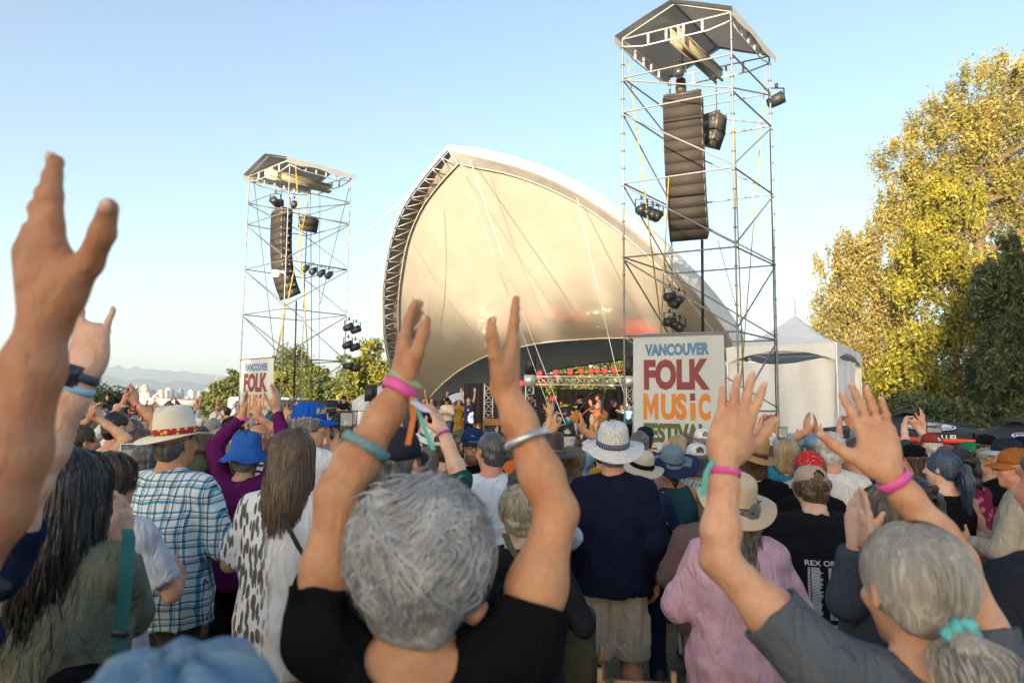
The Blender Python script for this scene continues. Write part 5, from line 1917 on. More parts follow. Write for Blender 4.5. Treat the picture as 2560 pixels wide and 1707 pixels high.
def banner(label, a, b, zt, zb):
    a, b = arr(*a), arr(*b)
    wdt = np.linalg.norm(b - a)
    u = (b - a) / wdt
    nv = arr(u[1], -u[0], 0)
    H = zt - zb
    root = empty('banner', (a[0], a[1], zt), 0, label, 'banner')

    def at(x, y, off=0.0):
        x, y = np.asarray(x, float), np.asarray(y, float)
        rip = 0.020 * np.sin(x * 4 + y * 1.3) + 0.012 * np.sin(y * 7 + x * 9)
        return u[None] * (x * wdt)[:, None] * 1.0 + arr(0, 0, 1)[None] * (-(y * H))[:, None] + nv[None] * (off + rip)[:, None]
    g = np.array([[at([i / 20], [j / 24])[0] for j in range(25)] for i in range(21)])
    MB().grid(g).build('cloth', BANV, root, smooth=True)
    tube_obj('top_pole', (u * -0.12) + arr(0, 0, 0.02), u * (wdt + 0.12) + arr(0, 0, 0.02), 0.024, STEEL, root)

    def line(txt, x0, x1, y0, y1, mat, bold=0.07, arc=0.0):
        def fn(V):
            x = x0 + (x1 - x0) * V[:, 0]
            top = y0 - arc * (2 * V[:, 0] - 1) ** 2 * 0.0
            y = y1 + (y0 - y1) * V[:, 1] + arc * np.sin(V[:, 0] * math.pi) * (1 - V[:, 1])
            return at(x, y, 0.008)
        text_on('lettering', txt, fn, mat, root, bold)
    line('VANCOUVER', 0.14, 0.85, 0.045, 0.125, INK['blue'], 0.06)
    line('FOLK', 0.125, 0.85, 0.145, 0.345, INK['maroon'], 0.055)
    mv = np.array([(0, 0), (.25, 0), (.25, .55), (.25, 1), (0, 1), (.5, .08), (.5, .52), (.75, 0), (1, 0), (1, 1), (.75, 1), (.75, .55)])
    obj('lettering', mesh_np('lettering', at(0.115 + 0.17 * mv[:, 0], 0.535 - 0.17 * mv[:, 1], 0.008), np.array([(0, 1, 3, 4), (2, 5, 6, 3), (6, 5, 11, 10), (7, 8, 9, 10)])), INK['orange'], root)
    line('US', 0.315, 0.60, 0.365, 0.535, INK['orange'], 0.05)
    line('C', 0.72, 0.85, 0.365, 0.535, INK['orange'], 0.06)
    for y0, y1, mt in ((0.365, 0.412, 'maroon'), (0.425, 0.535, 'orange')):
        xx = np.array([0.635, 0.690, 0.690, 0.635]); yy = np.array([y1, y1, y0, y0])
        obj('lettering', mesh_np('lettering', at(xx, yy, 0.008), np.array([[0, 1, 2, 3]])), INK[mt], root)
    line('FESTIVAL', 0.115, 0.81, 0.555, 0.68, INK['green'], 0.06)
    return root


bA, bB = W(1583, 843, 18.05), W(1809, 830, 16.95)
banner('white festival banner hung on the right scaffold tower in the middle of the crowd', (bA[0], bA[1], 0), (bB[0], bB[1], 0), (bA[2] + bB[2]) / 2 - .04, (bA[2] + bB[2]) / 2 - 4.05)
bA, bB = W(604, 899, 29.9), W(684, 896, 28.2)
banner('white festival banner hung low on the left scaffold tower', (bA[0], bA[1], 0), (bB[0], bB[1], 0), bA[2] - .02, bA[2] - 4.1)

# ------------------------------------------------------------------ the stage itself
DK = 0.55
deck = tag(MB().box((-8.5, 21.2, -0.6), (7.2, 33.0, DK)).build('stage_deck', M_plain('stage_floor', (0.05, 0.048, 0.046), 0.7, scale=2)), 'low dark stage deck under the canopy', 'stage')


def drape(label, x0, y0, x1, y1, d):
    a, b = W(x0, y0, d), W(x1, y1, d)
    n = 28
    g = np.zeros((n, 6, 3))
    for i in range(n):
        for j in range(6):
            g[i, j] = (a[0] + (b[0] - a[0]) * i / (n - 1), d + 0.05 * math.sin(i * 1.7) , max(DK, b[2]) + (a[2] - max(DK, b[2])) * j / 5)
    return tag(MB().grid(g).build('drape', DRAPE, smooth=True), label, 'drape')


drape('black cloth backdrop behind the guitarist and bass player', 1392, 972, 1540, 1100, 29.5)
drape('black cloth panel behind the afro haired singer', 1232, 966, 1364, 1100, 29.0)
drape('dark grey wing drape left of the stage truss leg', 1160, 958, 1262, 1100, 30.5)
drape('black cloth panel at the right end of the stage', 1540, 955, 1640, 1100, 28.0)
drape('dark cloth at the far left of the stage behind the people clapping', 1072, 1000, 1165, 1100, 31.0)


def truss(label, a, b, s=0.3, name='truss', root=None, n=9):
    a, b = arr(*a), arr(*b)
    root = root or empty(name, a, 0, label, 'truss')
    o = arr(*root.location)
    d = nrm(b - a)
    x = nrm(np.cross(d, arr(0, 1, 0))) if abs(d[1]) < 0.9 else arr(1, 0, 0)
    y = np.cross(d, x)
    L = np.linalg.norm(b - a)
    cor = [(x * i + y * j) * s / 2 for i, j in ((-1, -1), (1, -1), (1, 1), (-1, 1))]
    for q in cor: tube_obj('chord', a + q - o, b + q - o, 0.025, ALU, root, 6)
    m = MB()
    k = max(2, int(L / s * 0.95))
    for f in range(4):
        p, q = cor[f], cor[(f + 1) % 4]
        for i in range(k):
            t0, t1 = a + d * L * i / k - o, a + d * L * (i + 1) / k - o
            m.tube([t0 + (p if i % 2 else q), t1 + (q if i % 2 else p)], 0.015, 4)
            m.tube([t0 + p, t0 + q], 0.012, 4)
    m.build('lacing', ALU, root)['kind'] = 'stuff'
    return root


gan = empty('truss_gantry', W(1322, 1060, 25) * arr(1, 1, 0), 0, 'silver truss gantry standing across the back of the stage', 'truss')
ax, bx = W(1324, 951, 25), W(1574, 951, 25)
zt = ax[2]
truss('', (ax[0], 25, zt), (bx[0], 25, zt), 0.30, root=gan)
truss('', (ax[0], 25, DK), (ax[0], 25, zt - .16), 0.28, root=gan)
truss('', (bx[0], 25, DK), (bx[0], 25, zt - .16), 0.28, root=gan)
for q in (ax, bx):
    MB().box((-0.2, -0.2, -0.2), (0.2, 0.2, 0.2)).build('corner_block', ALU, gan, loc=(q[0] - gan.location.x, 25 - gan.location.y, zt))
q = W(1222, 960, 26.5)
truss('single silver truss post at the left wing of the stage', (q[0], 26.5, DK), (q[0], 26.5, q[2]), 0.32)
for lab, px, py in (('black loudspeaker standing on the left corner of the truss gantry', 1326, 915), ('black loudspeaker standing on the right corner of the truss gantry', 1573, 912)):
    p = W(px, py, 25)
    t = empty('speaker_box', (p[0], 25, zt + .2), 0, lab, 'loudspeaker')
    MB().box((-.2, -.2, 0), (.2, .2, .72)).build('cabinet', CABIN, t)
    MB().box((-.18, -.212, .03), (.18, -.2, .69)).build('grille', BLACK, t)
MB().tube([W(1335, 938, 26), W(1580, 930, 26)], 0.03, 6).build('lamp_bar', BLACK)
tag(bpy.data.objects['lamp_bar.001'], 'dark bar carrying the red lamps above the stage truss', 'bar')
# red light and patterned white light thrown on the membrane by lit lamps
for px, py, en in ((1245, 790, 230), (1355, 785, 260), (1450, 780, 260), (1590, 785, 300)):
    tgt = W(px, py, 29.5)
    src = arr(W(px + 15, 950, 25)[0], 21.6, 0.9)
    l = bpy.data.lights.new('red_beam', 'SPOT'); l.energy = en * 3.0; l.color = (1, 0.10, 0.07); l.spot_size = R_(15); l.spot_blend = 1.0; l.shadow_soft_size = 0.05
    o = bpy.data.objects.new('red_beam', l); COL.objects.link(o); o.location = src
    o.rotation_euler = (Vector(tgt) - Vector(src)).to_track_quat('-Z', 'Y').to_euler()
for px, py in ((1175, 845), (1310, 800), (1520, 790)):
    tgt = W(px, py, 29)
    src = arr(W(px + 20, 950, 25)[0], 21.8, 0.9)
    l = bpy.data.lights.new('pattern_beam', 'SPOT'); l.energy = 1500; l.color = (1, 0.90, 0.65); l.spot_size = R_(17); l.spot_blend = 0.25; l.shadow_soft_size = 0.02
    l.use_nodes = True
    nt = l.node_tree
    em = nt.nodes['Emission']
    tc = N(nt, 'TexCoord'); nz = N(nt, 'TexNoise', i_Scale=34.0, i_Detail=2.0, i_Distortion=2.0)
    lk(nt, tc.outputs['Normal'], nz.inputs['Vector'])
    rp = ramp(nt, nz.outputs[0], [(0.50, (0, 0, 0)), (0.60, (1, 1, 1))])
    lk(nt, rp, em.inputs['Color'])
    o = bpy.data.objects.new('pattern_beam', l); COL.objects.link(o); o.location = src
    o.rotation_euler = (Vector(tgt) - Vector(src)).to_track_quat('-Z', 'Y').to_euler()

# ------------------------------------------------------------------ marquee on the right
P0 = W(1818, 872, 23.0); P1 = W(2090, 852, 20.6); P2 = W(2150, 884, 25.0)
P3 = P0 + (P2 - P1)
ze = (P0[2] + P1[2]) / 2
pk = W(1982, 782, 23.5)
mq = empty('marquee', (P1[0], P1[1], 0), 0, 'white marquee tent with a peaked roof beside the right tower', 'tent')
MO = arr(P1[0], P1[1], 0)
c4 = [arr(p[0], p[1], ze) - MO for p in (P0, P1, P2, P3)]
ctr = sum(c4) / 4; ctr[2] = pk[2]
for i in range(4):
    a, b = c4[i], c4[(i + 1) % 4]
    n = 14
    g = np.zeros((n, n, 3))
    for s in range(n):
        for t in range(n):
            e = a + (b - a) * t / (n - 1); k = s / (n - 1)
            p = e * (1 - k) + ctr * k
            p[2] = ze + (ctr[2] - ze) * (k ** 1.9 * 0.55 + k * 0.45)
            g[s, t] = p
    MB().grid(g).build('roof', WHITEV, mq, smooth=True)
    u_ = b - a; nn_ = nrm(np.cross(u_, arr(0, 0, 1)))
    g = np.zeros((20, 4, 3))
    for s in range(20):
        q = s / 19
        drop = 0.20 + 0.36 * (abs(2 * q - 1) ** 2.2)
        for t in range(4): g[s, t] = a + u_ * q + nn_ * (0.03 + 0.01 * math.sin(s * 2)) - arr(0, 0, drop * t / 3 - 0.005)
    MB().grid(g).build('valance', WHITEV, mq, smooth=True)
    if i in (0, 1, 2):
        g = np.zeros((40, 16, 3))
        for s in range(40):
            q = s / 39
            for t in range(16):
                z = -0.5 + (ze + 0.15 - 0.25 * math.sin(q * math.pi) * (1 if i == 0 else 0.3)) * t / 15
                w = 0.05 * math.sin(q * 23 + t * 0.15) + 0.05 * math.sin(q * 9 - t * 0.32 + i) + (0.04 * math.sin(q * 50) if i == 1 else 0)
                g[s, t] = arr(a[0], a[1], 0) + arr(u_[0], u_[1], 0) * q + arr(nn_[0], nn_[1], 0) * (w - 0.10) + arr(0, 0, z)
        MB().grid(g).build('side_wall', WHITEV, mq, smooth=True)
    tube_obj('pole', arr(a[0], a[1], -0.52), a, 0.04, ALU, mq)
    tube_obj('eave_bar', a - arr(0, 0, .25), b - arr(0, 0, .25), 0.025, ALU, mq)
MB().tube([ctr, ctr + arr(0, 0, 0.5)], 0.02, 6).build('finial', ALU, mq)

# white tent flap left of the canopy
fl = empty('tent', W(930, 1060, 34) * arr(1, 1, 0), 0, 'white sloping tent roof at the left foot of the canopy', 'tent')
FO = arr(*fl.location)
pts = [W(985, 945, 34), W(880, 1002, 33), W(1010, 1000, 33), W(985, 945, 37), W(880, 1002, 38)]
MB().add([p - FO for p in (pts[0], pts[1], pts[2], W(985, 945, 38), W(880, 1002, 38.5), W(1010, 1000, 38.5))], [(0, 1, 2), (0, 3, 4, 1), (0, 2, 5, 3)]).build('roof', WHITEV, fl)
MB().add([p - FO for p in (pts[1], pts[2], pts[2] * arr(1, 1, 0), pts[1] * arr(1, 1, 0))], [(0, 3, 2, 1)]).build('side_wall', WHITEV, fl)

# ------------------------------------------------------------------ vans, barrier, loudspeaker on a stand
def van(label, px, py, d, L_, mat, yaw):
    p = W(px, py, d)
    t = empty('parked_van', (p[0], d, 0), yaw, label, 'van')
    h = p[2]
    V = [(-L_ / 2, y, z) for y in (-.95, .95) for z in (0.4, h)]
    m = MB()
    prof = [(-L_ / 2, .35), (L_ / 2, .35), (L_ / 2, 1.0), (L_ / 2 - .7, 1.15), (L_ / 2 - 1.3, h - .05), (L_ / 2 - 1.7, h), (-L_ / 2 + .1, h), (-L_ / 2, h - .15)]
    n = len(prof)
    m.add([(x, y, z) for y in (-.95, .95) for x, z in prof], [tuple(range(n)), tuple(range(2 * n - 1, n - 1, -1))] + [(i, i + n, (i + 1) % n + n, (i + 1) % n) for i in range(n)])
    m.build('body', mat, t)
    gl = M_plain('van_glass', (0.02, 0.025, 0.03), 0.08, bmp=0)
    for x0 in (-L_ / 2 + .4, -L_ / 2 + 1.5, L_ / 2 - 2.4):
        MB().box((x0, -.965, h - .75), (x0 + .9, -.952, h - .22)).build('window', gl, t)
    for x0 in (-L_ / 2 + .9, L_ / 2 - 1.0):
        for y in (-.9, .9):
            MB().lathe([(0.02, -.1), (.33, -.1), (.34, 0), (.33, .1), (.02, .1)], 14).build('wheel', BLACK, t, loc=(x0, y, .34), rot=(math.pi / 2, 0, 0))


van('silver van parked behind the left tower', 700, 993, 38, 5.0, M_plain('van_silver', (0.42, 0.44, 0.47), 0.3, metal=0.4, bmp=0), 0.1)
van('black van parked behind the left tower beside the silver one', 800, 1000, 36, 5.2, M_plain('van_black', (0.02, 0.022, 0.028), 0.2, bmp=0), 0.02)
van('dark van behind the second yellow strap of the left tower', 870, 1005, 41, 4.6, M_plain('van_dark', (0.05, 0.055, 0.06), 0.3, bmp=0), -0.05)
tk = empty('water_tank', W(908, 1030, 33) * arr(1, 1, 0), 0, 'white plastic tank standing behind the cameraman', 'tank')
MB().lathe([(.3, .6), (.42, .65), (.45, 1.2), (.43, 1.75), (.38, 2.0), (.1, 2.05)], 14).build('body', M_plain('white_plastic', (0.7, 0.7, 0.68), 0.5), tk)
MB().box((-.5, -.5, 0), (.5, .5, .6)).build('stand', BLACK, tk)

bf = empty('crowd_barrier', W(800, 1060, 27) * arr(1, 1, 0), 0, 'black crowd barrier with upright bars in front of the stage', 'barrier')
BO = arr(*bf.location)
b0, b1 = W(800, 1027, 27), W(935, 1029, 27)
zt_ = b0[2]
for z in (zt_, 0.25): tube_obj('rail', arr(b0[0], 27, z) - BO, arr(b1[0], 27, z) - BO, 0.025, BLACK, bf)
for x in np.linspace(b0[0], b1[0], 26): tube_obj('bar', arr(x, 27, 0.02) - BO, arr(x, 27, zt_) - BO, 0.012, BLACK, bf, 6)
tw = tag(MB().grid(np.array([[W(895 + 4 * i, 1028, 26.93) - arr(0, .05 * math.sin(i), j * .22) for j in range(4)] for i in range(5)])).build('towel', M_plain('white_towel', (0.7, 0.7, 0.7))), 'white towel hung over the black crowd barrier', 'towel')
sp_ = empty('speaker_stand', W(925, 1060, 26) * arr(1, 1, 0), 0, 'black loudspeaker raised on a tripod pole left of the canopy', 'loudspeaker')
zz = W(925, 1003, 26)[2]
MB().box((-.2, -.2, zz), (.2, .2, zz + .62)).build('cabinet', CABIN, sp_)
MB().box((-.17, -.212, zz + .04), (.17, -.2, zz + .58)).build('grille', BLACK, sp_)
tube_obj('pole', (0, 0, 0), (0, 0, zz), 0.025, BLACK, sp_)
for a in (0.3, 2.4, 4.5): tube_obj('leg', (0, 0, .7), (.5 * math.cos(a), .5 * math.sin(a), 0), 0.014, BLACK, sp_, 6)

# ------------------------------------------------------------------ fences
RUST = M_plain('rusty_post', (0.16, 0.06, 0.035), 0.8, var=0.35)
fz = empty('wire_fence', W(480, 1040, 44) * arr(1, 1, 0), 0, 'rust red post and wire fence behind the far crowd at the left', 'fence')
ZO = arr(*fz.location)
fx = [W(px, 1030, 44)[0] for px in (340, 385, 437, 490, 542, 575)]
for x in fx: tube_obj('post', arr(x, 44, 0) - ZO, arr(x, 44, 2.05) - ZO, 0.05, RUST, fz, 6)
for z in (2.0, 1.3, 0.6): tube_obj('wire', arr(fx[0], 44, z) - ZO, arr(fx[-1], 44, z) - ZO, 0.012, RUST, fz, 5)
lf = empty('board_fence', W(230, 1040, 30) * arr(1, 1, 0), 0, 'brown board fence under the dark bush at the left', 'fence')
LO_ = arr(*lf.location)
xs_ = np.linspace(W(60, 1020, 30)[0], W(345, 1020, 30)[0], 22)
zl_ = W(250, 1008, 30)[2]
bmesh_b = MB().box((0, -.015, 0), ((xs_[1] - xs_[0]) * .96, .015, zl_)).mesh('board')
for x in xs_[:-1]: obj('board', bmesh_b, RUST, lf, (x - LO_[0], 30 - LO_[1] + random.uniform(-.01, .01), 0))
tube_obj('rail', arr(xs_[0], 29.95, zl_ - .1) - LO_, arr(xs_[-1], 29.95, zl_ - .1) - LO_, 0.03, RUST, lf)
ot = tag(MB().grid(np.array([[W(545 + 12 * i, 1040, 40) * arr(1, 1, 0) + arr(0, 0.1 * math.sin(i * 2), 0.6 + 0.35 * j) for j in range(3)] for i in range(12)])).build('orange_mesh_fence', M_plain('orange_mesh', (0.55, 0.10, 0.05), 0.7)), 'orange red plastic mesh fence behind the far left crowd', 'fence')
# red topped hoarding and parasols at the right
rf = empty('hoarding', W(2380, 1150, 11.5) * arr(1, 1, 0), 0, 'dark board hoarding with a bright red top rail in front of the parasols', 'fence')
RO = arr(*rf.location)
ha, hb = W(2195, 1094, 11.8), W(2620, 1112, 10.8)
REDR = M_plain('red_rail', (0.62, 0.055, 0.035), 0.5, var=0.08)
MB().beam(ha - RO, hb - RO, 0.05, 0.075).build('top_rail', REDR, rf)
WOODD = M_plain('dark_board', (0.045, 0.032, 0.026), 0.85, var=0.4, scale=5)
for j in range(5):
    z0, z1 = -.5 + (ha[2] + .45) * j / 5, -.5 + (ha[2] + .45) * (j + 1) / 5 - 0.012
    u_ = hb - ha
    MB().beam(arr(ha[0], ha[1] + random.uniform(0.02, 0.035), (z0 + z1) / 2) - RO, arr(hb[0], hb[1] + .03, (z0 + z1) / 2 + (hb[2] - ha[2]) * (j / 5)) - RO, 0.03, z1 - z0).build('board', WOODD, rf)
r2 = empty('red_railing', W(2450, 1110, 15) * arr(1, 1, 0), 0, 'thin red railing behind the middle parasol', 'railing')
R2 = arr(*r2.location)
qa, qb = W(2415, 1074, 15), W(2520, 1078, 15)
tube_obj('rail', qa - R2, qb - R2, 0.03, REDR, r2)
for px in (2418, 2452, 2500):
    q = W(px, 1078, 15); tube_obj('post', arr(q[0], q[1], 0) - R2, q - R2, 0.035, REDR, r2)
NYL = M_plain('black_nylon', (0.016, 0.017, 0.021), 0.75, var=0.2, bmp=0.2)
LOGOW = M_plain('print_white', (0.75, 0.75, 0.75), 0.7, var=0.05, bmp=0)
LOGOR = M_plain('print_red', (0.55, 0.04, 0.10), 0.7, var=0.05, bmp=0)
LOGOK = M_plain('print_black', (0.02, 0.02, 0.02), 0.7, var=0.05, bmp=0)


def parasol(label, px, py, d, rad, drop, rot, logo=True):
    p = W(px, py, d)
    t = empty('parasol', (p[0], d, 0), 0, label, 'parasol')
    zp = p[2]
    ns = 8
    co = [arr(rad * math.cos(rot + 2 * math.pi * i / ns), rad * math.sin(rot + 2 * math.pi * i / ns), zp - drop) for i in range(ns)]
    top = arr(0, 0, zp - 0.03)
    for i in range(ns):
        a, b = co[i], co[(i + 1) % ns]
        g = np.zeros((7, 7, 3))
        for s in range(7):
            for q in range(7):
                e = a + (b - a) * q / 6
                k = s / 6
                w = top * (1 - k) + e * k
                w[2] -= 0.05 * math.sin(math.pi * k) * 1.0 + 0.02 * math.sin(math.pi * q / 6) * k
                g[s, q] = w
        MB().grid(g).build('panel', NYL, t, smooth=True)
        g = np.stack([np.stack([a + (b - a) * q / 6 * 0.98 - arr(0, 0, 0.02 * math.sin(math.pi * q / 6)), a * 1.005 + (b - a) * q / 6 * 0.97 - arr(0, 0, 0.17)]) for q in range(7)])
        MB().grid(g).build('valance', NYL, t)
    MB().lathe([(rad * .22, zp - .04), (rad * .12, zp + .01), (.02, zp + .04), (.02, zp + .10), (.035, zp + .12), (.01, zp + .15)], 8).build('vent_cap', NYL, t)
    tube_obj('pole', (0, 0, -0.52), (0, 0, zp), 0.025, ALU, t)
    if logo:
        # the panel that faces the crowd carries the print
        a, b = co[0], co[1]
        mid = (a + b) / 2
        nn_ = nrm(np.cross(b - a, top - a)); nn_ = nn_ if nn_[1] < 0 else -nn_
        ux = nrm(b - a); ux = ux if ux[0] > 0 else -ux
        uy = nrm(top - mid)
        c = mid * 0.70 + top * 0.30 - arr(0, 0, 0.035)

        def pl(x, y, off): return c + ux * x + uy * y + nn_ * off
        rx, ry = rad * 0.30, rad * 0.20

        def disc(r0, r1, mat, off, n=28):
            V = [pl(q * rx * math.cos(th), q * ry * math.sin(th), off) for th in np.linspace(0, 2 * math.pi, n, endpoint=False) for q in (r0, r1)]
            F = [(2 * i, 2 * i + 1, (2 * i + 3) % (2 * n), (2 * i + 2) % (2 * n)) for i in range(n)]
            obj('print', mesh_np('print', V, np.array(F)), mat, t)
        disc(0.0, 1.0, LOGOW, 0.030); disc(0.0, 0.48, LOGOR, 0.035); disc(0.86, 0.92, LOGOK, 0.035)
        text_on('lettering', '49', lambda V: np.array([pl((x - .5) * rx * .62, (y - .5) * ry * .6, 0.041) for x, y in V]), LOGOW, t, 0.04)

        def arc(txt, r_, a0, a1, hgt, mat):
            def fn(V):
                out = []
                for x, y in V:
                    th = a0 + (a1 - a0) * x
                    q = r_ + hgt * (y - .5) * (1 if a0 > a1 else -1)
                    out.append(pl(q * rx * math.cos(th), q * ry * math.sin(th), 0.041))
                return np.array(out)
            text_on('lettering', txt, fn, mat, t, 0.02)
        arc('PARALLEL', 0.68, R_(165), R_(15), 0.26, LOGOK)
        arc('BREWING CO', 0.68, R_(200), R_(340), 0.22, LOGOK)
        vm = (a + b) / 2
        text_on('lettering', 'PARALLEL', lambda V: np.array([vm + ux * (x - .5) * rad * .42 + arr(0, 0, -0.14 + 0.10 * y) + arr(nn_[0], nn_[1], 0) * 0.05 for x, y in V]), LOGOW, t, 0.03)


parasol('largest black parasol with a round logo standing behind the hoarding', 2265, 1026, 13.0, 1.45, 0.36, R_(-122), True)
parasol('black parasol half hidden between the two others behind the hoarding', 2402, 1058, 15.0, 1.35, 0.34, R_(-100), True)
parasol('black parasol at the right edge of the picture with a round logo', 2540, 1048, 12.0, 1.30, 0.36, R_(-128), True)
# ------------------------------------------------------------------ cloth patterns


def grad_mat(name, fn, rough=0.9, fold=0.4):
    if name in _mats: return _mats[name]
    m, nt, b = nodes(name)
    lk(nt, fn(nt), b.inputs['Base Color'])
    b.inputs['Roughness'].default_value = rough
    b.inputs['Specular IOR Level'].default_value = 0.25
    n2 = N(nt, 'TexNoise', i_Scale=16.0, i_Detail=4.0, i_Distortion=1.6)
    lk(nt, coords(nt, (1, 1, 0.45)), n2.inputs['Vector'])
    bump(nt, b, n2.outputs[0], fold, 0.03)
    _mats[name] = m
    return m


def xyz(nt, warp=0.012):
    n = N(nt, 'TexNoise', i_Scale=5.0, i_Detail=2.0)
    co = coords(nt)
    lk(nt, co, n.inputs['Vector'])
    sp = N(nt, 'SeparateXYZ'); lk(nt, co, sp.inputs[0])
    sn = N(nt, 'SeparateXYZ'); lk(nt, n.outputs['Color'], sn.inputs[0])
    return [mth(nt, 'ADD', sp.outputs[i], mth(nt, 'MULTIPLY', mth(nt, 'SUBTRACT', sn.outputs[i], 0.5), warp * 4)) for i in range(3)]


def bands(nt, v, period, stops):
    f = mth(nt, 'FRACT', mth(nt, 'DIVIDE', mth(nt, 'ADD', v, 10.0), period))
    c = ramp(nt, f, stops)
    c.node.color_ramp.interpolation = 'CONSTANT'
    return c


def plaid(name, base, wide, thin, per=0.085):
    def fn(nt):
        x, y, z = xyz(nt)
        w = (1, 1, 1)
        st = [(0.0, base), (0.30, wide), (0.46, base), (0.52, thin), (0.56, base), (0.74, thin), (0.79, dk(wide, 1.5)), (0.86, base)]
        a = bands(nt, x, per, st); c = bands(nt, z, per, st)
        return mixc(nt, 0.75, mixc(nt, 0.5, a, c), mixc(nt, 1.0, a, c, 'MULTIPLY'))
    return grad_mat(name, fn)


def spots(name, base, dot, sc, thr=0.16, rnd=1.0):
    def fn(nt):
        v = N(nt, 'TexVoronoi', i_Scale=sc, i_Randomness=rnd); lk(nt, coords(nt), v.inputs['Vector'])
        return mixc(nt, ramp(nt, v.outputs['Distance'], [(thr, (1, 1, 1)), (thr + 0.05, (0, 0, 0))]), base, dot)
    return grad_mat(name, fn)


def leafy(name, base, ink):
    def fn(nt):
        x, y, z = xyz(nt, 0.02)
        out = None
        for rot, off in ((0.6, 0.0), (-0.7, 0.37), (1.35, 0.7)):
            tc = N(nt, 'TexCoord'); mp = N(nt, 'Mapping')
            mp.inputs['Rotation'].default_value = (0, rot, 0); mp.inputs['Scale'].default_value = (40, 4, 10); mp.inputs['Location'].default_value = (off * 7, 0, off * 3)
            lk(nt, tc.outputs['Object'], mp.inputs[0])
            v = N(nt, 'TexVoronoi', i_Scale=1.0, i_Randomness=0.75); lk(nt, mp.outputs[0], v.inputs['Vector'])
            a = ramp(nt, v.outputs['Distance'], [(0.33, (1, 1, 1)), (0.37, (0, 0, 0))])
            out = a if out is None else mixc(nt, 1.0, out, a, 'LIGHTEN')
        n = N(nt, 'TexNoise', i_Scale=5.0); lk(nt, coords(nt), n.inputs['Vector'])
        side = ramp(nt, mth(nt, 'ADD', mth(nt, 'ADD', x, 0.5), mth(nt, 'MULTIPLY', n.outputs[0], 0.12)), [(0.50, (1, 1, 1)), (0.56, (0, 0, 0))])
        return mixc(nt, mixc(nt, 1.0, out, side, 'MULTIPLY'), base, ink)
    return grad_mat(name, fn)


def dye(name, stops, sc=5.0, kz=1.3):
    def fn(nt):
        n = N(nt, 'TexNoise', i_Scale=sc, i_Detail=3.0, i_Distortion=2.5); lk(nt, coords(nt), n.inputs['Vector'])
        x, y, z = xyz(nt)
        f = mth(nt, 'ADD', mth(nt, 'MULTIPLY', mth(nt, 'SUBTRACT', z, 0.8), kz) if kz else 0.5, mth(nt, 'MULTIPLY', mth(nt, 'SUBTRACT', n.outputs[0], 0.5), 0.9))
        return ramp(nt, f, stops)
    return grad_mat(name, fn)


def stripes(name, a, b_, per=0.03, axis=2):
    def fn(nt):
        v = xyz(nt)
        return bands(nt, v[axis], per, [(0, a), (0.55, b_)])
    return grad_mat(name, fn)


def weave_hat(name, a, b_, sc=160):
    if name in _mats: return _mats[name]
    m, nt, b = nodes(name)
    v = N(nt, 'TexVoronoi', i_Scale=sc, i_Randomness=0.35); lk(nt, coords(nt, (1, 1, 1.6)), v.inputs['Vector'])
    n = N(nt, 'TexNoise', i_Scale=14.0, i_Detail=4.0); lk(nt, coords(nt), n.inputs['Vector'])
    c = mixc(nt, ramp(nt, v.outputs['Distance'], [(0.30, (0, 0, 0)), (0.62, (1, 1, 1))]), a, b_)
    lk(nt, mixc(nt, mth(nt, 'MULTIPLY', n.outputs[0], 0.35), c, dk(b_, 1.0)), b.inputs['Base Color'])
    b.inputs['Roughness'].default_value = 0.8
    bump(nt, b, v.outputs['Distance'], 0.5, 0.004)
    _mats[name] = m
    return m


CLOTH = dict(white=(0.68, 0.68, 0.68), cream=(0.58, 0.53, 0.42), grey=(0.20, 0.21, 0.22), charcoal=(0.045, 0.047, 0.052), black=(0.007, 0.007, 0.009), navy=(0.012, 0.018, 0.050),
             blue=(0.035, 0.10, 0.30), sky_blue=(0.20, 0.34, 0.50), teal=(0.015, 0.12, 0.14), green=(0.03, 0.10, 0.05), olive=(0.085, 0.095, 0.052), red=(0.36, 0.025, 0.03), maroon=(0.13, 0.018, 0.028),
             orange=(0.50, 0.14, 0.03), yellow=(0.55, 0.38, 0.06), pink=(0.52, 0.24, 0.30), purple=(0.12, 0.03, 0.18), brown=(0.11, 0.062, 0.040), tan=(0.36, 0.27, 0.17), lavender=(0.30, 0.24, 0.42), mustard=(0.42, 0.22, 0.03),
             denim=(0.055, 0.115, 0.22), khaki=(0.34, 0.29, 0.21))


def cl(n): return M_cloth('cloth_' + n, CLOTH[n])


HAIRC = dict(black=((0.010, 0.008, 0.008), (0.045, 0.036, 0.034)), brown=((0.045, 0.025, 0.015), (0.13, 0.075, 0.045)), light_brown=((0.11, 0.065, 0.035), (0.27, 0.17, 0.095)), blond=((0.30, 0.21, 0.11), (0.52, 0.40, 0.24)),
             grey=((0.20, 0.20, 0.205), (0.48, 0.48, 0.48)), white=((0.48, 0.47, 0.46), (0.72, 0.71, 0.70)), red=((0.15, 0.045, 0.018), (0.32, 0.12, 0.05)), salt=((0.07, 0.068, 0.068), (0.30, 0.30, 0.30)))


def hr(n): return M_hair('hair_' + n, *HAIRC[n])


PHONE_B = M_plain('phone_black', (0.015, 0.015, 0.018), 0.25, bmp=0)


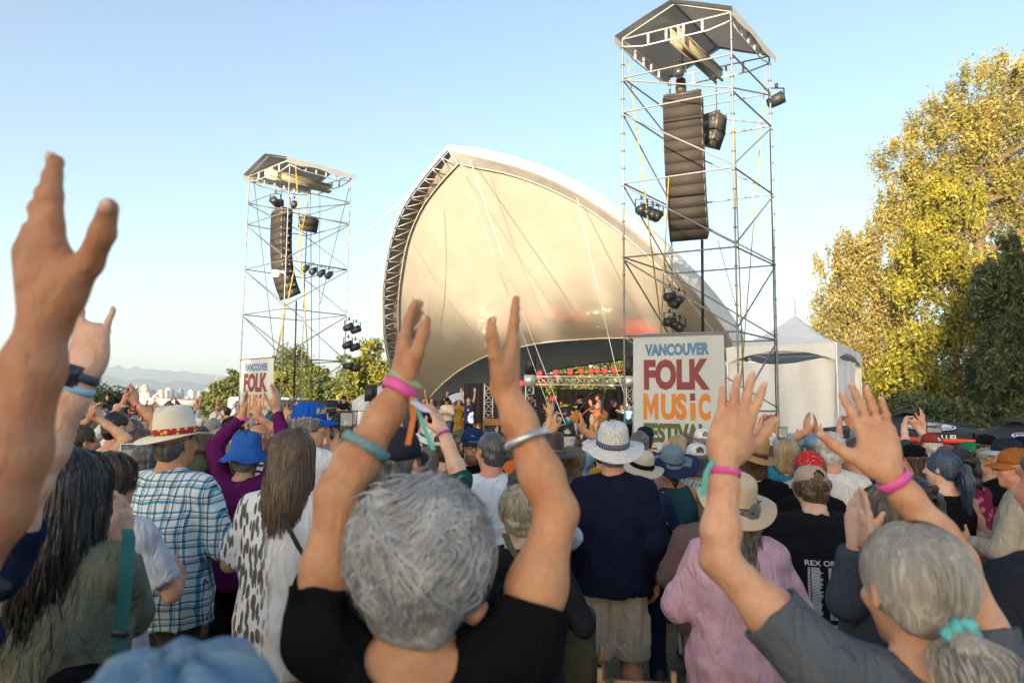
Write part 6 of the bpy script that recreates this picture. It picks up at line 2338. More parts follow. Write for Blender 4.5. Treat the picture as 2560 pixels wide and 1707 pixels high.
def phone(label, p, w=0.072, h=0.148, land=False, tilt=0.0, yaw=0.0, case=None):
    t = empty('phone', p, yaw, label, 'phone')
    t.rotation_euler = (tilt, math.pi / 2 if land else 0, yaw)
    MB().box((-w / 2, -0.004, -h / 2), (w / 2, 0.004, h / 2)).build('case', case or PHONE_B, t)
    m = bpy.data.materials.new('phone_screen'); m.use_nodes = True
    nt = m.node_tree; b = nt.nodes['Principled BSDF']
    n = N(nt, 'TexNoise', i_Scale=60.0, i_Detail=4.0); lk(nt, coords(nt), n.inputs['Vector'])
    sp = N(nt, 'SeparateXYZ'); lk(nt, coords(nt), sp.inputs[0])
    ax = sp.outputs[0] if land else sp.outputs[2]
    up = ramp(nt, mth(nt, 'ADD', mth(nt, 'MULTIPLY', ax, 9.0), 0.5), [(0.42, (0, 0, 0)), (0.5, (1, 1, 1))])
    c = mixc(nt, up, ramp(nt, n.outputs[0], [(0.4, (0.012, 0.014, 0.014)), (0.7, (0.08, 0.075, 0.06))]), (0.16, 0.14, 0.10))
    lk(nt, c, b.inputs['Emission Color']); b.inputs['Emission Strength'].default_value = 0.5
    b.inputs['Base Color'].default_value = (0.01, 0.01, 0.01, 1); b.inputs['Roughness'].default_value = 0.1
    MB().box((-w / 2 + .004, -0.0062, -h / 2 + .006), (w / 2 - .004, -0.0045, h / 2 - .006)).build('screen', m, t)
    return t


PLACED = []


def ptop(px, d, top, extra=0.0):
    """ground point and height of a figure whose head (or hat) top is seen at (px, top), d metres ahead"""
    p = W(px, top, d)
    return arr(p[0], d, 0), p[2] - extra


def fig(label, px, d, top, hatx=0.0, **kw):
    b, H = ptop(px, d, top, hatx)
    gz = float(ground_z(b[0], d))
    b[2] = gz
    H = max(1.35, min(2.0, H - gz))
    PLACED.append((b[0], b[1], 0.26))
    return person(label, b, H, **kw), b, H


UP = (0, 0, 1)
# ================================================================== nearest figures
# grey haired woman in the middle, both arms raised
b1, H1 = ptop(1054, 1.15, 1203, 0.028)
g_hair = M_hair('hair_grey_curls', (0.30, 0.305, 0.32), (0.64, 0.63, 0.62), scale=(30, 30, 16), rough=0.5)
g_loc = M_hair('hair_grey_locks', (0.34, 0.345, 0.36), (0.66, 0.65, 0.64), scale=(20, 20, 20), rough=0.45)
La = dict(s=W(815, 1590, 1.13), e=W(842, 1235, 1.17), w=W(1008, 962, 1.22), f=W(1020, 725, 1.27) - W(1008, 962, 1.22), n=(1, 0.18, -0.05), c=[0.10, 0.16, 0.2, 0.25], spread=0.15, thumb=0.15, r=1.06)
Ra = dict(s=W(1300, 1625, 1.13), e=W(1392, 1280, 1.17), w=W(1262, 968, 1.22), f=W(1296, 752, 1.24) - W(1262, 968, 1.22), n=(-1, 0.1, 0.12), c=[0.02, 0.03, 0.05, 0.08], spread=0.1, thumb=0.1, r=1.06)
w1 = person('woman with thick grey curls in a black T-shirt clapping overhead in the front middle', b1, H1, sex='f', build=0.98, h=0.0050, L=La, R=Ra, skin='tan', sss=0.12,
            shirt=dict(mat=cl('black'), sleeve=0.36, hem=0.85, neck=0.085, neck_y=-0.035, fold=0.003), legs=dict(mat=cl('denim')),
            hair=dict(style='curlycap', mat=g_hair, mat2=g_loc, strands=[(strands_curly(8000, 3, 0.026, 0.070, 0.014), 0.0036), (strands_curly(1400, 5, 0.034, 0.055, 0.016), 0.0024)]), hand_scale=0.93, seed=2)


def band_at(root, b, H, A, t, r, width, mat, name='wristband', yaw=0):
    e, w = np.asarray(A['e'], float), np.asarray(A['w'], float)
    return wristband(root, b, H, yaw, w + (e - w) * t, w - e, r, width, mat, name)


PINK = M_plain('pink_band', (0.75, 0.10, 0.38), 0.5, var=0.06, bmp=0)
SILV = M_plain('silver_band', (0.55, 0.56, 0.57), 0.30, metal=0.7, var=0.35, scale=40)
BEAD = spots('bead_band', (0.10, 0.30, 0.34), (0.45, 0.20, 0.14), 120, 0.3)
TEALR = M_plain('teal_ribbon', (0.10, 0.42, 0.38), 0.7, bmp=0)
ORNG = M_plain('orange_ribbon', (0.65, 0.17, 0.03), 0.7, bmp=0)
band_at(w1, b1, H1, La, 0.05, 0.0325, 0.020, PINK)
band_at(w1, b1, H1, La, -0.03, 0.0315, 0.012, M_plain('pale_green_band', (0.40, 0.50, 0.30), 0.7))
band_at(w1, b1, H1, La, 0.58, 0.0430, 0.017, BEAD, 'bracelet')
band_at(w1, b1, H1, Ra, 0.44, 0.0400, 0.012, SILV, 'bangle')


def ribbon(root, b, H, pts, w, mat, name='ribbon', yaw=0):
    P = [np.asarray(p, float) for p in pts]
    side = arr(1, 0.25, 0)
    g = np.stack([np.stack([p - side * w / 2, p + side * w / 2]) for p in P])
    o = MB().grid(g).build(name, mat, smooth=True)
    k = H / HB
    o.parent = root
    o.matrix_local = (Matrix.Translation(Vector(b)) @ Matrix.Rotation(R_(yaw), 4, 'Z') @ Matrix.Scale(k, 4)).inverted()
    return o


ribbon(w1, b1, H1, [W(1030, 992, 1.17), W(1034, 1040, 1.165), W(1026, 1080, 1.16), W(1019, 1112, 1.155)], 0.009, ORNG)
ribbon(w1, b1, H1, [W(1036, 996, 1.17), W(1052, 1045, 1.165), W(1068, 1090, 1.16), W(1084, 1124, 1.155)], 0.008, TEALR)
ribbon(w1, b1, H1, [W(1034, 1004, 1.168), W(1050, 1016, 1.16), W(1072, 1030, 1.155)], 0.016, M_plain('lavender_tab', (0.58, 0.54, 0.72), 0.6, bmp=0), 'band_end')

# ponytail woman at the right
b2, H2 = ptop(2292, 1.28, 1310, 0.006)
La = dict(s=W(2040, 1650, 1.27), e=W(1798, 1398, 1.32), w=W(1812, 1146, 1.36), f=W(1872, 912, 1.38) - W(1812, 1146, 1.36), n=(0.12, 1, 0.1), c=0.05, spread=0.75, thumb=0.35, r=1.02)
Ra = dict(e=W(2392, 1400, 1.34), w=W(2218, 1180, 1.36), f=W(2146, 945, 1.38) - W(2218, 1180, 1.36), n=(-0.1, 1, 0.1), c=0.05, spread=0.75, thumb=0.95, r=1.02)
hd2 = (6, -4, 0)
p_hair = M_hair('hair_ash', (0.30, 0.275, 0.245), (0.66, 0.60, 0.51), scale=(90, 90, 9), rough=0.4)
Pc, Pt = strands_pony(3400, 4, (0, -0.112, -0.050), 0.22)
w2 = person('woman with grey blond low ponytail and teal scrunchie waving both hands at right front', b2, H2, sex='f', build=1.0, h=0.0050, L=La, R=Ra, skin='fair', sss=0.12, head=hd2,
            shirt=dict(mat=M_cloth('cloth_slate', (0.10, 0.115, 0.14)), sleeve=0.48, hem=0.85, neck=0.080, fold=0.003), legs=dict(mat=cl('denim')),
            hair=dict(style='lowpony', L=0.26, mat=p_hair, mat2=p_hair, strands=[(Pc, 0.0032), (Pt, 0.0034)]), hand_scale=1.06, seed=4)
T2 = head_T(hd2)
m = MB()
m.lathe([(0.014, -0.014), (0.030, -0.012), (0.036, 0), (0.030, 0.012), (0.014, 0.014)], 26, mod=lambda t, r_, z: (r_ * (1 + 0.10 * math.sin(7 * t)) * math.cos(t), z + 0.006 * math.sin(5 * t), r_ * (1 + 0.10 * math.sin(7 * t)) * math.sin(t)), closed=True)
child_head('scrunchie', m.mesh('scrunchie', True), M_cloth('scrunchie_teal', (0.14, 0.50, 0.50)), w2, T2, Matrix.Translation((0, -0.122, -0.058)))
band_at(w2, b2, H2, Ra, 0.10, 0.0315, 0.017, PINK)
o = band_at(w2, b2, H2, La, 0.14, 0.0310, 0.013, spots('woven_band', (0.70, 0.10, 0.34), (0.45, 0.42, 0.10), 90, 0.22))
ribbon(w2, b2, H2, [W(1782, 1150, 1.33), W(1766, 1180, 1.325), W(1756, 1240, 1.32)], 0.012, TEALR)

# the raised hand at the left edge
b3, H3 = ptop(-330, 0.78, 1150)
La = dict(s=W(-300, 1560, 0.80), e=W(-20, 1275, 0.85), w=W(118, 790, 0.88), f=W(88, 385, 0.89) - W(118, 780, 0.88), n=(0.50, 0.86, 0.05), c=[0.02, 0.10, 0.16, 0.2], spread=0.28, thumb=1.15, r=1.10)
person('person mostly outside the left edge holding up one bare tanned arm', b3, 1.72, sex='m', build=1.0, h=0.0050, L=La, R='down', skin='bronze', sss=0.12, shirt=dict(mat=cl('charcoal'), sleeve=0.6, hem=0.8), legs=dict(mat=cl('denim')),
       hair=dict(style='short', mat=hr('brown')), hand_scale=1.22)
# the rock sign with the watch
b4 = arr(W(-190, 1300, 1.50)[0], 1.50, 0)
Ra = dict(s=W(-30, 1420, 1.50), e=W(76, 1205, 1.50), w=W(216, 925, 1.52), f=W(240, 770, 1.53) - W(216, 925, 1.52), n=(0.05, 1, 0.1), c=[0.02, 1.25, 1.3, 0.06], spread=0.6, thumb=-0.3, r=1.05)
w4 = person('person at the left edge making a horned hand sign with a blue smartwatch', b4, 1.76, sex='m', build=0.72, h=0.0065, R=Ra, L='down', skin='pale', sss=0.12, shirt=dict(mat=cl('navy'), sleeve=0.6, hem=0.8), legs=dict(mat=cl('denim')),
            hair=dict(style='short', mat=hr('brown')), hand_scale=1.0)
band_at(w4, b4, 1.76, Ra, 0.06, 0.0335, 0.020, M_plain('watch_strap', (0.035, 0.075, 0.12), 0.5, bmp=0), 'watch_strap')
band_at(w4, b4, 1.76, Ra, 0.17, 0.0345, 0.016, M_plain('pale_blue_band', (0.30, 0.52, 0.75), 0.5, bmp=0))
axis = nrm(Ra['w'] - Ra['e'])
pw = Ra['w'] + (Ra['e'] - Ra['w']) * 0.06 + arr(0.002, -0.040, 0)
wt = MB().box((-.021, -.007, -.024), (.021, .007, .024)).build('watch_face', M_plain('watch_glass', (0.03, 0.045, 0.06), 0.12, bmp=0))
wt.parent = w4
wt.matrix_local = (Matrix.Translation(Vector(b4)) @ Matrix.Scale(1.76 / HB, 4)).inverted() @ Matrix.LocRotScale(Vector(pw), Vector(axis).to_track_quat('Z', 'Y') @ Matrix.Rotation(-0.45, 3, 'Z').to_quaternion(), Vector((1, 1, 1)))

# denim hat in the bottom left corner
DENH = dye('washed_denim', [(0.25, (0.075, 0.15, 0.24)), (0.45, (0.11, 0.20, 0.29)), (0.54, (0.20, 0.26, 0.28)), (0.62, (0.10, 0.20, 0.30)), (0.8, (0.16, 0.24, 0.29))], 4.0, 0)
fig('person in a washed denim bucket hat at the bottom left corner', 452, 0.60, 1578, 0.055, sex='f', h=0.0110, shirt=dict(mat=cl('grey'), sleeve=1.9, hem=0.8), legs=dict(mat=cl('denim')),
    hair=dict(style='bob', mat=hr('grey')), hat=dict(kind='bucket', brim=0.10, crown=0.120, mat=DENH))
# dark shirt at the right edge
fig('big man in a dark navy T-shirt cut by the right edge', 2665, 1.62, 1085, sex='m', build=1.30, h=0.0110, yaw=8, skin='ruddy', shirt=dict(mat=M_cloth('cloth_night', (0.020, 0.024, 0.032)), sleeve=0.95, hem=0.75, loose=0.6), legs=dict(mat=cl('charcoal')),
    hair=dict(style='short', mat=hr('salt')))

# ================================================================== second rank
blk = M_hair('hair_raven', (0.010, 0.009, 0.011), (0.040, 0.034, 0.038), scale=(80, 80, 5), rough=0.35)
r12, b12, H12 = fig('woman with very long black hair in a sage green overshirt at the left', 192, 2.1, 1128, 0.01, sex='f', build=1.15, h=0.0075, yaw=-6, L='down', R=dict(w=W(304, 1352, 2.35), f=(-0.05, 0.1, 1), n=(-1, 0.3, 0), c=0.2, p=(0.6, -0.6, -1)), skin='pale',
    shirt=dict(mat=M_cloth('cloth_sage', (0.155, 0.165, 0.125), fold=0.7), sleeve=1.75, hem=0.70, loose=0.9, ease=0.022, collar=True), legs=dict(mat=cl('denim')),
    hair=dict(style='long', L=0.50, mat=blk, mat2=blk, strands=[(strands_long(1500, 0.46, 7, 0.012, 0.55, 0.008), 0.006), (strands_long(120, 0.54, 9, 0.022, 0.8, 0.012), 0.005)]), seed=5)
bag = empty('shoulder_bag', b12 + arr(0.28, -0.1, 0), 0, 'teal bag strap over the shoulder of the long black haired woman', 'bag')
BO_ = b12 + arr(0.28, -0.1, 0)
sg = [W(318, 1322, 2.06), W(322, 1345, 1.93), W(318, 1420, 1.90), W(310, 1500, 1.89), W(300, 1590, 1.90), W(296, 1660, 1.92)]
MB().grid(np.stack([np.stack([p - arr(.019, 0, 0), p + arr(.019, 0, 0)]) for p in sg]) - BO_).build('strap', M_cloth('strap_teal', (0.03, 0.13, 0.14), fold=0.1), bag)
MB().box((-.021, -.008, 0), (.021, .008, .02)).build('buckle', M_plain('dark_metal', (0.06, 0.06, 0.065), 0.4, metal=0.6), bag, loc=(sg[-2] - BO_).tolist())
MB().box((-.16, -.05, 0), (.16, .06, .28)).build('pouch', cl('black'), bag, loc=(sg[-1] - BO_ - arr(0, 0, .30)).tolist())

PLAID = plaid('plaid_turquoise', (0.82, 0.84, 0.84), (0.02, 0.27, 0.42), (0.02, 0.025, 0.035), 0.068)
PAN = weave_hat('panama', (0.82, 0.75, 0.62), (0.70, 0.62, 0.49), 240)
BANDR = spots('beaded_band', (0.35, 0.025, 0.03), (0.65, 0.50, 0.10), 38, 0.30)
r11, b11, H11 = fig('man in a turquoise plaid shirt and pale fedora with a red beaded band', 440, 3.5, 1018, 0.055, sex='m', build=1.22, h=0.0100, yaw=-14, L='front', R='bent', skin='tan', head=(-12, 4, 6),
    shirt=dict(mat=PLAID, sleeve=1.95, hem=0.74, loose=0.7, collar=True, ease=0.018), legs=dict(mat=M_cloth('cloth_graphite', (0.045, 0.048, 0.055))),
    hair=dict(style='short', mat=hr('salt')), hat=dict(kind='fedora', brim=0.080, crown=0.150, mat=PAN, band=BANDR, bw=0.030, tilt=(0, -10, 0), z=0.030), seed=6)

r13, b13, H13 = fig('person in a purple long sleeved top and blue bucket hat with both arms up', 617, 4.2, 1083, 0.03, sex='f', build=1.05, h=0.0110, L=dict(w=W(607, 1040, 4.3), f=(0.05, 0, 1), n=(1, 0.2, 0), c=0.1, p=(1, 0.1, -0.2)),
    R=dict(w=W(690, 1022, 4.3), f=(-0.05, 0, 1), n=(-1, 0.3, 0), c=0.15, p=(1, 0.1, 0)), skin='fair', shirt=dict(mat=M_cloth('cloth_plum', (0.115, 0.012, 0.095)), sleeve=1.93, hem=0.80, ease=0.012), legs=dict(mat=cl('black')),
    hair=dict(style='short', mat=hr('grey')), hat=dict(kind='bucket', brim=0.10, crown=0.13, mat=M_cloth('cloth_cobalt', (0.035, 0.13, 0.42)), z=0.03), seed=8)
wristband(r13, b13, H13, 0, W(609, 1046, 4.3), (0.1, 0, 1), 0.032, 0.02, PINK)
fp = empty('waist_pack', W(606, 1340, 4.08), 0, 'black waist pack worn by the person in the purple top', 'bag')
MB().lathe([(0.001, -.075), (.11, -.07), (.125, 0), (.12, .06), (.001, .07)], 18, mod=lambda t, r_, z: (r_ * math.cos(t) * 1.05, r_ * math.sin(t) * 0.45, z)).build('pouch', cl('black'), fp, smooth=True)
MB().box((-.06, -.062, -.03), (.0, -.055, -.015)).build('badge', M_plain('red_print', (0.6, 0.05, 0.05), 0.6, bmp=0), fp)
MB().tube([(-.16, .05, .05), (0, -0.03, .055), (.16, .05, .05)], 0.018, 6).build('belt', cl('black'), fp)

FLOR = leafy('floral_white', (0.66, 0.67, 0.68), (0.085, 0.095, 0.095))
lbr = M_hair('hair_chestnut', (0.085, 0.048, 0.028), (0.25, 0.155, 0.095), scale=(90, 90, 4), rough=0.38)
r14, b14, H14 = fig('woman with long straight brown hair in a white blouse with grey leaf print', 733, 3.2, 1076, 0.012, sex='f', build=1.16, h=0.0100, pose='bent', skin='fair', shirt=dict(mat=FLOR, sleeve=0.9, hem=0.66, loose=0.85, ease=0.020), legs=dict(mat=cl('tan')),
    hair=dict(style='straight', L=0.36, mat=lbr, mat2=lbr, strands=[(strands_long(1500, 0.33, 13, 0.004, 0.55, 0.010), 0.0075)]), seed=9)
st = ribbon(r14, b14, H14, [W(706, 1282, 3.03), W(722, 1320, 3.0), W(745, 1365, 3.0), W(768, 1400, 3.05)], 0.022, cl('charcoal'), 'bag_strap')

r15, b15, H15 = fig('grey haired man in a royal blue cap with yellow script on its side', 765, 4.35, 1000, 0.022, sex='m', build=1.1, h=0.0125, yaw=-20, head=(-48, -6, 0), L='bent', R=dict(w=W(838, 1128, 4.45), f=(0.2, 0.1, 1), n=(-0.8, 0.3, 0), c=0.5, p=(1, -0.2, -1)), skin='fair',
    shirt=dict(mat=cl('white'), sleeve=0.7, hem=0.8), legs=dict(mat=cl('khaki')), hair=dict(style='grey_short', mat=hr('grey'), strands=[(strands_curly(500, 12, 0.012, 0.05, 0.008, 0.05), 0.006)]), hat=dict(kind='cap', mat=M_cloth('cloth_royal', (0.010, 0.085, 0.42), fold=0.15), tilt=(4, 0, 0), z=0.028), seed=10)
cap_o = [c for c in r15.children if c.name.startswith('cap')][0]


def cap_text(U):
    out = []
    for x, y in U:
        a = 0.34 + 0.92 * x
        th = 0.28 + 0.42 * y + 0.10 * x
        r_ = math.cos(th) ** 0.72 * 1.035
        out.append((0.087 * r_ * math.cos(a), 0.108 * r_ * math.sin(a) - 0.004, 0.002 + 0.098 * math.sin(th) ** 0.9))
    return np.array(out)


ytxt = M_plain('yellow_thread', (0.62, 0.40, 0.03), 0.6, bmp=0)
text_on('lettering', 'Kesl', lambda U: cap_text(np.array([(1 - (1 - x) , y) for x, y in U])), ytxt, cap_o, 0.03, 0.3)
phone('phone held up filming beside the blue cap', W(866, 1062, 4.4), 0.082, 0.165, yaw=0.05)

fig('man in a black cap and black shirt behind the raised bare arm', 985, 2.45, 1062, 0.022, sex='m', build=1.35, h=0.0100, head=(-22, 0, 0), pose='bent', skin='ruddy', shirt=dict(mat=M_cloth('cloth_ink', (0.007, 0.008, 0.012)), sleeve=0.9, hem=0.76, neck_y=-0.03, neck=0.085),
    legs=dict(mat=cl('denim')), hair=dict(style='short', mat=hr('salt')), hat=dict(kind='cap', mat=M_cloth('cloth_capblack', (0.026, 0.029, 0.038), fold=0.15), snap=True, tilt=(6, 4, 0)), seed=11)
Ra = dict(e=W(1152, 1200, 3.25), w=W(1108, 1080, 3.32), f=W(1068, 985, 3.35) - W(1108, 1080, 3.32), n=(-0.75, 0.5, 0), c=0.1, spread=0.4)
r17, b17, H17 = fig('person in a grey cap with a star patch and one dark green sleeve raised', 1056, 3.35, 1112, 0.022, sex='m', build=0.98, h=0.0100, L='bent', R=Ra, skin='pale', shirt=dict(mat=M_cloth('cloth_pine', (0.010, 0.065, 0.060)), sleeve=1.12, hem=0.8), legs=dict(mat=cl('charcoal')),
    hair=dict(style='short', mat=hr('brown')), hat=dict(kind='cap', mat=M_cloth('cloth_taupe', (0.175, 0.155, 0.135)), tilt=(8, 0, 0)), seed=12)
for t, m_ in ((0.10, PINK), (-0.12, spots('woven_band2', (0.40, 0.05, 0.30), (0.5, 0.5, 0.5), 120, 0.2))): band_at(r17, b17, H17, Ra, t + 0.15, 0.033, 0.013, m_)
co = [c for c in r17.children if c.name.startswith('cap')][0]
sv = []
for i in range(10):
    a = math.pi / 2 + i * math.pi / 5; q = 0.024 if i % 2 == 0 else 0.010
    th = 0.98 + q * math.sin(a) * 10; ph = 1.5 * math.pi + q * math.cos(a) * 16
    r_ = math.cos(th) ** 0.72 * 1.04
    sv.append((0.087 * r_ * math.cos(ph), 0.108 * r_ * math.sin(ph) - 0.006, 0.004 + 0.100 * math.sin(th) ** 0.9))
sv.append(tuple(np.mean(sv, 0)))
obj('star_patch', mesh_np('star_patch', np.array(sv), np.array([(i, (i + 1) % 10, 10) for i in range(10)])), M_plain('star_grey', (0.06, 0.06, 0.06), 0.8, bmp=0), co)

fig('man in a white and olive mesh cap and green sweater behind the raised green sleeve', 1102, 4.5, 1068, 0.022, sex='m', build=1.15, h=0.0135, pose='bent', skin='fair', shirt=dict(mat=M_cloth('cloth_moss', (0.060, 0.085, 0.045)), sleeve=1.9, hem=0.8), legs=dict(mat=cl('khaki')),
    hair=dict(style='short', mat=hr('brown')), hat=dict(kind='cap', mat=M_cloth('cloth_offwhite', (0.50, 0.48, 0.44)), tilt=(5, 0, 0)))
fig('person in an olive green cap beside the white mesh cap', 1152, 5.2, 1072, 0.022, sex='m', build=1.1, h=0.0145, pose='bent', skin='fair', head=(-20, 0, 0), shirt=dict(mat=stripes('poncho_stripes', (0.25, 0.26, 0.29), (0.06, 0.07, 0.10), 0.16, 0), sleeve=1.9, hem=0.8), legs=dict(mat=cl('charcoal')),
    hair=dict(style='short', mat=hr('light_brown')), hat=dict(kind='cap', mat=M_cloth('cloth_capolive', (0.10, 0.105, 0.075)), tilt=(5, 0, 0)))
r28, b28, H28 = fig('bearded man in a navy cap facing the camera in the middle of the crowd', 1183, 4.75, 1066, 0.022, sex='m', build=1.0, h=0.0075, yaw=180, head=(6, 2, 0), pose='down', skin='fair', shirt=dict(mat=cl('black'), sleeve=1.9, hem=0.8, collar=True), legs=dict(mat=cl('denim')),
    hair=dict(style='short', mat=hr('light_brown')), beard=M_hair('beard_blond', (0.20, 0.12, 0.065), (0.33, 0.21, 0.12), scale=(120, 120, 40)), face=True, hat=dict(kind='cap', mat=M_cloth('cloth_capnavy', (0.012, 0.030, 0.085), fold=0.15), z=0.032))
co = [c for c in r28.children if c.name.startswith('cap')][0]
MB().tube([(0.019 * math.cos(a), 0.105 - 0.012, 0.034 + 0.013 * math.sin(a)) for a in np.linspace(0.8, 5.4, 10)], 0.002, 4).tube([(-.006, .099, .036), (.014, .099, .046), (.02, .099, .038)], .002, 4).build('emblem', M_plain('thread_white', (0.6, 0.6, 0.62), 0.7, bmp=0), co)
fig('dark haired man in a plain white T-shirt looking left beside the bearded man', 1232, 4.2, 1078, 0.01, sex='m', build=1.18, h=0.0110, head=(38, 0, 0), pose='bent', skin='ruddy', shirt=dict(mat=M_cloth('cloth_bluewhite', (0.62, 0.66, 0.74)), sleeve=0.8, hem=0.78, loose=0.5), legs=dict(mat=cl('denim')),
    hair=dict(style='short', mat=hr('salt')), seed=14)
BRN = M_plain('brown_leather', (0.040, 0.026, 0.020), 0.6, var=0.25, bmp=0.3)
fig('person in a dark brown leather hat with a wide curled brim', 1372, 4.2, 1072, 0.055, sex='m', h=0.0125, pose='bent', skin='fair', shirt=dict(mat=plaid('plaid_grey', (0.36, 0.37, 0.36), (0.15, 0.16, 0.16), (0.05, 0.055, 0.055), 0.05), sleeve=1.9, hem=0.8), legs=dict(mat=cl('denim')),
    hair=dict(style='curlylong', L=0.26, mat=hr('brown')), hat=dict(kind='fedora', brim=0.105, crown=0.13, mat=BRN, band=M_plain('hat_cord', (0.25, 0.2, 0.15), 0.7, bmp=0), bw=0.008, tilt=(0, 8, 0)))
dbl = M_hair('hair_darkblond', (0.17, 0.115, 0.065), (0.34, 0.25, 0.155), scale=(90, 90, 9))
Pc, Pt = strands_pony(900, 5, (0, -0.112, -0.030), 0.25)
fig('woman with a curly dark blond ponytail right behind the white straw hat', 1432, 4.45, 1114, 0.008, sex='f', h=0.0125, pose='bent', skin='fair', shirt=dict(mat=cl('cream'), sleeve=1.9, hem=0.8), legs=dict(mat=cl('denim')),
    hair=dict(style='curlpony', L=0.30, mat=dbl, strands=[(Pc, 0.005)]))
fig('person in a pale shirt with dark curly hair behind the right raised arm', 1322, 3.55, 1150, 0.02, sex='f', build=1.25, h=0.0110, pose='clap', skin='fair', shirt=dict(mat=M_cloth('cloth_paleblue', (0.54, 0.60, 0.64)), sleeve=0.95, hem=0.78, loose=0.7, ease=.02), legs=dict(mat=cl('denim')),
    hair=dict(style='curlylong', L=0.20, mat=hr('brown')))
sb = M_hair('hair_silverblond', (0.36, 0.31, 0.21), (0.62, 0.57, 0.45), scale=(80, 80, 8))
r19, b19, H19 = fig('person with short silver blond hair in a black hooded jacket by the raised arm', 1302, 2.75, 1210, 0.01, sex='f', h=0.0100, head=(20, 0, 0), pose='bent', skin='pale', shirt=dict(mat=M_cloth('cloth_softblack', (0.018, 0.020, 0.025)), sleeve=1.9, hem=0.78, hood=True, loose=0.6), legs=dict(mat=cl('denim')),
    hair=dict(style='boyish', mat=sb, strands=[(strands_curly(500, 21, 0.010, 0.06, 0.006), 0.006)]))
ribbon(r19, b19, H19, [W(1262, 1332, 2.62), W(1275, 1365, 2.57), W(1295, 1395, 2.56), W(1330, 1430, 2.60)], 0.026, cl('olive'), 'bag_strap')

# navy shirt man
WSTR = weave_hat('white_straw', (0.82, 0.80, 0.76), (0.38, 0.38, 0.38), 130)
r7, b7, H7 = fig('man in a dark navy shirt and beige cargo shorts under a white straw hat', 1532, 4.0, 1058, 0.045, sex='m', build=1.0, h=0.0100, pose='down', skin='ruddy', shirt=dict(mat=M_cloth('cloth_navyshirt', (0.011, 0.013, 0.034), fold=0.6), sleeve=1.93, hem=0.80, loose=0.8, ease=0.022, collar=True),
    legs=dict(mat=M_cloth('cloth_cargo', (0.46, 0.41, 0.335), fold=0.7), hem=0.44, cargo=True, flare=0.022, ease=0.014), hair=dict(style='short', mat=hr('grey')),
    hat=dict(kind='straw', brim=0.095, crown=0.14, mat=WSTR, band=stripes('band_navy', (0.03, 0.035, 0.10), (0.2, 0.2, 0.24), 0.01, 0), bw=0.030, tilt=(16, 0, 0), z=0.03), seed=16)
fig('person in a navy shirt with white dots and a cream hat with a black band', 1604, 4.75, 1122, 0.04, sex='f', build=1.12, h=0.0125, yaw=-8, pose='front', skin='fair', shirt=dict(mat=spots('dotted_navy', (0.012, 0.022, 0.075), (0.55, 0.56, 0.6), 13, 0.11), sleeve=1.9, hem=0.72, loose=0.8), legs=dict(mat=M_cloth('cloth_indigo', (0.012, 0.020, 0.060))),
    hair=dict(style='bob', mat=hr('brown')), hat=dict(kind='wide', brim=0.085, crown=0.115, mat=weave_hat('cream_straw', (0.60, 0.53, 0.42), (0.50, 0.43, 0.33), 260), band=cl('black'), bw=0.032, tilt=(14, 10, 0), z=0.028))
r22, b22, H22 = fig('woman in a teal tank top with a braid under a wide blue sun hat', 1680, 4.9, 1108, 0.04, sex='f', build=1.15, h=0.0125, pose='bent', skin='tan', shirt=dict(mat=M_cloth('cloth_deepteal', (0.022, 0.075, 0.095)), tank=True, hem=0.86, neck=0.11, neck_y=-0.04), legs=dict(mat=M_cloth('cloth_duskblue', (0.020, 0.035, 0.065)), skirt=True, hem=0.45),
    hair=dict(style='braid', mat=hr('black')), hat=dict(kind='wide', brim=0.125, crown=0.105, mat=weave_hat('blue_straw', (0.135, 0.215, 0.25), (0.09, 0.15, 0.19), 260), edge=M_cloth('cloth_brimnavy', (0.022, 0.035, 0.075)), band=cl('navy'), bw=0.006, tilt=(20, 0, 0), z=0.028))
NAT = weave_hat('natural_straw', (0.62, 0.50, 0.33), (0.52, 0.40, 0.25), 260)
gbr = M_hair('hair_greybrown', (0.10, 0.078, 0.068), (0.36, 0.30, 0.27), scale=(40, 40, 20))
fig('woman in a pink sweatshirt and wide natural straw hat with long grey brown curls', 1838, 3.0, 1180, 0.045, sex='f', build=1.18, h=0.0100, yaw=-8, pose='bent', skin='fair', shirt=dict(mat=M_cloth('cloth_rosepink', (0.60, 0.375, 0.46)), sleeve=1.93, hem=0.76, loose=0.75, ease=0.026, fold=0.007), legs=dict(mat=M_cloth('cloth_jeans', (0.05, 0.12, 0.25))),
    hair=dict(style='curlylong', L=0.36, mat=gbr, strands=[(strands_long(420, 0.36, 23, 0.018, 1.0, 0.010, th_min=1.95), 0.008)]), hat=dict(kind='wide', brim=0.105, crown=0.13, mat=NAT, band=M_plain('hat_leather', (0.16, 0.085, 0.045), 0.6, bmp=0), bw=0.008, tilt=(20, 8, 0), z=0.028), seed=18)
fig('person in a mauve brown sweater half hidden by the straw hat', 1778, 3.75, 1200, 0.01, sex='m', build=1.2, h=0.0135, pose='bent', skin='fair', shirt=dict(mat=M_cloth('cloth_mauve', (0.165, 0.105, 0.095)), sleeve=1.9, hem=0.78), legs=dict(mat=cl('khaki')), hair=dict(style='bob', mat=hr('light_brown')))
fig('person in a golden straw fedora with a dark band and a black jacket', 1882, 4.5, 1083, 0.05, sex='m', h=0.0125, yaw=-10, pose='bent', skin='fair', shirt=dict(mat=cl('black'), sleeve=1.9, hem=0.78), legs=dict(mat=cl('denim')), hair=dict(style='bob', mat=hr('brown')),
    hat=dict(kind='fedora', brim=0.075, crown=0.135, mat=weave_hat('gold_straw', (0.40, 0.235, 0.085), (0.28, 0.155, 0.05), 200), band=M_plain('hat_maroon', (0.055, 0.022, 0.020), 0.7, bmp=0), bw=0.026, tilt=(10, 16, 0), z=0.028))
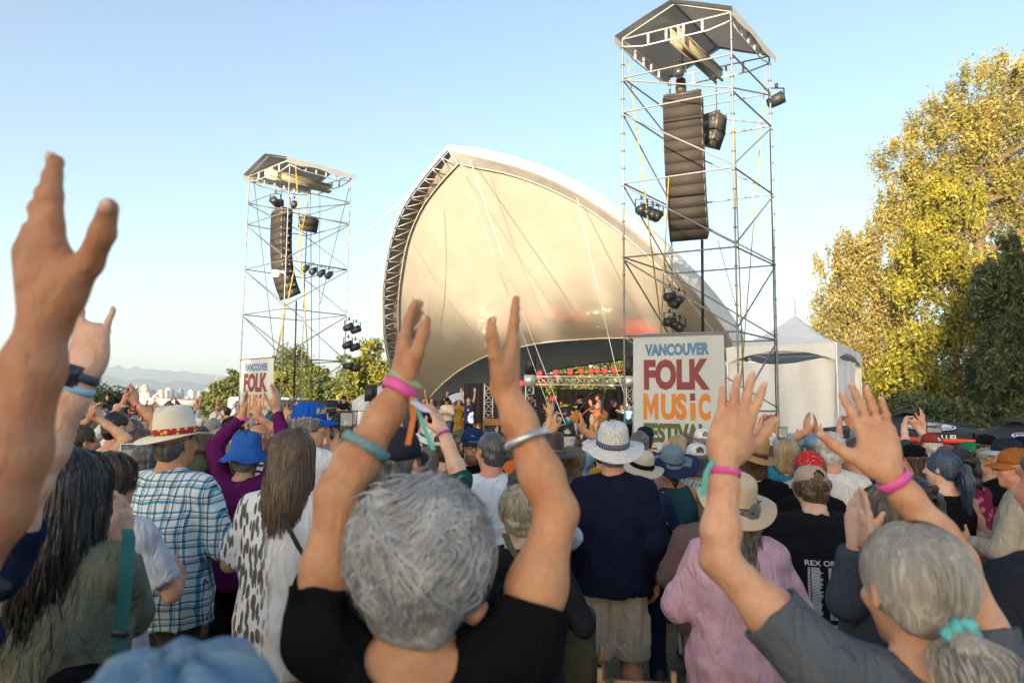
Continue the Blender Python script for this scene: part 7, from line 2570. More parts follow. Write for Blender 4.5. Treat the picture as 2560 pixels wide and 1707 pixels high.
wh = M_hair('hair_snow', (0.50, 0.49, 0.48), (0.75, 0.74, 0.73), scale=(60, 60, 12))
fig('white haired man in a white shirt at the right of the crowd', 2072, 4.5, 1078, 0.012, sex='m', build=1.25, h=0.0110, yaw=6, pose='clap', skin='ruddy', shirt=dict(mat=M_cloth('cloth_ivory', (0.66, 0.63, 0.57)), sleeve=1.2, hem=0.74, loose=0.7, ease=.02), legs=dict(mat=cl('khaki')),
    hair=dict(style='grey_short', mat=wh, strands=[(strands_curly(500, 31, 0.008, 0.045, 0.005), 0.005)]), seed=20)
RB = spots('bandana_red', (0.42, 0.015, 0.022), (0.60, 0.52, 0.52), 75, 0.17)
r25, b25, H25 = fig('woman with a red paisley bandana over brown hair and a black jacket', 2022, 4.1, 1128, 0.012, sex='f', h=0.0110, pose='bent', skin='fair', shirt=dict(mat=cl('black'), sleeve=1.9, hem=0.78), legs=dict(mat=cl('denim')), hair=dict(style='long', L=0.28, mat=hr('brown')))
s = SDF(); s.ell((0, -0.018, 0.040), (0.094, 0.112, 0.096), None, 0.01); s.cone((0, -0.10, 0.03), (0, -0.125, -0.06), 0.05, 0.008, 0.04); s.plane((0, 0.02, 0.045), (0, 0.75, -0.72)); s.wave(0.003, 60, 5, 1)
child_head('bandana', sdf_mesh('bandana', s, 0.008), RB, r25, head_T((0, 0, 0)))
kb = M_hair('hair_kid', (0.10, 0.060, 0.032), (0.27, 0.18, 0.105), scale=(50, 50, 14))
r9, b9, H9 = fig('teenager in a black hoodie with white printed lists and a backward tan cap', 2034, 3.55, 1157, 0.022, sex='m', build=1.02, h=0.0100, yaw=-8, head=(14, -12, 0), pose='bent', skin='pale',
    shirt=dict(mat=M_cloth('cloth_hoodie', (0.011, 0.012, 0.015)), sleeve=1.93, hem=0.76, hood=True, loose=0.85, ease=0.026), legs=dict(mat=M_cloth('cloth_earth', (0.105, 0.080, 0.058))),
    hair=dict(style='boyish', mat=kb, strands=[(strands_curly(420, 33, 0.010, 0.065, 0.010, 0.1), 0.009)]), hat=dict(kind='cap', mat=M_cloth('cloth_capbeige', (0.36, 0.285, 0.215), fold=0.15), tilt=(6, 0, 0)), seed=22)
ho = [c for c in r9.children if c.name.startswith('shirt')][0]
WP = M_plain('print_white_hoodie', (0.62, 0.64, 0.68), 0.8, bmp=0)
text_on('lettering', 'REX ORA.', project_fn(ho, -0.105, 0.085, 1.195, 1.222, 0.007), WP, ho, 0.01)
text_on('lettering', 'THE ALE', project_fn(ho, -0.105, 0.075, 0.812, 0.838, 0.007), WP, ho, 0.01)
rt = random.Random(4)
m = MB()
fnp = project_fn(ho, 0, 1, 0, 1, 0.006)
for c_, (xa, wds) in enumerate(((-0.092, (0.012, 0.052)), (0.008, (0.016, 0.030, 0.022)), (0.105, (0.036, 0.028)))):
    for i in range(44):
        if 35 <= i <= 37: continue
        z = 1.18 - i * 0.0076
        x = xa
        for k_, wd in enumerate(wds[:2 if not (8 < i < 13 or 20 < i < 30) else 3]):
            w_ = wd * rt.uniform(0.75, 1.1)
            q = fnp([(x, z), (x + w_, z), (x + w_, z + 0.0048), (x, z + 0.0048)])
            m.add(q, [(0, 1, 2, 3)])
            x += w_ + 0.005
m.build('printed_list', WP, ho)['kind'] = 'stuff'
wav = M_hair('hair_wavybronde', (0.085, 0.060, 0.042), (0.30, 0.225, 0.15), scale=(60, 60, 12))
La = dict(e=W(2118, 1500, 2.2), w=W(2140, 1352, 2.15), f=(0.02, 0.02, 1), n=(1, 0.35, 0), c=0.12, spread=0.1)
fig('woman with wavy brown blond hair in a dark fleece jacket clapping near the ponytail', 2222, 2.3, 1212, 0.014, sex='f', build=1.05, h=0.0080, yaw=4, L=La, R=dict(w=W(2168, 1352, 2.1), f=(0, 0, 1), n=(-1, 0.3, 0), c=0.1, p=(1, -.2, -1)), skin='pale',
    shirt=dict(mat=M_cloth('cloth_fleece', (0.050, 0.060, 0.082)), sleeve=1.9, hem=0.76, loose=0.6, ease=0.024), legs=dict(mat=cl('navy')), hair=dict(style='long', L=0.26, mat=wav, mat2=wav, strands=[(strands_long(700, 0.27, 25, 0.016, 0.8, 0.012), 0.008)]), seed=24)

# right hand group
blu = M_hair('hair_blue', (0.030, 0.050, 0.10), (0.09, 0.21, 0.30), scale=(80, 80, 6), rough=0.35)
Pc, Pt = strands_pony(900, 6, (0, -0.115, 0.015), 0.42)
fig('young woman with a long blue dyed ponytail looking left', 2358, 4.4, 1126, 0.01, sex='f', h=0.0110, head=(38, 0, 0), pose='bent', skin='pale', shirt=dict(mat=cl('black'), tank=True, hem=0.8, neck=0.10, neck_y=-.03), legs=dict(mat=cl('black')), hair=dict(style='ponytail', L=0.42, mat=blu, strands=[(Pc, .005), (Pt, .006)]))
fig('person with long brown hair under a black cap in a striped top', 2282, 5.3, 1108, 0.022, sex='f', h=0.0135, head=(48, 0, 0), pose='bent', skin='fair', shirt=dict(mat=stripes('stripes_bw', (0.55, 0.52, 0.48), (0.02, 0.02, 0.022), 0.022), sleeve=1.5, hem=0.8), legs=dict(mat=cl('black')), hair=dict(style='long', L=0.26, mat=hr('brown')), hat=dict(kind='cap', mat=cl('black')))
PAIS = spots('paisley_magenta', (0.16, 0.012, 0.045), (0.45, 0.12, 0.20), 16, 0.30)
fig('woman with big dark curls in a magenta patterned dress', 2402, 4.9, 1117, 0.02, sex='f', build=1.05, h=0.0125, pose='bent', skin='tan', shirt=dict(mat=PAIS, sleeve=1.3, hem=0.72, loose=0.6), legs=dict(mat=PAIS, skirt=True, hem=0.3), hair=dict(style='curlylong', L=0.30, mat=hr('black')))
fig('person in a green and white cap and purple hoodie', 2422, 6.0, 1102, 0.022, sex='m', h=0.0135, head=(18, 0, 0), pose='bent', skin='fair', shirt=dict(mat=M_cloth('cloth_grape', (0.085, 0.060, 0.14)), sleeve=1.9, hem=0.78, hood=True), legs=dict(mat=cl('denim')), hair=dict(style='short', mat=hr('black')), hat=dict(kind='cap', mat=M_cloth('cloth_kelly', (0.012, 0.17, 0.055)), visor=M_cloth('cloth_kelly', (0.012, 0.17, 0.055))))
TIE = dye('tie_dye', [(0.15, (0.02, 0.12, 0.30)), (0.35, (0.02, 0.30, 0.36)), (0.55, (0.09, 0.34, 0.14)), (0.75, (0.42, 0.42, 0.12)), (0.9, (0.45, 0.20, 0.12))], 7)
fig('bearded man in a khaki cap and rainbow tie dye shirt clapping', 2466, 5.6, 1116, 0.022, sex='m', build=1.2, h=0.0125, yaw=50, head=(20, 0, 0), pose='clap', skin='ruddy', face=True, shirt=dict(mat=TIE, sleeve=0.9, hem=0.76, loose=0.7), legs=dict(mat=cl('charcoal')), hair=dict(style='short', mat=hr('grey')), beard=hr('grey'),
    glasses=M_plain('glasses_dark', (0.015, 0.015, 0.015), 0.3, bmp=0), hat=dict(kind='cap', mat=M_cloth('cloth_capkhaki', (0.22, 0.19, 0.13))))
fig('grey bearded man in a dark blue cap with a pale visor and a black T-shirt', 2516, 5.0, 1092, 0.022, sex='m', build=1.2, h=0.0125, yaw=58, head=(12, 0, 0), pose='clap', skin='fair', face=True, shirt=dict(mat=cl('black'), sleeve=0.9, hem=0.76), legs=dict(mat=cl('denim')), hair=dict(style='short', mat=hr('grey')), beard=hr('grey'),
    hat=dict(kind='cap', mat=M_cloth('cloth_capdark', (0.018, 0.024, 0.045)), visor=M_cloth('cloth_paleblue2', (0.30, 0.36, 0.45))))
fig('man in a rust orange cap and beige shirt with crossed hands at the right edge', 2540, 4.1, 1116, 0.022, sex='m', build=1.2, h=0.0110, yaw=48, head=(18, 0, 0), pose='front', skin='ruddy', face=True, shirt=dict(mat=M_cloth('cloth_stone', (0.36, 0.32, 0.255)), sleeve=1.9, hem=0.76, loose=0.6, collar=True), legs=dict(mat=cl('khaki')), hair=dict(style='balding', mat=hr('white')),
    glasses=M_plain('glasses_dark', (0.015, 0.015, 0.015), 0.3, bmp=0), hat=dict(kind='cap', mat=M_cloth('cloth_rust', (0.32, 0.105, 0.025))))
fig('man in a brick red cap holding a phone overhead in front of the hoarding', 2328, 7.0, 1080, 0.022, sex='m', h=0.0145, pose='phonehigh', skin='pale', head=(20, 0, 0), shirt=dict(mat=cl('charcoal'), sleeve=1.2, hem=0.8), legs=dict(mat=cl('denim')), hair=dict(style='short', mat=hr('white')), hat=dict(kind='cap', mat=M_cloth('cloth_brick', (0.26, 0.035, 0.035))))
phone('phone held sideways above the brick red cap', W(2335, 1072, 7.3), 0.08, 0.16, land=True)
fig('person with dark wavy hair just behind the pink wristband arm', 2286, 3.0, 1192, 0.02, sex='f', h=0.0125, pose='bent', skin='fair', shirt=dict(mat=cl('charcoal'), sleeve=1.9, hem=0.8), legs=dict(mat=cl('denim')), hair=dict(style='curlylong', L=0.22, mat=hr('black')))
fig('person with smooth brown hair between the black cap and the green cap', 2364, 6.4, 1112, 0.01, sex='f', h=0.0145, pose='bent', skin='fair', shirt=dict(mat=cl('brown'), sleeve=1.9, hem=0.8), legs=dict(mat=cl('denim')), hair=dict(style='bob', mat=hr('light_brown')))
fig('dark haired person raising both palms in front of the hoarding', 2262, 7.6, 1096, 0.01, sex='m', h=0.0145, pose='up', skin='fair', shirt=dict(mat=spots('pattern_aqua', (0.16, 0.36, 0.40), (0.03, 0.05, 0.08), 40, 0.25), sleeve=1.4, hem=0.8), legs=dict(mat=cl('denim')), hair=dict(style='short', mat=hr('black')))
fig('man in a navy T-shirt with dark glasses right of the white haired man', 2140, 4.9, 1092, 0.01, sex='m', build=1.25, h=0.0125, head=(45, 0, 0), pose='phone', skin='ruddy', face=True, shirt=dict(mat=cl('navy'), sleeve=0.8, hem=0.76), legs=dict(mat=cl('denim')), hair=dict(style='short', mat=hr('brown')), glasses=M_plain('glasses_dark', (0.015, 0.015, 0.015), 0.3, bmp=0))
SWIRL = dye('swirl_blue', [(0.2, (0.01, 0.05, 0.12)), (0.4, (0.02, 0.17, 0.22)), (0.55, (0.05, 0.30, 0.22)), (0.7, (0.02, 0.10, 0.22)), (0.85, (0.03, 0.24, 0.30))], 16)
fig('blond person in a swirling blue green shirt holding up a black phone', 1965, 5.0, 1094, 0.01, sex='f', build=1.1, h=0.0125, pose='phonehigh', skin='fair', shirt=dict(mat=SWIRL, sleeve=0.6, hem=0.76, loose=0.6), legs=dict(mat=cl('denim')), hair=dict(style='bob', mat=hr('blond')))
phone('black phone held upright in front of the marquee', W(1957, 1092, 5.2), 0.072, 0.15)
fig('person in a faded blue cap clapping high in front of the marquee', 2035, 5.6, 1083, 0.022, sex='m', h=0.0125, L=dict(w=W(2018, 1080, 5.7), f=(0, 0, 1), n=(1, .3, 0), c=.1), R=dict(w=W(2040, 1085, 5.75), f=(0, 0, 1), n=(-1, .3, 0), c=.1), skin='tan', shirt=dict(mat=cl('sky_blue'), sleeve=1.5, hem=0.78), legs=dict(mat=cl('denim')), hair=dict(style='short', mat=hr('salt')), hat=dict(kind='cap', mat=M_cloth('cloth_faded', (0.13, 0.24, 0.36))))
fig('woman in a pale cap and green print blouse right of the blue sun hat', 1742, 5.2, 1104, 0.022, sex='f', build=1.1, h=0.0125, pose='bent', skin='fair', shirt=dict(mat=spots('print_green', (0.55, 0.60, 0.57), (0.05, 0.34, 0.22), 45, 0.33), sleeve=0.7, hem=0.78, neck=0.10, neck_y=-.03), legs=dict(mat=cl('white')), hair=dict(style='bob', mat=hr('salt')), hat=dict(kind='cap', mat=M_cloth('cloth_capwhite', (0.58, 0.58, 0.58))))
fig('grey haired man in a pink shirt between the two straw hats', 1598, 6.0, 1076, 0.01, sex='m', build=1.1, h=0.0125, pose='bent', skin='ruddy', shirt=dict(mat=M_cloth('cloth_dustypink', (0.36, 0.16, 0.17)), sleeve=1.9, hem=0.78), legs=dict(mat=cl('khaki')), hair=dict(style='grey_short', mat=hr('salt')))
fig('person in a dark cap with a red button behind the grey haired man', 1612, 6.9, 1064, 0.022, sex='m', h=0.0145, pose='bent', skin='fair', shirt=dict(mat=cl('charcoal'), sleeve=1.9, hem=0.8), legs=dict(mat=cl('denim')), hair=dict(style='short', mat=hr('black')), hat=dict(kind='cap', mat=M_cloth('cloth_capnight', (0.012, 0.015, 0.030)), snap=False))
fig('man in a brown mesh cap and denim shirt with both hands up before the stage', 1416, 6.2, 1060, 0.022, sex='m', build=1.1, h=0.0125, L=dict(w=W(1385, 1075, 6.1), f=(0, 0, 1), n=(1, .5, 0), c=.15), R=dict(w=W(1455, 1075, 6.3), f=(0, 0, 1), n=(-1, .5, 0), c=.15), skin='tan', shirt=dict(mat=M_cloth('cloth_chambray', (0.14, 0.27, 0.42)), sleeve=1.5, hem=0.78), legs=dict(mat=cl('khaki')),
    hair=dict(style='grey_short', mat=hr('white')), hat=dict(kind='cap', mat=M_cloth('cloth_capbrown', (0.055, 0.035, 0.035))))
fig('blond ponytail woman in a white top left of the white caps', 1695, 6.4, 1083, 0.01, sex='f', h=0.0145, pose='clap', skin='fair', shirt=dict(mat=cl('white'), sleeve=0.7, hem=0.8), legs=dict(mat=cl('khaki')), hair=dict(style='ponytail', L=0.2, mat=hr('blond')))
fig('man in a bright white cap with a blue sleeve in front of the banner', 1757, 6.7, 1069, 0.022, sex='m', h=0.0145, pose='clap', skin='fair', shirt=dict(mat=cl('blue'), sleeve=1.8, hem=0.8), legs=dict(mat=cl('khaki')), hair=dict(style='short', mat=hr('grey')), hat=dict(kind='cap', mat=M_cloth('cloth_capbright', (0.70, 0.70, 0.70))))

# left hand group
Pc, _ = strands_pony(600, 8, (0, -0.08, 0.07), tail=False)
r_b, _, _ = fig('woman with a messy brown bun and bare arms clasping her hands overhead', 200, 4.7, 1052, 0.035, sex='f', h=0.0110, yaw=-8, head=(-28, 0, 0), L=dict(w=W(222, 1052, 4.8), f=(0.35, 0, 1), n=(1, .3, 0), c=.3), R=dict(w=W(250, 1050, 4.8), f=(-.5, 0, 1), n=(-1, .3, 0), c=.3), skin='fair', shirt=dict(mat=cl('black'), tank=True, hem=0.85, neck=0.11, neck_y=-.04),
    legs=dict(mat=cl('denim')), hair=dict(style='bun', mat=hr('brown'), strands=[(Pc, .006)]))
fig('dark haired man in a dark grey tank right of the bun woman', 292, 5.4, 1028, 0.01, sex='m', h=0.0125, head=(-38, 0, 0), pose='bent', skin='fair', shirt=dict(mat=M_cloth('cloth_slate2', (0.040, 0.046, 0.050)), tank=True, hem=0.8, neck=0.10), legs=dict(mat=cl('denim')), hair=dict(style='short', mat=hr('black')))
r_, bb, hh = fig('person with two bare arms raised and a red flag wristband at the left', 333, 6.2, 1046, 0.01, sex='m', h=0.0125, L=dict(w=W(312, 1005, 6.2), f=(0.1, 0, 1), n=(1, .4, 0), c=.15), R=dict(w=W(338, 1008, 6.2), f=(-.1, 0, 1), n=(-1, .4, 0), c=.15, p=(1, .1, -.9)), skin='ruddy', shirt=dict(mat=cl('white'), sleeve=0.5, hem=0.8), legs=dict(mat=cl('denim')), hair=dict(style='short', mat=hr('salt')))
wristband(r_, bb, hh, 0, W(339, 1018, 6.2), (0, 0, 1), 0.034, 0.05, spots('flag_band', (0.45, 0.02, 0.04), (0.6, 0.6, 0.65), 50, 0.3))
wristband(r_, bb, hh, 0, W(312, 1015, 6.2), (0, 0, 1), 0.034, 0.02, M_plain('pale_green_band', (0.40, 0.50, 0.30), 0.7))
fig('woman with long straight brown hair in a dusty pink top left of the fedora', 352, 4.9, 1075, 0.01, sex='f', h=0.0125, pose='bent', skin='fair', shirt=dict(mat=M_cloth('cloth_dustyrose', (0.20, 0.08, 0.09)), sleeve=1.5, hem=0.78), legs=dict(mat=cl('black')), hair=dict(style='straight', L=0.34, mat=lbr, strands=[(strands_long(350, 0.33, 43, 0.004, 0.5, 0.010), 0.009)]))
cg = M_hair('hair_streaked', (0.095, 0.078, 0.058), (0.42, 0.36, 0.26), scale=(40, 40, 16))
fig('woman with long streaked grey blond waves behind the raised arms at the left', 132, 3.4, 1098, 0.014, sex='f', h=0.0110, head=(-14, 0, 0), pose='bent', skin='fair', shirt=dict(mat=spots('navy_fleck', (0.020, 0.030, 0.060), (0.3, 0.32, 0.36), 70, 0.16), sleeve=1.9, hem=0.8), legs=dict(mat=cl('denim')), hair=dict(style='curlylong', L=0.34, mat=cg, mat2=cg, strands=[(strands_long(600, 0.33, 45, 0.018, 1.0, 0.016), 0.009)]))
fig('person with a short brown bob in a white embroidered blouse', 280, 2.9, 1132, 0.012, sex='f', h=0.0100, head=(-20, 0, 0), pose='bent', skin='fair', shirt=dict(mat=M_cloth('cloth_bluewhite2', (0.50, 0.53, 0.60)), sleeve=0.8, hem=0.78, loose=.6, ease=.022), legs=dict(mat=cl('denim')), hair=dict(style='bob', mat=hr('brown'), strands=[(strands_long(350, 0.05, 47, 0.004, .4, .008), 0.009)]))
rph, bph, hph = fig('person hidden by the fedora man holding a white phone sideways in both hands', 372, 4.0, 1100, 0.01, sex='m', h=0.0110, L=dict(w=W(292, 1142, 4.2), f=(0.7, 0.1, 0.8), n=(0.5, 0.8, -.2), c=.5), R=dict(w=W(402, 1148, 4.15), f=(-0.5, 0.1, 0.8), n=(-0.5, 0.8, -.2), c=.5), skin='tan', shirt=dict(mat=cl('olive'), sleeve=1.5, hem=0.8), legs=dict(mat=cl('denim')), hair=dict(style='short', mat=hr('salt')))
phone('white phone held sideways filming the stage left of the fedora', W(342, 1127, 4.12), 0.085, 0.20, land=True, case=M_plain('phone_white', (0.7, 0.7, 0.7), 0.4, bmp=0))
fig('woman in a felt tan sun hat and olive tank top behind the purple top', 553, 7.0, 1066, 0.04, sex='f', h=0.0135, pose='bent', skin='pale', shirt=dict(mat=cl('olive'), tank=True, hem=0.8, neck=.1), legs=dict(mat=cl('khaki')), hair=dict(style='curlpony', L=0.3, mat=hr('light_brown')), hat=dict(kind='wide', brim=0.065, crown=0.10, mat=M_plain('tan_felt', (0.40, 0.30, 0.19), 0.9)))
fig('person with dark wavy hair in a bright teal T-shirt behind the plaid shirt', 505, 5.6, 1068, 0.02, sex='f', build=1.1, h=0.0135, pose='bent', skin='tan', shirt=dict(mat=M_cloth('cloth_brightteal', (0.015, 0.17, 0.20)), sleeve=0.8, hem=0.78), legs=dict(mat=cl('denim')), hair=dict(style='curlylong', L=0.15, mat=hr('brown')))
fig('person in a brick orange cap and blue collared shirt far left of the fedora', 382, 7.4, 1026, 0.022, sex='m', h=0.0145, head=(-20, 0, 0), pose='bent', skin='ruddy', shirt=dict(mat=cl('blue'), sleeve=1.2, hem=0.8), legs=dict(mat=cl('khaki')), hair=dict(style='short', mat=hr('grey')), hat=dict(kind='cap', mat=M_cloth('cloth_brickorange', (0.36, 0.075, 0.035))))
fig('person in a bright blue cap raising a white sleeve at the far left', 194, 7.2, 1030, 0.022, sex='f', h=0.0145, pose='bent', R=dict(w=W(222, 1015, 7.2), f=(-.2, 0, 1), n=(-.3, .9, 0), c=.2), L='bent', skin='fair', shirt=dict(mat=cl('white'), sleeve=1.9, hem=0.8), legs=dict(mat=cl('denim')), hair=dict(style='bob', mat=hr('blond')), hat=dict(kind='cap', mat=M_cloth('cloth_capcyan', (0.05, 0.26, 0.45))))
fig('man in a navy cap with bare neck left of the left banner hands', 578, 8.0, 1042, 0.022, sex='m', h=0.0145, head=(-20, 0, 0), pose='bent', skin='pale', shirt=dict(mat=cl('grey'), sleeve=0.6, hem=0.8, neck=.1), legs=dict(mat=cl('khaki')), hair=dict(style='short', mat=hr('black')), hat=dict(kind='cap', mat=M_cloth('cloth_capmid', (0.014, 0.022, 0.048))))
fig('grey haired man in a light blue shirt behind the tan sun hat', 535, 8.8, 1044, 0.01, sex='m', h=0.0145, pose='clap', skin='fair', shirt=dict(mat=cl('sky_blue'), sleeve=1.5, hem=0.8), legs=dict(mat=cl('khaki')), hair=dict(style='short', mat=hr('grey')))
fig('person making a peace sign between the purple sleeves and the blue cap', 716, 6.0, 1075, 0.01, sex='m', h=0.0125, L='bent', R=dict(w=W(718, 1052, 6.0), f=(0.05, 0, 1), n=(0.1, 1, 0), c=[0.02, 0.02, 1.2, 1.2], spread=2.0, thumb=-0.2), skin='tan', shirt=dict(mat=stripes('stripes_dark', (0.5, 0.5, 0.5), (0.02, 0.02, 0.022), 0.05), sleeve=0.6, hem=0.8), legs=dict(mat=cl('denim')), hair=dict(style='short', mat=hr('black')))
fig('bald topped man in profile under the purple sleeve', 648, 6.6, 1058, 0.01, sex='m', h=0.0135, head=(-50, 0, 0), L='bent', R=dict(w=W(642, 1042, 6.4), f=(0.1, 0, 1), n=(0.1, 1, 0), c=[.02, .02, 1.1, 1.1], spread=2.0, thumb=-.2), skin='ruddy', shirt=dict(mat=cl('charcoal'), sleeve=0.7, hem=0.8), legs=dict(mat=cl('khaki')), hair=dict(style='balding', mat=hr('salt')))
# ------------------------------------------------------------------ performers on the stage


def on_stage(label, px, top, d, deck=DK, **kw):
    p = W(px, top, d)
    H = max(1.45, min(1.95, p[2] - deck))
    kw.setdefault('h', 0.014)
    return person(label, arr(p[0], d, deck), H, **kw), arr(p[0], d, deck), H


on_stage('curly red haired musician at the left of the singer on stage', 1288, 1003, 24.0, sex='f', yaw=-70, pose='front', skin='pale', shirt=dict(mat=cl('cream'), sleeve=0.6, hem=0.85), legs=dict(mat=cl('black')), hair=dict(style='curly', mat=hr('red')))
on_stage('singer with a black afro puff and a black and white jacket on stage', 1333, 985, 22.6, sex='f', yaw=75, pose='clap', skin='brown', shirt=dict(mat=spots('jacket_bw', (0.02, 0.02, 0.022), (0.6, 0.6, 0.58), 9, 0.28), sleeve=1.6, hem=0.7, loose=.5), legs=dict(mat=spots('skirt_bw', (0.015, 0.015, 0.016), (0.6, 0.6, 0.58), 8, 0.25), skirt=True, hem=0.3), hair=dict(style='bun', mat=hr('black')))
on_stage('tall bearded man in a slate blue shirt on stage', 1381, 988, 23.6, sex='m', build=1.15, yaw=70, pose='bent', skin='dark', beard=hr('salt'), shirt=dict(mat=M_cloth('cloth_steelblue', (0.055, 0.085, 0.14)), sleeve=0.9, hem=0.72, loose=.5), legs=dict(mat=cl('navy')), hair=dict(style='balding', mat=hr('salt')))
on_stage('drummer with reddish hair behind the drum kit', 1404, 1006, 27.0, sex='m', yaw=150, pose='front', skin='fair', shirt=dict(mat=cl('charcoal'), sleeve=0.6, hem=0.8), legs=dict(mat=cl('black')), hair=dict(style='short', mat=hr('red')))
on_stage('guitarist in black with a black cap and an orange strap', 1451, 990, 22.4, sex='m', build=1.1, yaw=80, pose='front', skin='ruddy', face=True, shirt=dict(mat=cl('black'), sleeve=0.85, hem=0.78), legs=dict(mat=cl('black')), hair=dict(style='short', mat=hr('salt')), hat=dict(kind='cap', mat=cl('black')))
g_, bg, hg = on_stage('bass player in a cream jacket behind the double bass', 1497, 985, 23.2, sex='m', yaw=75, posel='front', poser='clap', skin='fair', shirt=dict(mat=M_cloth('cloth_linen', (0.42, 0.36, 0.30)), sleeve=1.9, hem=0.76), legs=dict(mat=cl('charcoal')), hair=dict(style='short', mat=hr('brown')))
on_stage('woman with dark red hair, black top and long grey pleated skirt on stage', 1534, 1000, 22.2, sex='f', yaw=-85, pose='clap', skin='pale', shirt=dict(mat=cl('black'), sleeve=0.2, hem=0.98), legs=dict(mat=M_cloth('cloth_pleat', (0.33, 0.33, 0.36)), skirt=True, hem=0.15, flare=0.12), hair=dict(style='bob', mat=M_hair('hair_wine', (0.075, 0.012, 0.016), (0.20, 0.04, 0.04))))
on_stage('long brown haired woman in a denim jacket at the right edge of the stage', 1572, 1003, 23.0, sex='f', yaw=60, pose='clap', skin='fair', shirt=dict(mat=cl('denim'), sleeve=1.8, hem=0.8), legs=dict(mat=cl('black')), hair=dict(style='long', L=.35, mat=hr('brown')))
# the group at the left of the stage
on_stage('musician in a big black hat with long dark hair and cream shirt at stage left', 1118, 995, 22.6, sex='m', yaw=170, pose='front', skin='tan', shirt=dict(mat=cl('cream'), sleeve=1.6, hem=0.85), legs=dict(mat=cl('denim')), hair=dict(style='long', L=.40, mat=hr('black')), hat=dict(kind='wide', brim=.1, crown=.12, mat=cl('black')))
on_stage('person in a printed navy T-shirt with both arms straight up at stage left', 1172, 993, 22.8, sex='f', yaw=165, pose='up', skin='pale', face=True, shirt=dict(mat=spots('navy_print', (0.03, 0.03, 0.085), (0.5, 0.5, 0.55), 6.0, 0.22), sleeve=0.6, hem=0.72), legs=dict(mat=cl('navy')), hair=dict(style='short', mat=hr('black')))
on_stage('person in a mustard dress and dark glasses at stage left', 1148, 1004, 23.6, sex='f', yaw=175, pose='clap', skin='tan', shirt=dict(mat=cl('mustard'), sleeve=0.9, hem=0.7), legs=dict(mat=cl('mustard'), skirt=True, hem=.4), hair=dict(style='bob', mat=hr('grey')), glasses=M_plain('glasses_dark', (0.015, 0.015, 0.015), 0.3, bmp=0))
on_stage('white bearded man in a white cap with one fist raised at stage left', 1134, 1000, 24.6, sex='m', yaw=175, posel='clap', poser='up', skin='ruddy', beard=hr('white'), shirt=dict(mat=cl('grey'), sleeve=0.9, hem=0.8), legs=dict(mat=cl('charcoal')), hair=dict(style='short', mat=hr('white')), hat=dict(kind='cap', mat=cl('white')))
on_stage('man in a pale grey shirt and dark glasses at stage left', 1100, 1003, 24.0, sex='m', yaw=165, pose='clap', skin='dark', shirt=dict(mat=cl('khaki'), sleeve=0.9, hem=0.8), legs=dict(mat=cl('black')), hair=dict(style='short', mat=hr('black')))
on_stage('bald person in dark glasses clapping at the left end of the stage', 1060, 1006, 23.4, sex='m', yaw=170, pose='clap', skin='tan', shirt=dict(mat=cl('black'), sleeve=0.9, hem=0.8), legs=dict(mat=cl('black')), hair=dict(style='balding', mat=hr('salt')), glasses=M_plain('glasses_dark', (0.015, 0.015, 0.015), 0.3, bmp=0))
on_stage('photographer lifting a black camera to the face at the left end of the stage', 1040, 1000, 24.2, sex='m', yaw=-60, pose='clap', skin='fair', shirt=dict(mat=cl('charcoal'), sleeve=1.5, hem=0.8), legs=dict(mat=cl('black')), hair=dict(style='short', mat=hr('brown')), hat=dict(kind='cap', mat=cl('grey')))
on_stage('person raising one orange lit hand behind the camera at stage left', 1080, 995, 25.2, sex='f', yaw=170, posel='clap', poser='up', skin='fair', shirt=dict(mat=cl('maroon'), sleeve=0.6, hem=0.8), legs=dict(mat=cl('black')), hair=dict(style='short', mat=hr('brown')))
on_stage('stagehand in black with a cap standing by the barrier under the left tower', 860, 990, 28.6, deck=0.35, sex='m', yaw=150, pose='front', skin='fair', shirt=dict(mat=cl('black'), sleeve=0.8, hem=0.78), legs=dict(mat=cl('black')), hair=dict(style='short', mat=hr('black')), hat=dict(kind='cap', mat=cl('black')))
on_stage('camera operator in yellow and black beside the speaker stand', 946, 1000, 26.5, deck=0.35, sex='m', yaw=-80, pose='phone', skin='fair', shirt=dict(mat=cl('mustard'), sleeve=0.8, hem=0.78), legs=dict(mat=cl('black')), hair=dict(style='short', mat=hr('brown')))

# double bass
WOODB = M_plain('varnished_wood', (0.40, 0.17, 0.035), 0.3, var=0.25, scale=5, bmp=0)
bs = empty('double_bass', bg + arr(-0.16, -0.35, 0), R_(-12), 'golden double bass held upright by the player in the cream jacket', 'double bass')
bs.rotation_euler = (R_(-4), R_(10), R_(-12))
MB().lathe([(0.01, .20), (.24, .22), (.335, .38), (.30, .56), (.205, .72), (.21, .80), (.255, .95), (.225, 1.10), (.06, 1.20), (.01, 1.21)], 30, mod=lambda t, r_, z: (r_ * math.copysign(abs(math.cos(t)) ** .75, math.cos(t)), r_ * .42 * math.copysign(abs(math.sin(t)) ** .6, math.sin(t)), z)).build('body', WOODB, bs, smooth=True)
MB().beam((0, -.11, 1.12), (0, -.05, 1.80), .055, .05).build('neck', M_plain('ebony', (0.03, 0.02, 0.018), 0.4, bmp=0), bs)
MB().tube([(0, -.05, 1.78), (0, -.06, 1.90), (0, 0.0, 1.97), (0, .05, 1.92), (0, .02, 1.88)], [.035, .032, .030, .026, .018], 8).build('scroll', WOODB, bs, smooth=True)
m = MB()
for k in (-.018, -.006, .006, .018): m.tube([(k, -.175, .50), (k, -.10, 1.80)], 0.0025, 4)
m.build('strings', STEEL, bs)['kind'] = 'stuff'
MB().beam((-.06, -.15, .62), (.06, -.15, .62), .02, .10).build('bridge', WOODB, bs)
MB().tube([(0, 0, 0), (0, 0, .22)], .008, 6).build('endpin', STEEL, bs)
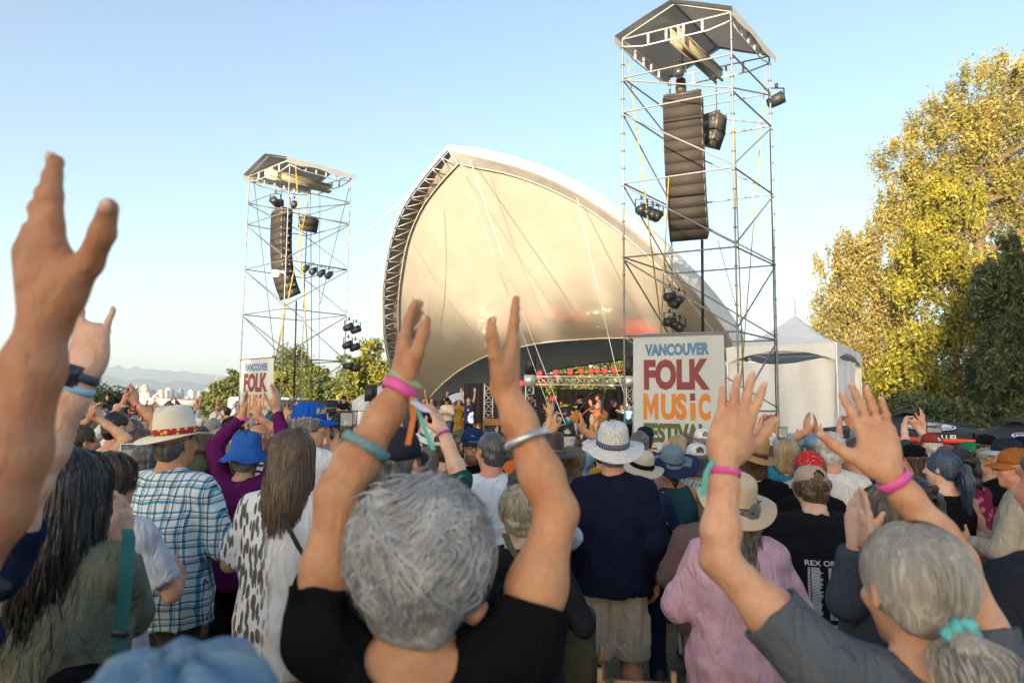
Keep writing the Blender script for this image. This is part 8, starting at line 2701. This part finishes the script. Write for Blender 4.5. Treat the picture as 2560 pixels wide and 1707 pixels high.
# drum kit
dkp = W(1410, 1060, 25.6)
dr = empty('drum_kit', (dkp[0], 25.6, DK), 0, 'drum kit with blue shells behind the slate shirted man', 'drums')
SH = M_plain('drum_shell_blue', (0.05, 0.28, 0.42), 0.25, metal=0.2, bmp=0)
DH = M_plain('drum_head', (0.65, 0.65, 0.62), 0.5, bmp=0)
for nm, x, y, z, r_, h_, rx in (('bass_drum', 0, 0, .30, .30, .42, 90), ('tom_drum', -.2, .05, .72, .15, .2, 20), ('tom_drum', .2, .05, .72, .16, .2, 20), ('floor_tom', .55, .2, .35, .2, .4, 0)):
    o = MB().lathe([(r_, -h_ / 2), (r_, h_ / 2)], 20).build(nm, SH, dr, smooth=False, loc=(x, y, z), rot=(R_(rx), 0, 0))
    MB().lathe([(r_ * .98, h_ / 2 + .004), (.002, h_ / 2 + .006)], 20).build('drum_head', DH, o)
for x, y, z in ((-.55, .1, 1.15), (.5, .0, 1.25), (.1, .25, 1.3)):
    o = MB().lathe([(.003, .02), (.22, 0), (.21, -.004), (.003, .012)], 20).build('cymbal', M_plain('brass', (0.55, 0.38, 0.12), 0.3, metal=0.8, bmp=0), dr, loc=(x, y, z), rot=(R_(14), 0, 0))
    tube_obj('cymbal_stand', (x, y, 0), (x, y, z), .012, STEEL, dr, 6)
# guitar
gt = empty('electric_guitar', W(1440, 1040, 22.1), 0, 'electric guitar hanging on the orange strap of the guitarist', 'guitar')
gt.rotation_euler = (0, R_(35), R_(15))
MB().lathe([(.01, -.2), (.15, -.18), (.165, -.06), (.12, .03), (.135, .12), (.08, .19), (.01, .2)], 20, mod=lambda t, r_, z: (r_ * math.cos(t), r_ * .16 * math.sin(t), z)).build('body', WOODB, gt, smooth=True)
MB().beam((0, -.02, .15), (0, -.02, .80), .05, .03).beam((0, -.02, .80), (0.01, -.02, .95), .07, .025).build('neck', M_plain('ebony', (0.03, 0.02, 0.018), 0.4, bmp=0), gt)
MB().grid(np.array([[(x - .02, -.12, z), (x + .02, -.12, z)] for x, z in ((.05, -.15), (.12, .2), (.2, .45), (.25, .6))])).build('strap', ORNG, gt)


def mic(label, px, py, d, lean):
    p = W(px, py, d)
    t = empty('microphone_stand', (p[0], d, DK), 0, label, 'microphone stand')
    zt_ = p[2] - DK
    MB().tube([(0, 0, 0.02), (0, 0, zt_ - .1)], .010, 6).build('pole', BLACK, t)
    MB().tube([(0, 0, zt_ - .12), (lean, -.05, zt_ + .03)], .008, 6).build('boom', BLACK, t)
    MB().lathe([(.001, -.02), (.014, -.015), (.016, .1), (.028, .12), (.026, .17), (.002, .185)], 10).build('microphone', STEEL, t, loc=(lean, -.05, zt_ + .03), rot=(0, math.copysign(1.1, lean), 0))
    MB().lathe([(.001, 0.002), (.13, .002), (.13, .02), (.001, .03)], 14).build('base', BLACK, t)


mic('microphone stand in front of the guitarist on stage', 1414, 1010, 22.2, .30)
mic('microphone stand in front of the red haired musician', 1300, 1005, 22.6, .2)
mic('microphone stand in front of the singer with the afro puff', 1316, 1008, 22.0, .15)
mic('microphone stand at the right of the stage by the grey skirted woman', 1507, 1025, 22.0, -.2)
for lab, px, py, w_, h_, d, mt in (('orange brown wooden organ case at stage left', 1235, 1037, .75, .8, 24.0, WOODB), ('low wooden amplifier box left of the organ at stage left', 1185, 1040, .5, .6, 24.4, WOODB), ('pale wooden amplifier box beneath the double bass', 1478, 1062, .45, .5, 22.3, M_plain('pale_wood', (0.45, 0.30, 0.15), 0.6)),
                                   ('black loudspeaker wedge at the front of the stage', 1350, 1075, .6, .4, 21.6, CABIN), ('second black loudspeaker wedge before the guitarist', 1470, 1078, .6, .4, 21.6, CABIN)):
    p = W(px, py, d)
    t = empty('amplifier', (p[0], d, DK), 0, lab, 'amplifier')
    MB().box((-w_ / 2, -.2, 0), (w_ / 2, .2, h_)).build('case', mt, t)
    MB().box((-w_ * .42, -.212, h_ * .1), (w_ * .42, -.2, h_ * .72)).build('grille', BLACK, t)
    MB().box((-w_ * .2, -.04, h_), (w_ * .2, .04, h_ + .03)).build('carrying_handle', BLACK, t)

# ------------------------------------------------------------------ things on the ground
def chair(label, p, yaw):
    t = empty('folding_chair', p, yaw, label, 'chair')
    t.scale = (.72, 1, 1.15)
    wd = M_plain('beech', (0.42, 0.25, 0.11), 0.5, var=0.15, bmp=0)
    gc = M_cloth('canvas_bottlegreen', (0.010, 0.026, 0.020))
    for x in (-.20, .20):
        MB().beam((x, 0.05, 0), (x, -.04, .70), .03, .03).build('leg', wd, t)
        MB().beam((x, -.10, 0), (x, .30, .36), .03, .03).build('leg', wd, t)
    MB().beam((-.215, -.034, .652), (.215, -.034, .652), .032, .022).build('top_rail', wd, t)
    g = np.array([[(x, -.055 + .03 * math.sin((x + .2) / .4 * math.pi) + (.64 - z) * .12, z) for z in np.linspace(.25, .64, 6)] for x in np.linspace(-.195, .195, 9)])
    MB().grid(g).build('backrest', gc, t, smooth=True)
    MB().grid(np.array([[(x, y, .33 - .03 * math.sin((x + .2) / .4 * math.pi)) for y in (-.02, .14, .30)] for x in np.linspace(-.19, .19, 7)])).build('seat', gc, t, smooth=True)
    for x in (-.15, .15):
        MB().box((x - .018, -.072, .40), (x + .018, -.062, .675)).build('strap', cl('olive'), t)
        MB().box((x - .022, -.080, .55), (x + .022, -.066, .585)).build('buckle', BLACK, t)


p = W(1590, 1640, 2.85)
chair('dark green canvas folding chair with a wooden rail behind the navy shirted man', (p[0], 2.85, 0), R_(-7))
p = W(1418, 1650, 3.1)
chair('second dark green folding chair partly hidden under the olive backpack', (p[0], 3.1, 0), R_(6))
bp = W(1440, 1640, 3.0)
bk = empty('backpack', (bp[0], 3.0, 0.68), 0, 'olive drab backpack hung on the second folding chair', 'backpack')
s = SDF(); s.box((0, 0, .13), (.085, .06, .19), None, .05, .02); s.box((0, -.05, .07), (.065, .03, .09), None, .03, .02); s.wave(.004, 40, 5, 3)
obj('body', sdf_mesh('body', s, .012), M_cloth('cloth_drab', (0.075, 0.072, 0.050)), bk)
MB().tube([(-.03, .03, .31), (-.02, 0, .37), (.02, 0, .37), (.03, .03, .31)], .008, 6).build('carrying_handle', cl('olive'), bk)
for x in (-.05, .05): MB().tube([(x, .06, .28), (x, .11, .12), (x, .06, -.02)], .012, 6).build('strap', cl('olive'), bk)
bl = tag(MB().grid(np.array([[(x, y, .012 + .01 * math.sin(x * 9) * math.sin(y * 7)) for y in np.linspace(4.6, 6.0, 12)] for x in np.linspace(-4.4, -3.1, 12)])).build('blanket', plaid('plaid_red', (0.20, 0.02, 0.035), (0.03, 0.04, 0.12), (0.25, 0.25, 0.25), 0.2), smooth=True), 'red and blue tartan picnic blanket on the ground at the left', 'blanket')
for lab, px, py, d, c_, sz in (('orange stuff bag lying on the tartan blanket', 30, 1525, 5.4, 'orange', (.20, .13, .09)), ('blue bag lying behind the orange bag at the left', 30, 1420, 5.9, 'blue', (.2, .15, .18)), ('dark backpack on the ground at the left edge', 25, 1350, 6.2, 'black', (.2, .16, .28)),
                               ('bright blue bag on the ground beside the folding chair', 1722, 1690, 3.9, 'blue', (.16, .12, .10))):
    p = W(px, py, d)
    t = empty('bag', (p[0], d, 0), random.uniform(0, 3), lab, 'bag')
    s = SDF(); s.ell((0, 0, sz[2]), sz, None, .02); s.plane((0, 0, .005), (0, 0, -1)); s.wave(.012, 22, 5, int(px)); s.wave(.005, 60, 5, 2)
    obj('body', sdf_mesh('body', s, .014), cl(c_), t)
    MB().tube([(-sz[0] * .5, 0, sz[2] * 1.85), (0, 0, sz[2] * 2.15), (sz[0] * .5, 0, sz[2] * 1.85)], .012, 6).build('carrying_handle', cl('charcoal'), t)
# dry grass stubble
r = np.random.default_rng(8)
n = 16000
P = np.stack([r.uniform(-6, 6, n), 2.2 + 7 * r.random(n) ** 1.3, np.zeros(n)], -1); P[:, 2] = ground_z(P[:, 0], P[:, 1])
a = r.normal(size=(n, 3)) * .5; a[:, 2] = 1; h_ = r.uniform(.02, .06, (n, 1)); sd = r.normal(size=(n, 3)); sd[:, 2] = 0; sd /= np.linalg.norm(sd, axis=1, keepdims=True)
V = np.stack([P - sd * .003, P + sd * .003, P + a * h_], 1).reshape(-1, 3)
tag(obj('dry_grass', mesh_np('dry_grass', V, np.arange(3 * n).reshape(n, 3)), M_plain('straw_grass', (0.30, 0.245, 0.14), 0.9, var=.4, scale=3)), kind='stuff')

# ------------------------------------------------------------------ the rest of the crowd
TOPS = ['white', 'grey', 'charcoal', 'black', 'navy', 'blue', 'sky_blue', 'teal', 'green', 'olive', 'red', 'maroon', 'orange', 'pink', 'purple', 'brown', 'tan', 'lavender', 'mustard', 'cream', 'black', 'navy', 'grey', 'charcoal', 'white', 'blue']
HATS = [('cap', 'navy'), ('cap', 'black'), ('cap', 'white'), ('cap', 'red'), ('cap', 'khaki'), ('cap', 'olive'), ('cap', 'sky_blue'), ('wide', 'straw'), ('fedora', 'straw'), ('bucket', 'tan'), ('bucket', 'olive'), ('wide', 'white'), ('cap', 'grey')]
HAIRS = [('short', 'brown'), ('short', 'black'), ('short', 'salt'), ('grey_short', 'grey'), ('balding', 'grey'), ('long', 'brown'), ('long', 'blond'), ('long', 'light_brown'), ('bob', 'grey'), ('bob', 'brown'), ('ponytail', 'brown'), ('ponytail', 'blond'), ('curly', 'brown'), ('curlylong', 'light_brown'), ('bob', 'white'), ('short', 'light_brown'), ('bun', 'brown'), ('curly', 'salt')]
HN = dict(short='short {} hair', grey_short='cropped {} hair', balding='bald topped {} hair', long='long {} hair', bob='{} bob', ponytail='{} ponytail', curly='curly {} hair', curlylong='long {} curls', bun='{} bun')
CN = dict(salt='greying', light_brown='chestnut')
TN = dict(sky_blue='azure')
PN = dict(bent='', clap='clapping', claphigh='clapping overhead', up='arms up', wide='arms spread', phonehigh='hands lifted', upleft='waving left', upright='waving right')
rg = random.Random(77)
used = set()
rowsd = [6.6, 7.4, 8.3, 9.3, 10.4, 11.7, 13.1, 14.7, 16.4, 18.2, 20.0, 22.5, 25.5]
cnt = 0


def where(px, d):
    dep = 'near crowd' if d < 9 else ('middle crowd' if d < 14 else 'far crowd')
    for lim, t in ((300, 'at far left'), (540, 'left of left banner'), (720, 'below left tower'), (980, 'left of canopy'), (1330, 'below stage left'), (1590, 'before the musicians'), (1830, 'below big banner'), (2150, 'before the marquee')):
        if px < lim: return dep + ' ' + t
    return dep + ' before the parasols'


for d in rowsd:
    half = 0.80 * d
    x = -half + rg.uniform(0, .4)
    while x < half:
        gap = rg.uniform(0.62, 1.0) * (1.0 if d < 12 else 1.15)
        dd = d + rg.uniform(-.35, .35)
        px = 1280 + x / dd * FPX
        ok = all((x - a) ** 2 + (dd - b) ** 2 > .40 ** 2 for a, b, _ in PLACED)
        if px > 2180 and dd > 10.2: ok = False
        if dd > 16.0 and x > 2.8: ok = False
        if dd > 20.2 and x > -8.9: ok = False
        if dd > 22 and rg.random() < .3: ok = False
        if 1500 < px < 1850 and dd > 15.2: ok = False
        if not ok or rg.random() < (.12 if px > 700 else .04):
            x += gap * .6; continue
        for _try in range(60):
            sex = rg.choice('mf')
            has = rg.random() < .42
            hs_ = rg.choice(HAIRS); ht = rg.choice(HATS) if has else None
            if hs_[0] in ('long', 'bob', 'ponytail', 'curlylong', 'bun'): sex = 'f'
            elif hs_[0] in ('balding', 'grey_short'): sex = 'm'
            top = rg.choice(TOPS)
            ps = rg.choices(['bent', 'clap', 'claphigh', 'up', 'wide', 'phonehigh', 'upleft', 'upright'], [42, 14, 12, 6, 4, 5, 5, 5])[0]
            sl = rg.choice([0.7, 0.7, 1.9]) if sex == 'm' else rg.choice([0.7, 1.9, 0.3])
            hn = HN[hs_[0]].format(CN.get(hs_[1], hs_[1]))
            hd_ = '%s %s' % (TN.get(ht[1], ht[1]), dict(cap='cap', wide='sun hat', fedora='fedora', bucket='bucket hat')[ht[0]]) if ht else hn
            lab = ' '.join(('person with %s and %s %s %s' % (hd_, TN.get(top, top), ('top', 'jumper')[sl > 1], PN[ps])).split()) + ', ' + where(px, dd)
            if lab in used or ((1540 < px < 1850 or px > 2180) and dd > 6.3 and ps not in ('bent', 'clap')): continue
            break
        used.add(lab)
        pl, pr = (ps, ps)
        if ps == 'upleft': pl, pr = 'up', 'bent'
        if ps == 'upright': pl, pr = 'bent', 'up'
        yawq = rg.choice([0, 0, 25])
        H = rg.gauss(1.72 if sex == 'm' else 1.63, .06) - (0.05 if dd < 9 else 0)
        hat = None
        if ht:
            hm = weave_hat('natural_straw', None, None) if ht[1] == 'straw' else (cl(ht[1]))
            hat = dict(kind=ht[0], mat=hm, brim=.09, tilt=(rg.uniform(2, 14), rg.uniform(-8, 8), 0))
            if ht[0] in ('wide', 'fedora'): hat['band'] = cl(rg.choice(['black', 'brown', 'navy']))
        person(lab, arr(x, dd, float(ground_z(x, dd))), H, yaw=rg.uniform(-14, 10) - 4, sex=sex, h=.0155 if dd < 10.5 else .020, posel=pl, poser=pr, head=(yawq, 0, 0), skin=rg.choice(['fair', 'fair', 'tan', 'ruddy', 'pale', 'fair', 'brown']),
               shirt=dict(mat=cl(top), sleeve=sl, hem=.8, loose=.4), legs=dict(mat=cl(rg.choice(['denim', 'khaki', 'black', 'charcoal', 'navy']))), hair=dict(style=hs_[0], mat=hr(hs_[1]), L=.3 if 'long' in hs_[0] else .25), hat=hat, group='people standing in the festival crowd')
        PLACED.append((x, dd, .26))
        cnt += 1
        x += gap
print('crowd', cnt)

# ------------------------------------------------------------------ thin out the far figures' meshes
tmp = []
for me in list(bpy.data.meshes):
    k_ = me.name.split('.')[0]
    if k_ in ('body', 'shirt', 'trousers', 'hair', 'skirt') and len(me.polygons) > 1500 and me.users:
        if len(me.polygons) > (16000 if k_ == 'body' else 6000): continue
        o = bpy.data.objects.new('tmp', me); COL.objects.link(o)
        md = o.modifiers.new('d', 'DECIMATE'); md.ratio = .5
        tmp.append((o, me, k_))
dg = bpy.context.evaluated_depsgraph_get()
new = [(bpy.data.meshes.new_from_object(o.evaluated_get(dg)), me, k_) for o, me, k_ in tmp]
for o, _, _ in tmp: bpy.data.objects.remove(o)
for nm_, me, k_ in new:
    me.user_remap(nm_)
    bpy.data.meshes.remove(me)
    nm_.name = k_

# ------------------------------------------------------------------ haze
hz = MB().box((-6200, -134, -1.8), (6200, 4750, 330)).build('haze')
hm = bpy.data.materials.new('haze'); hm.use_nodes = True
nt = hm.node_tree; nt.nodes.clear()
ho_ = nt.nodes.new('ShaderNodeOutputMaterial'); pv = nt.nodes.new('ShaderNodeVolumePrincipled')
pv.inputs['Color'].default_value = (0.66, 0.80, 0.97, 1); pv.inputs['Density'].default_value = 0.00026
pv.inputs['Anisotropy'].default_value = 0.0
nt.links.new(pv.outputs[0], ho_.inputs['Volume'])
hz.data.materials.append(hm)
tag(hz, kind='stuff')
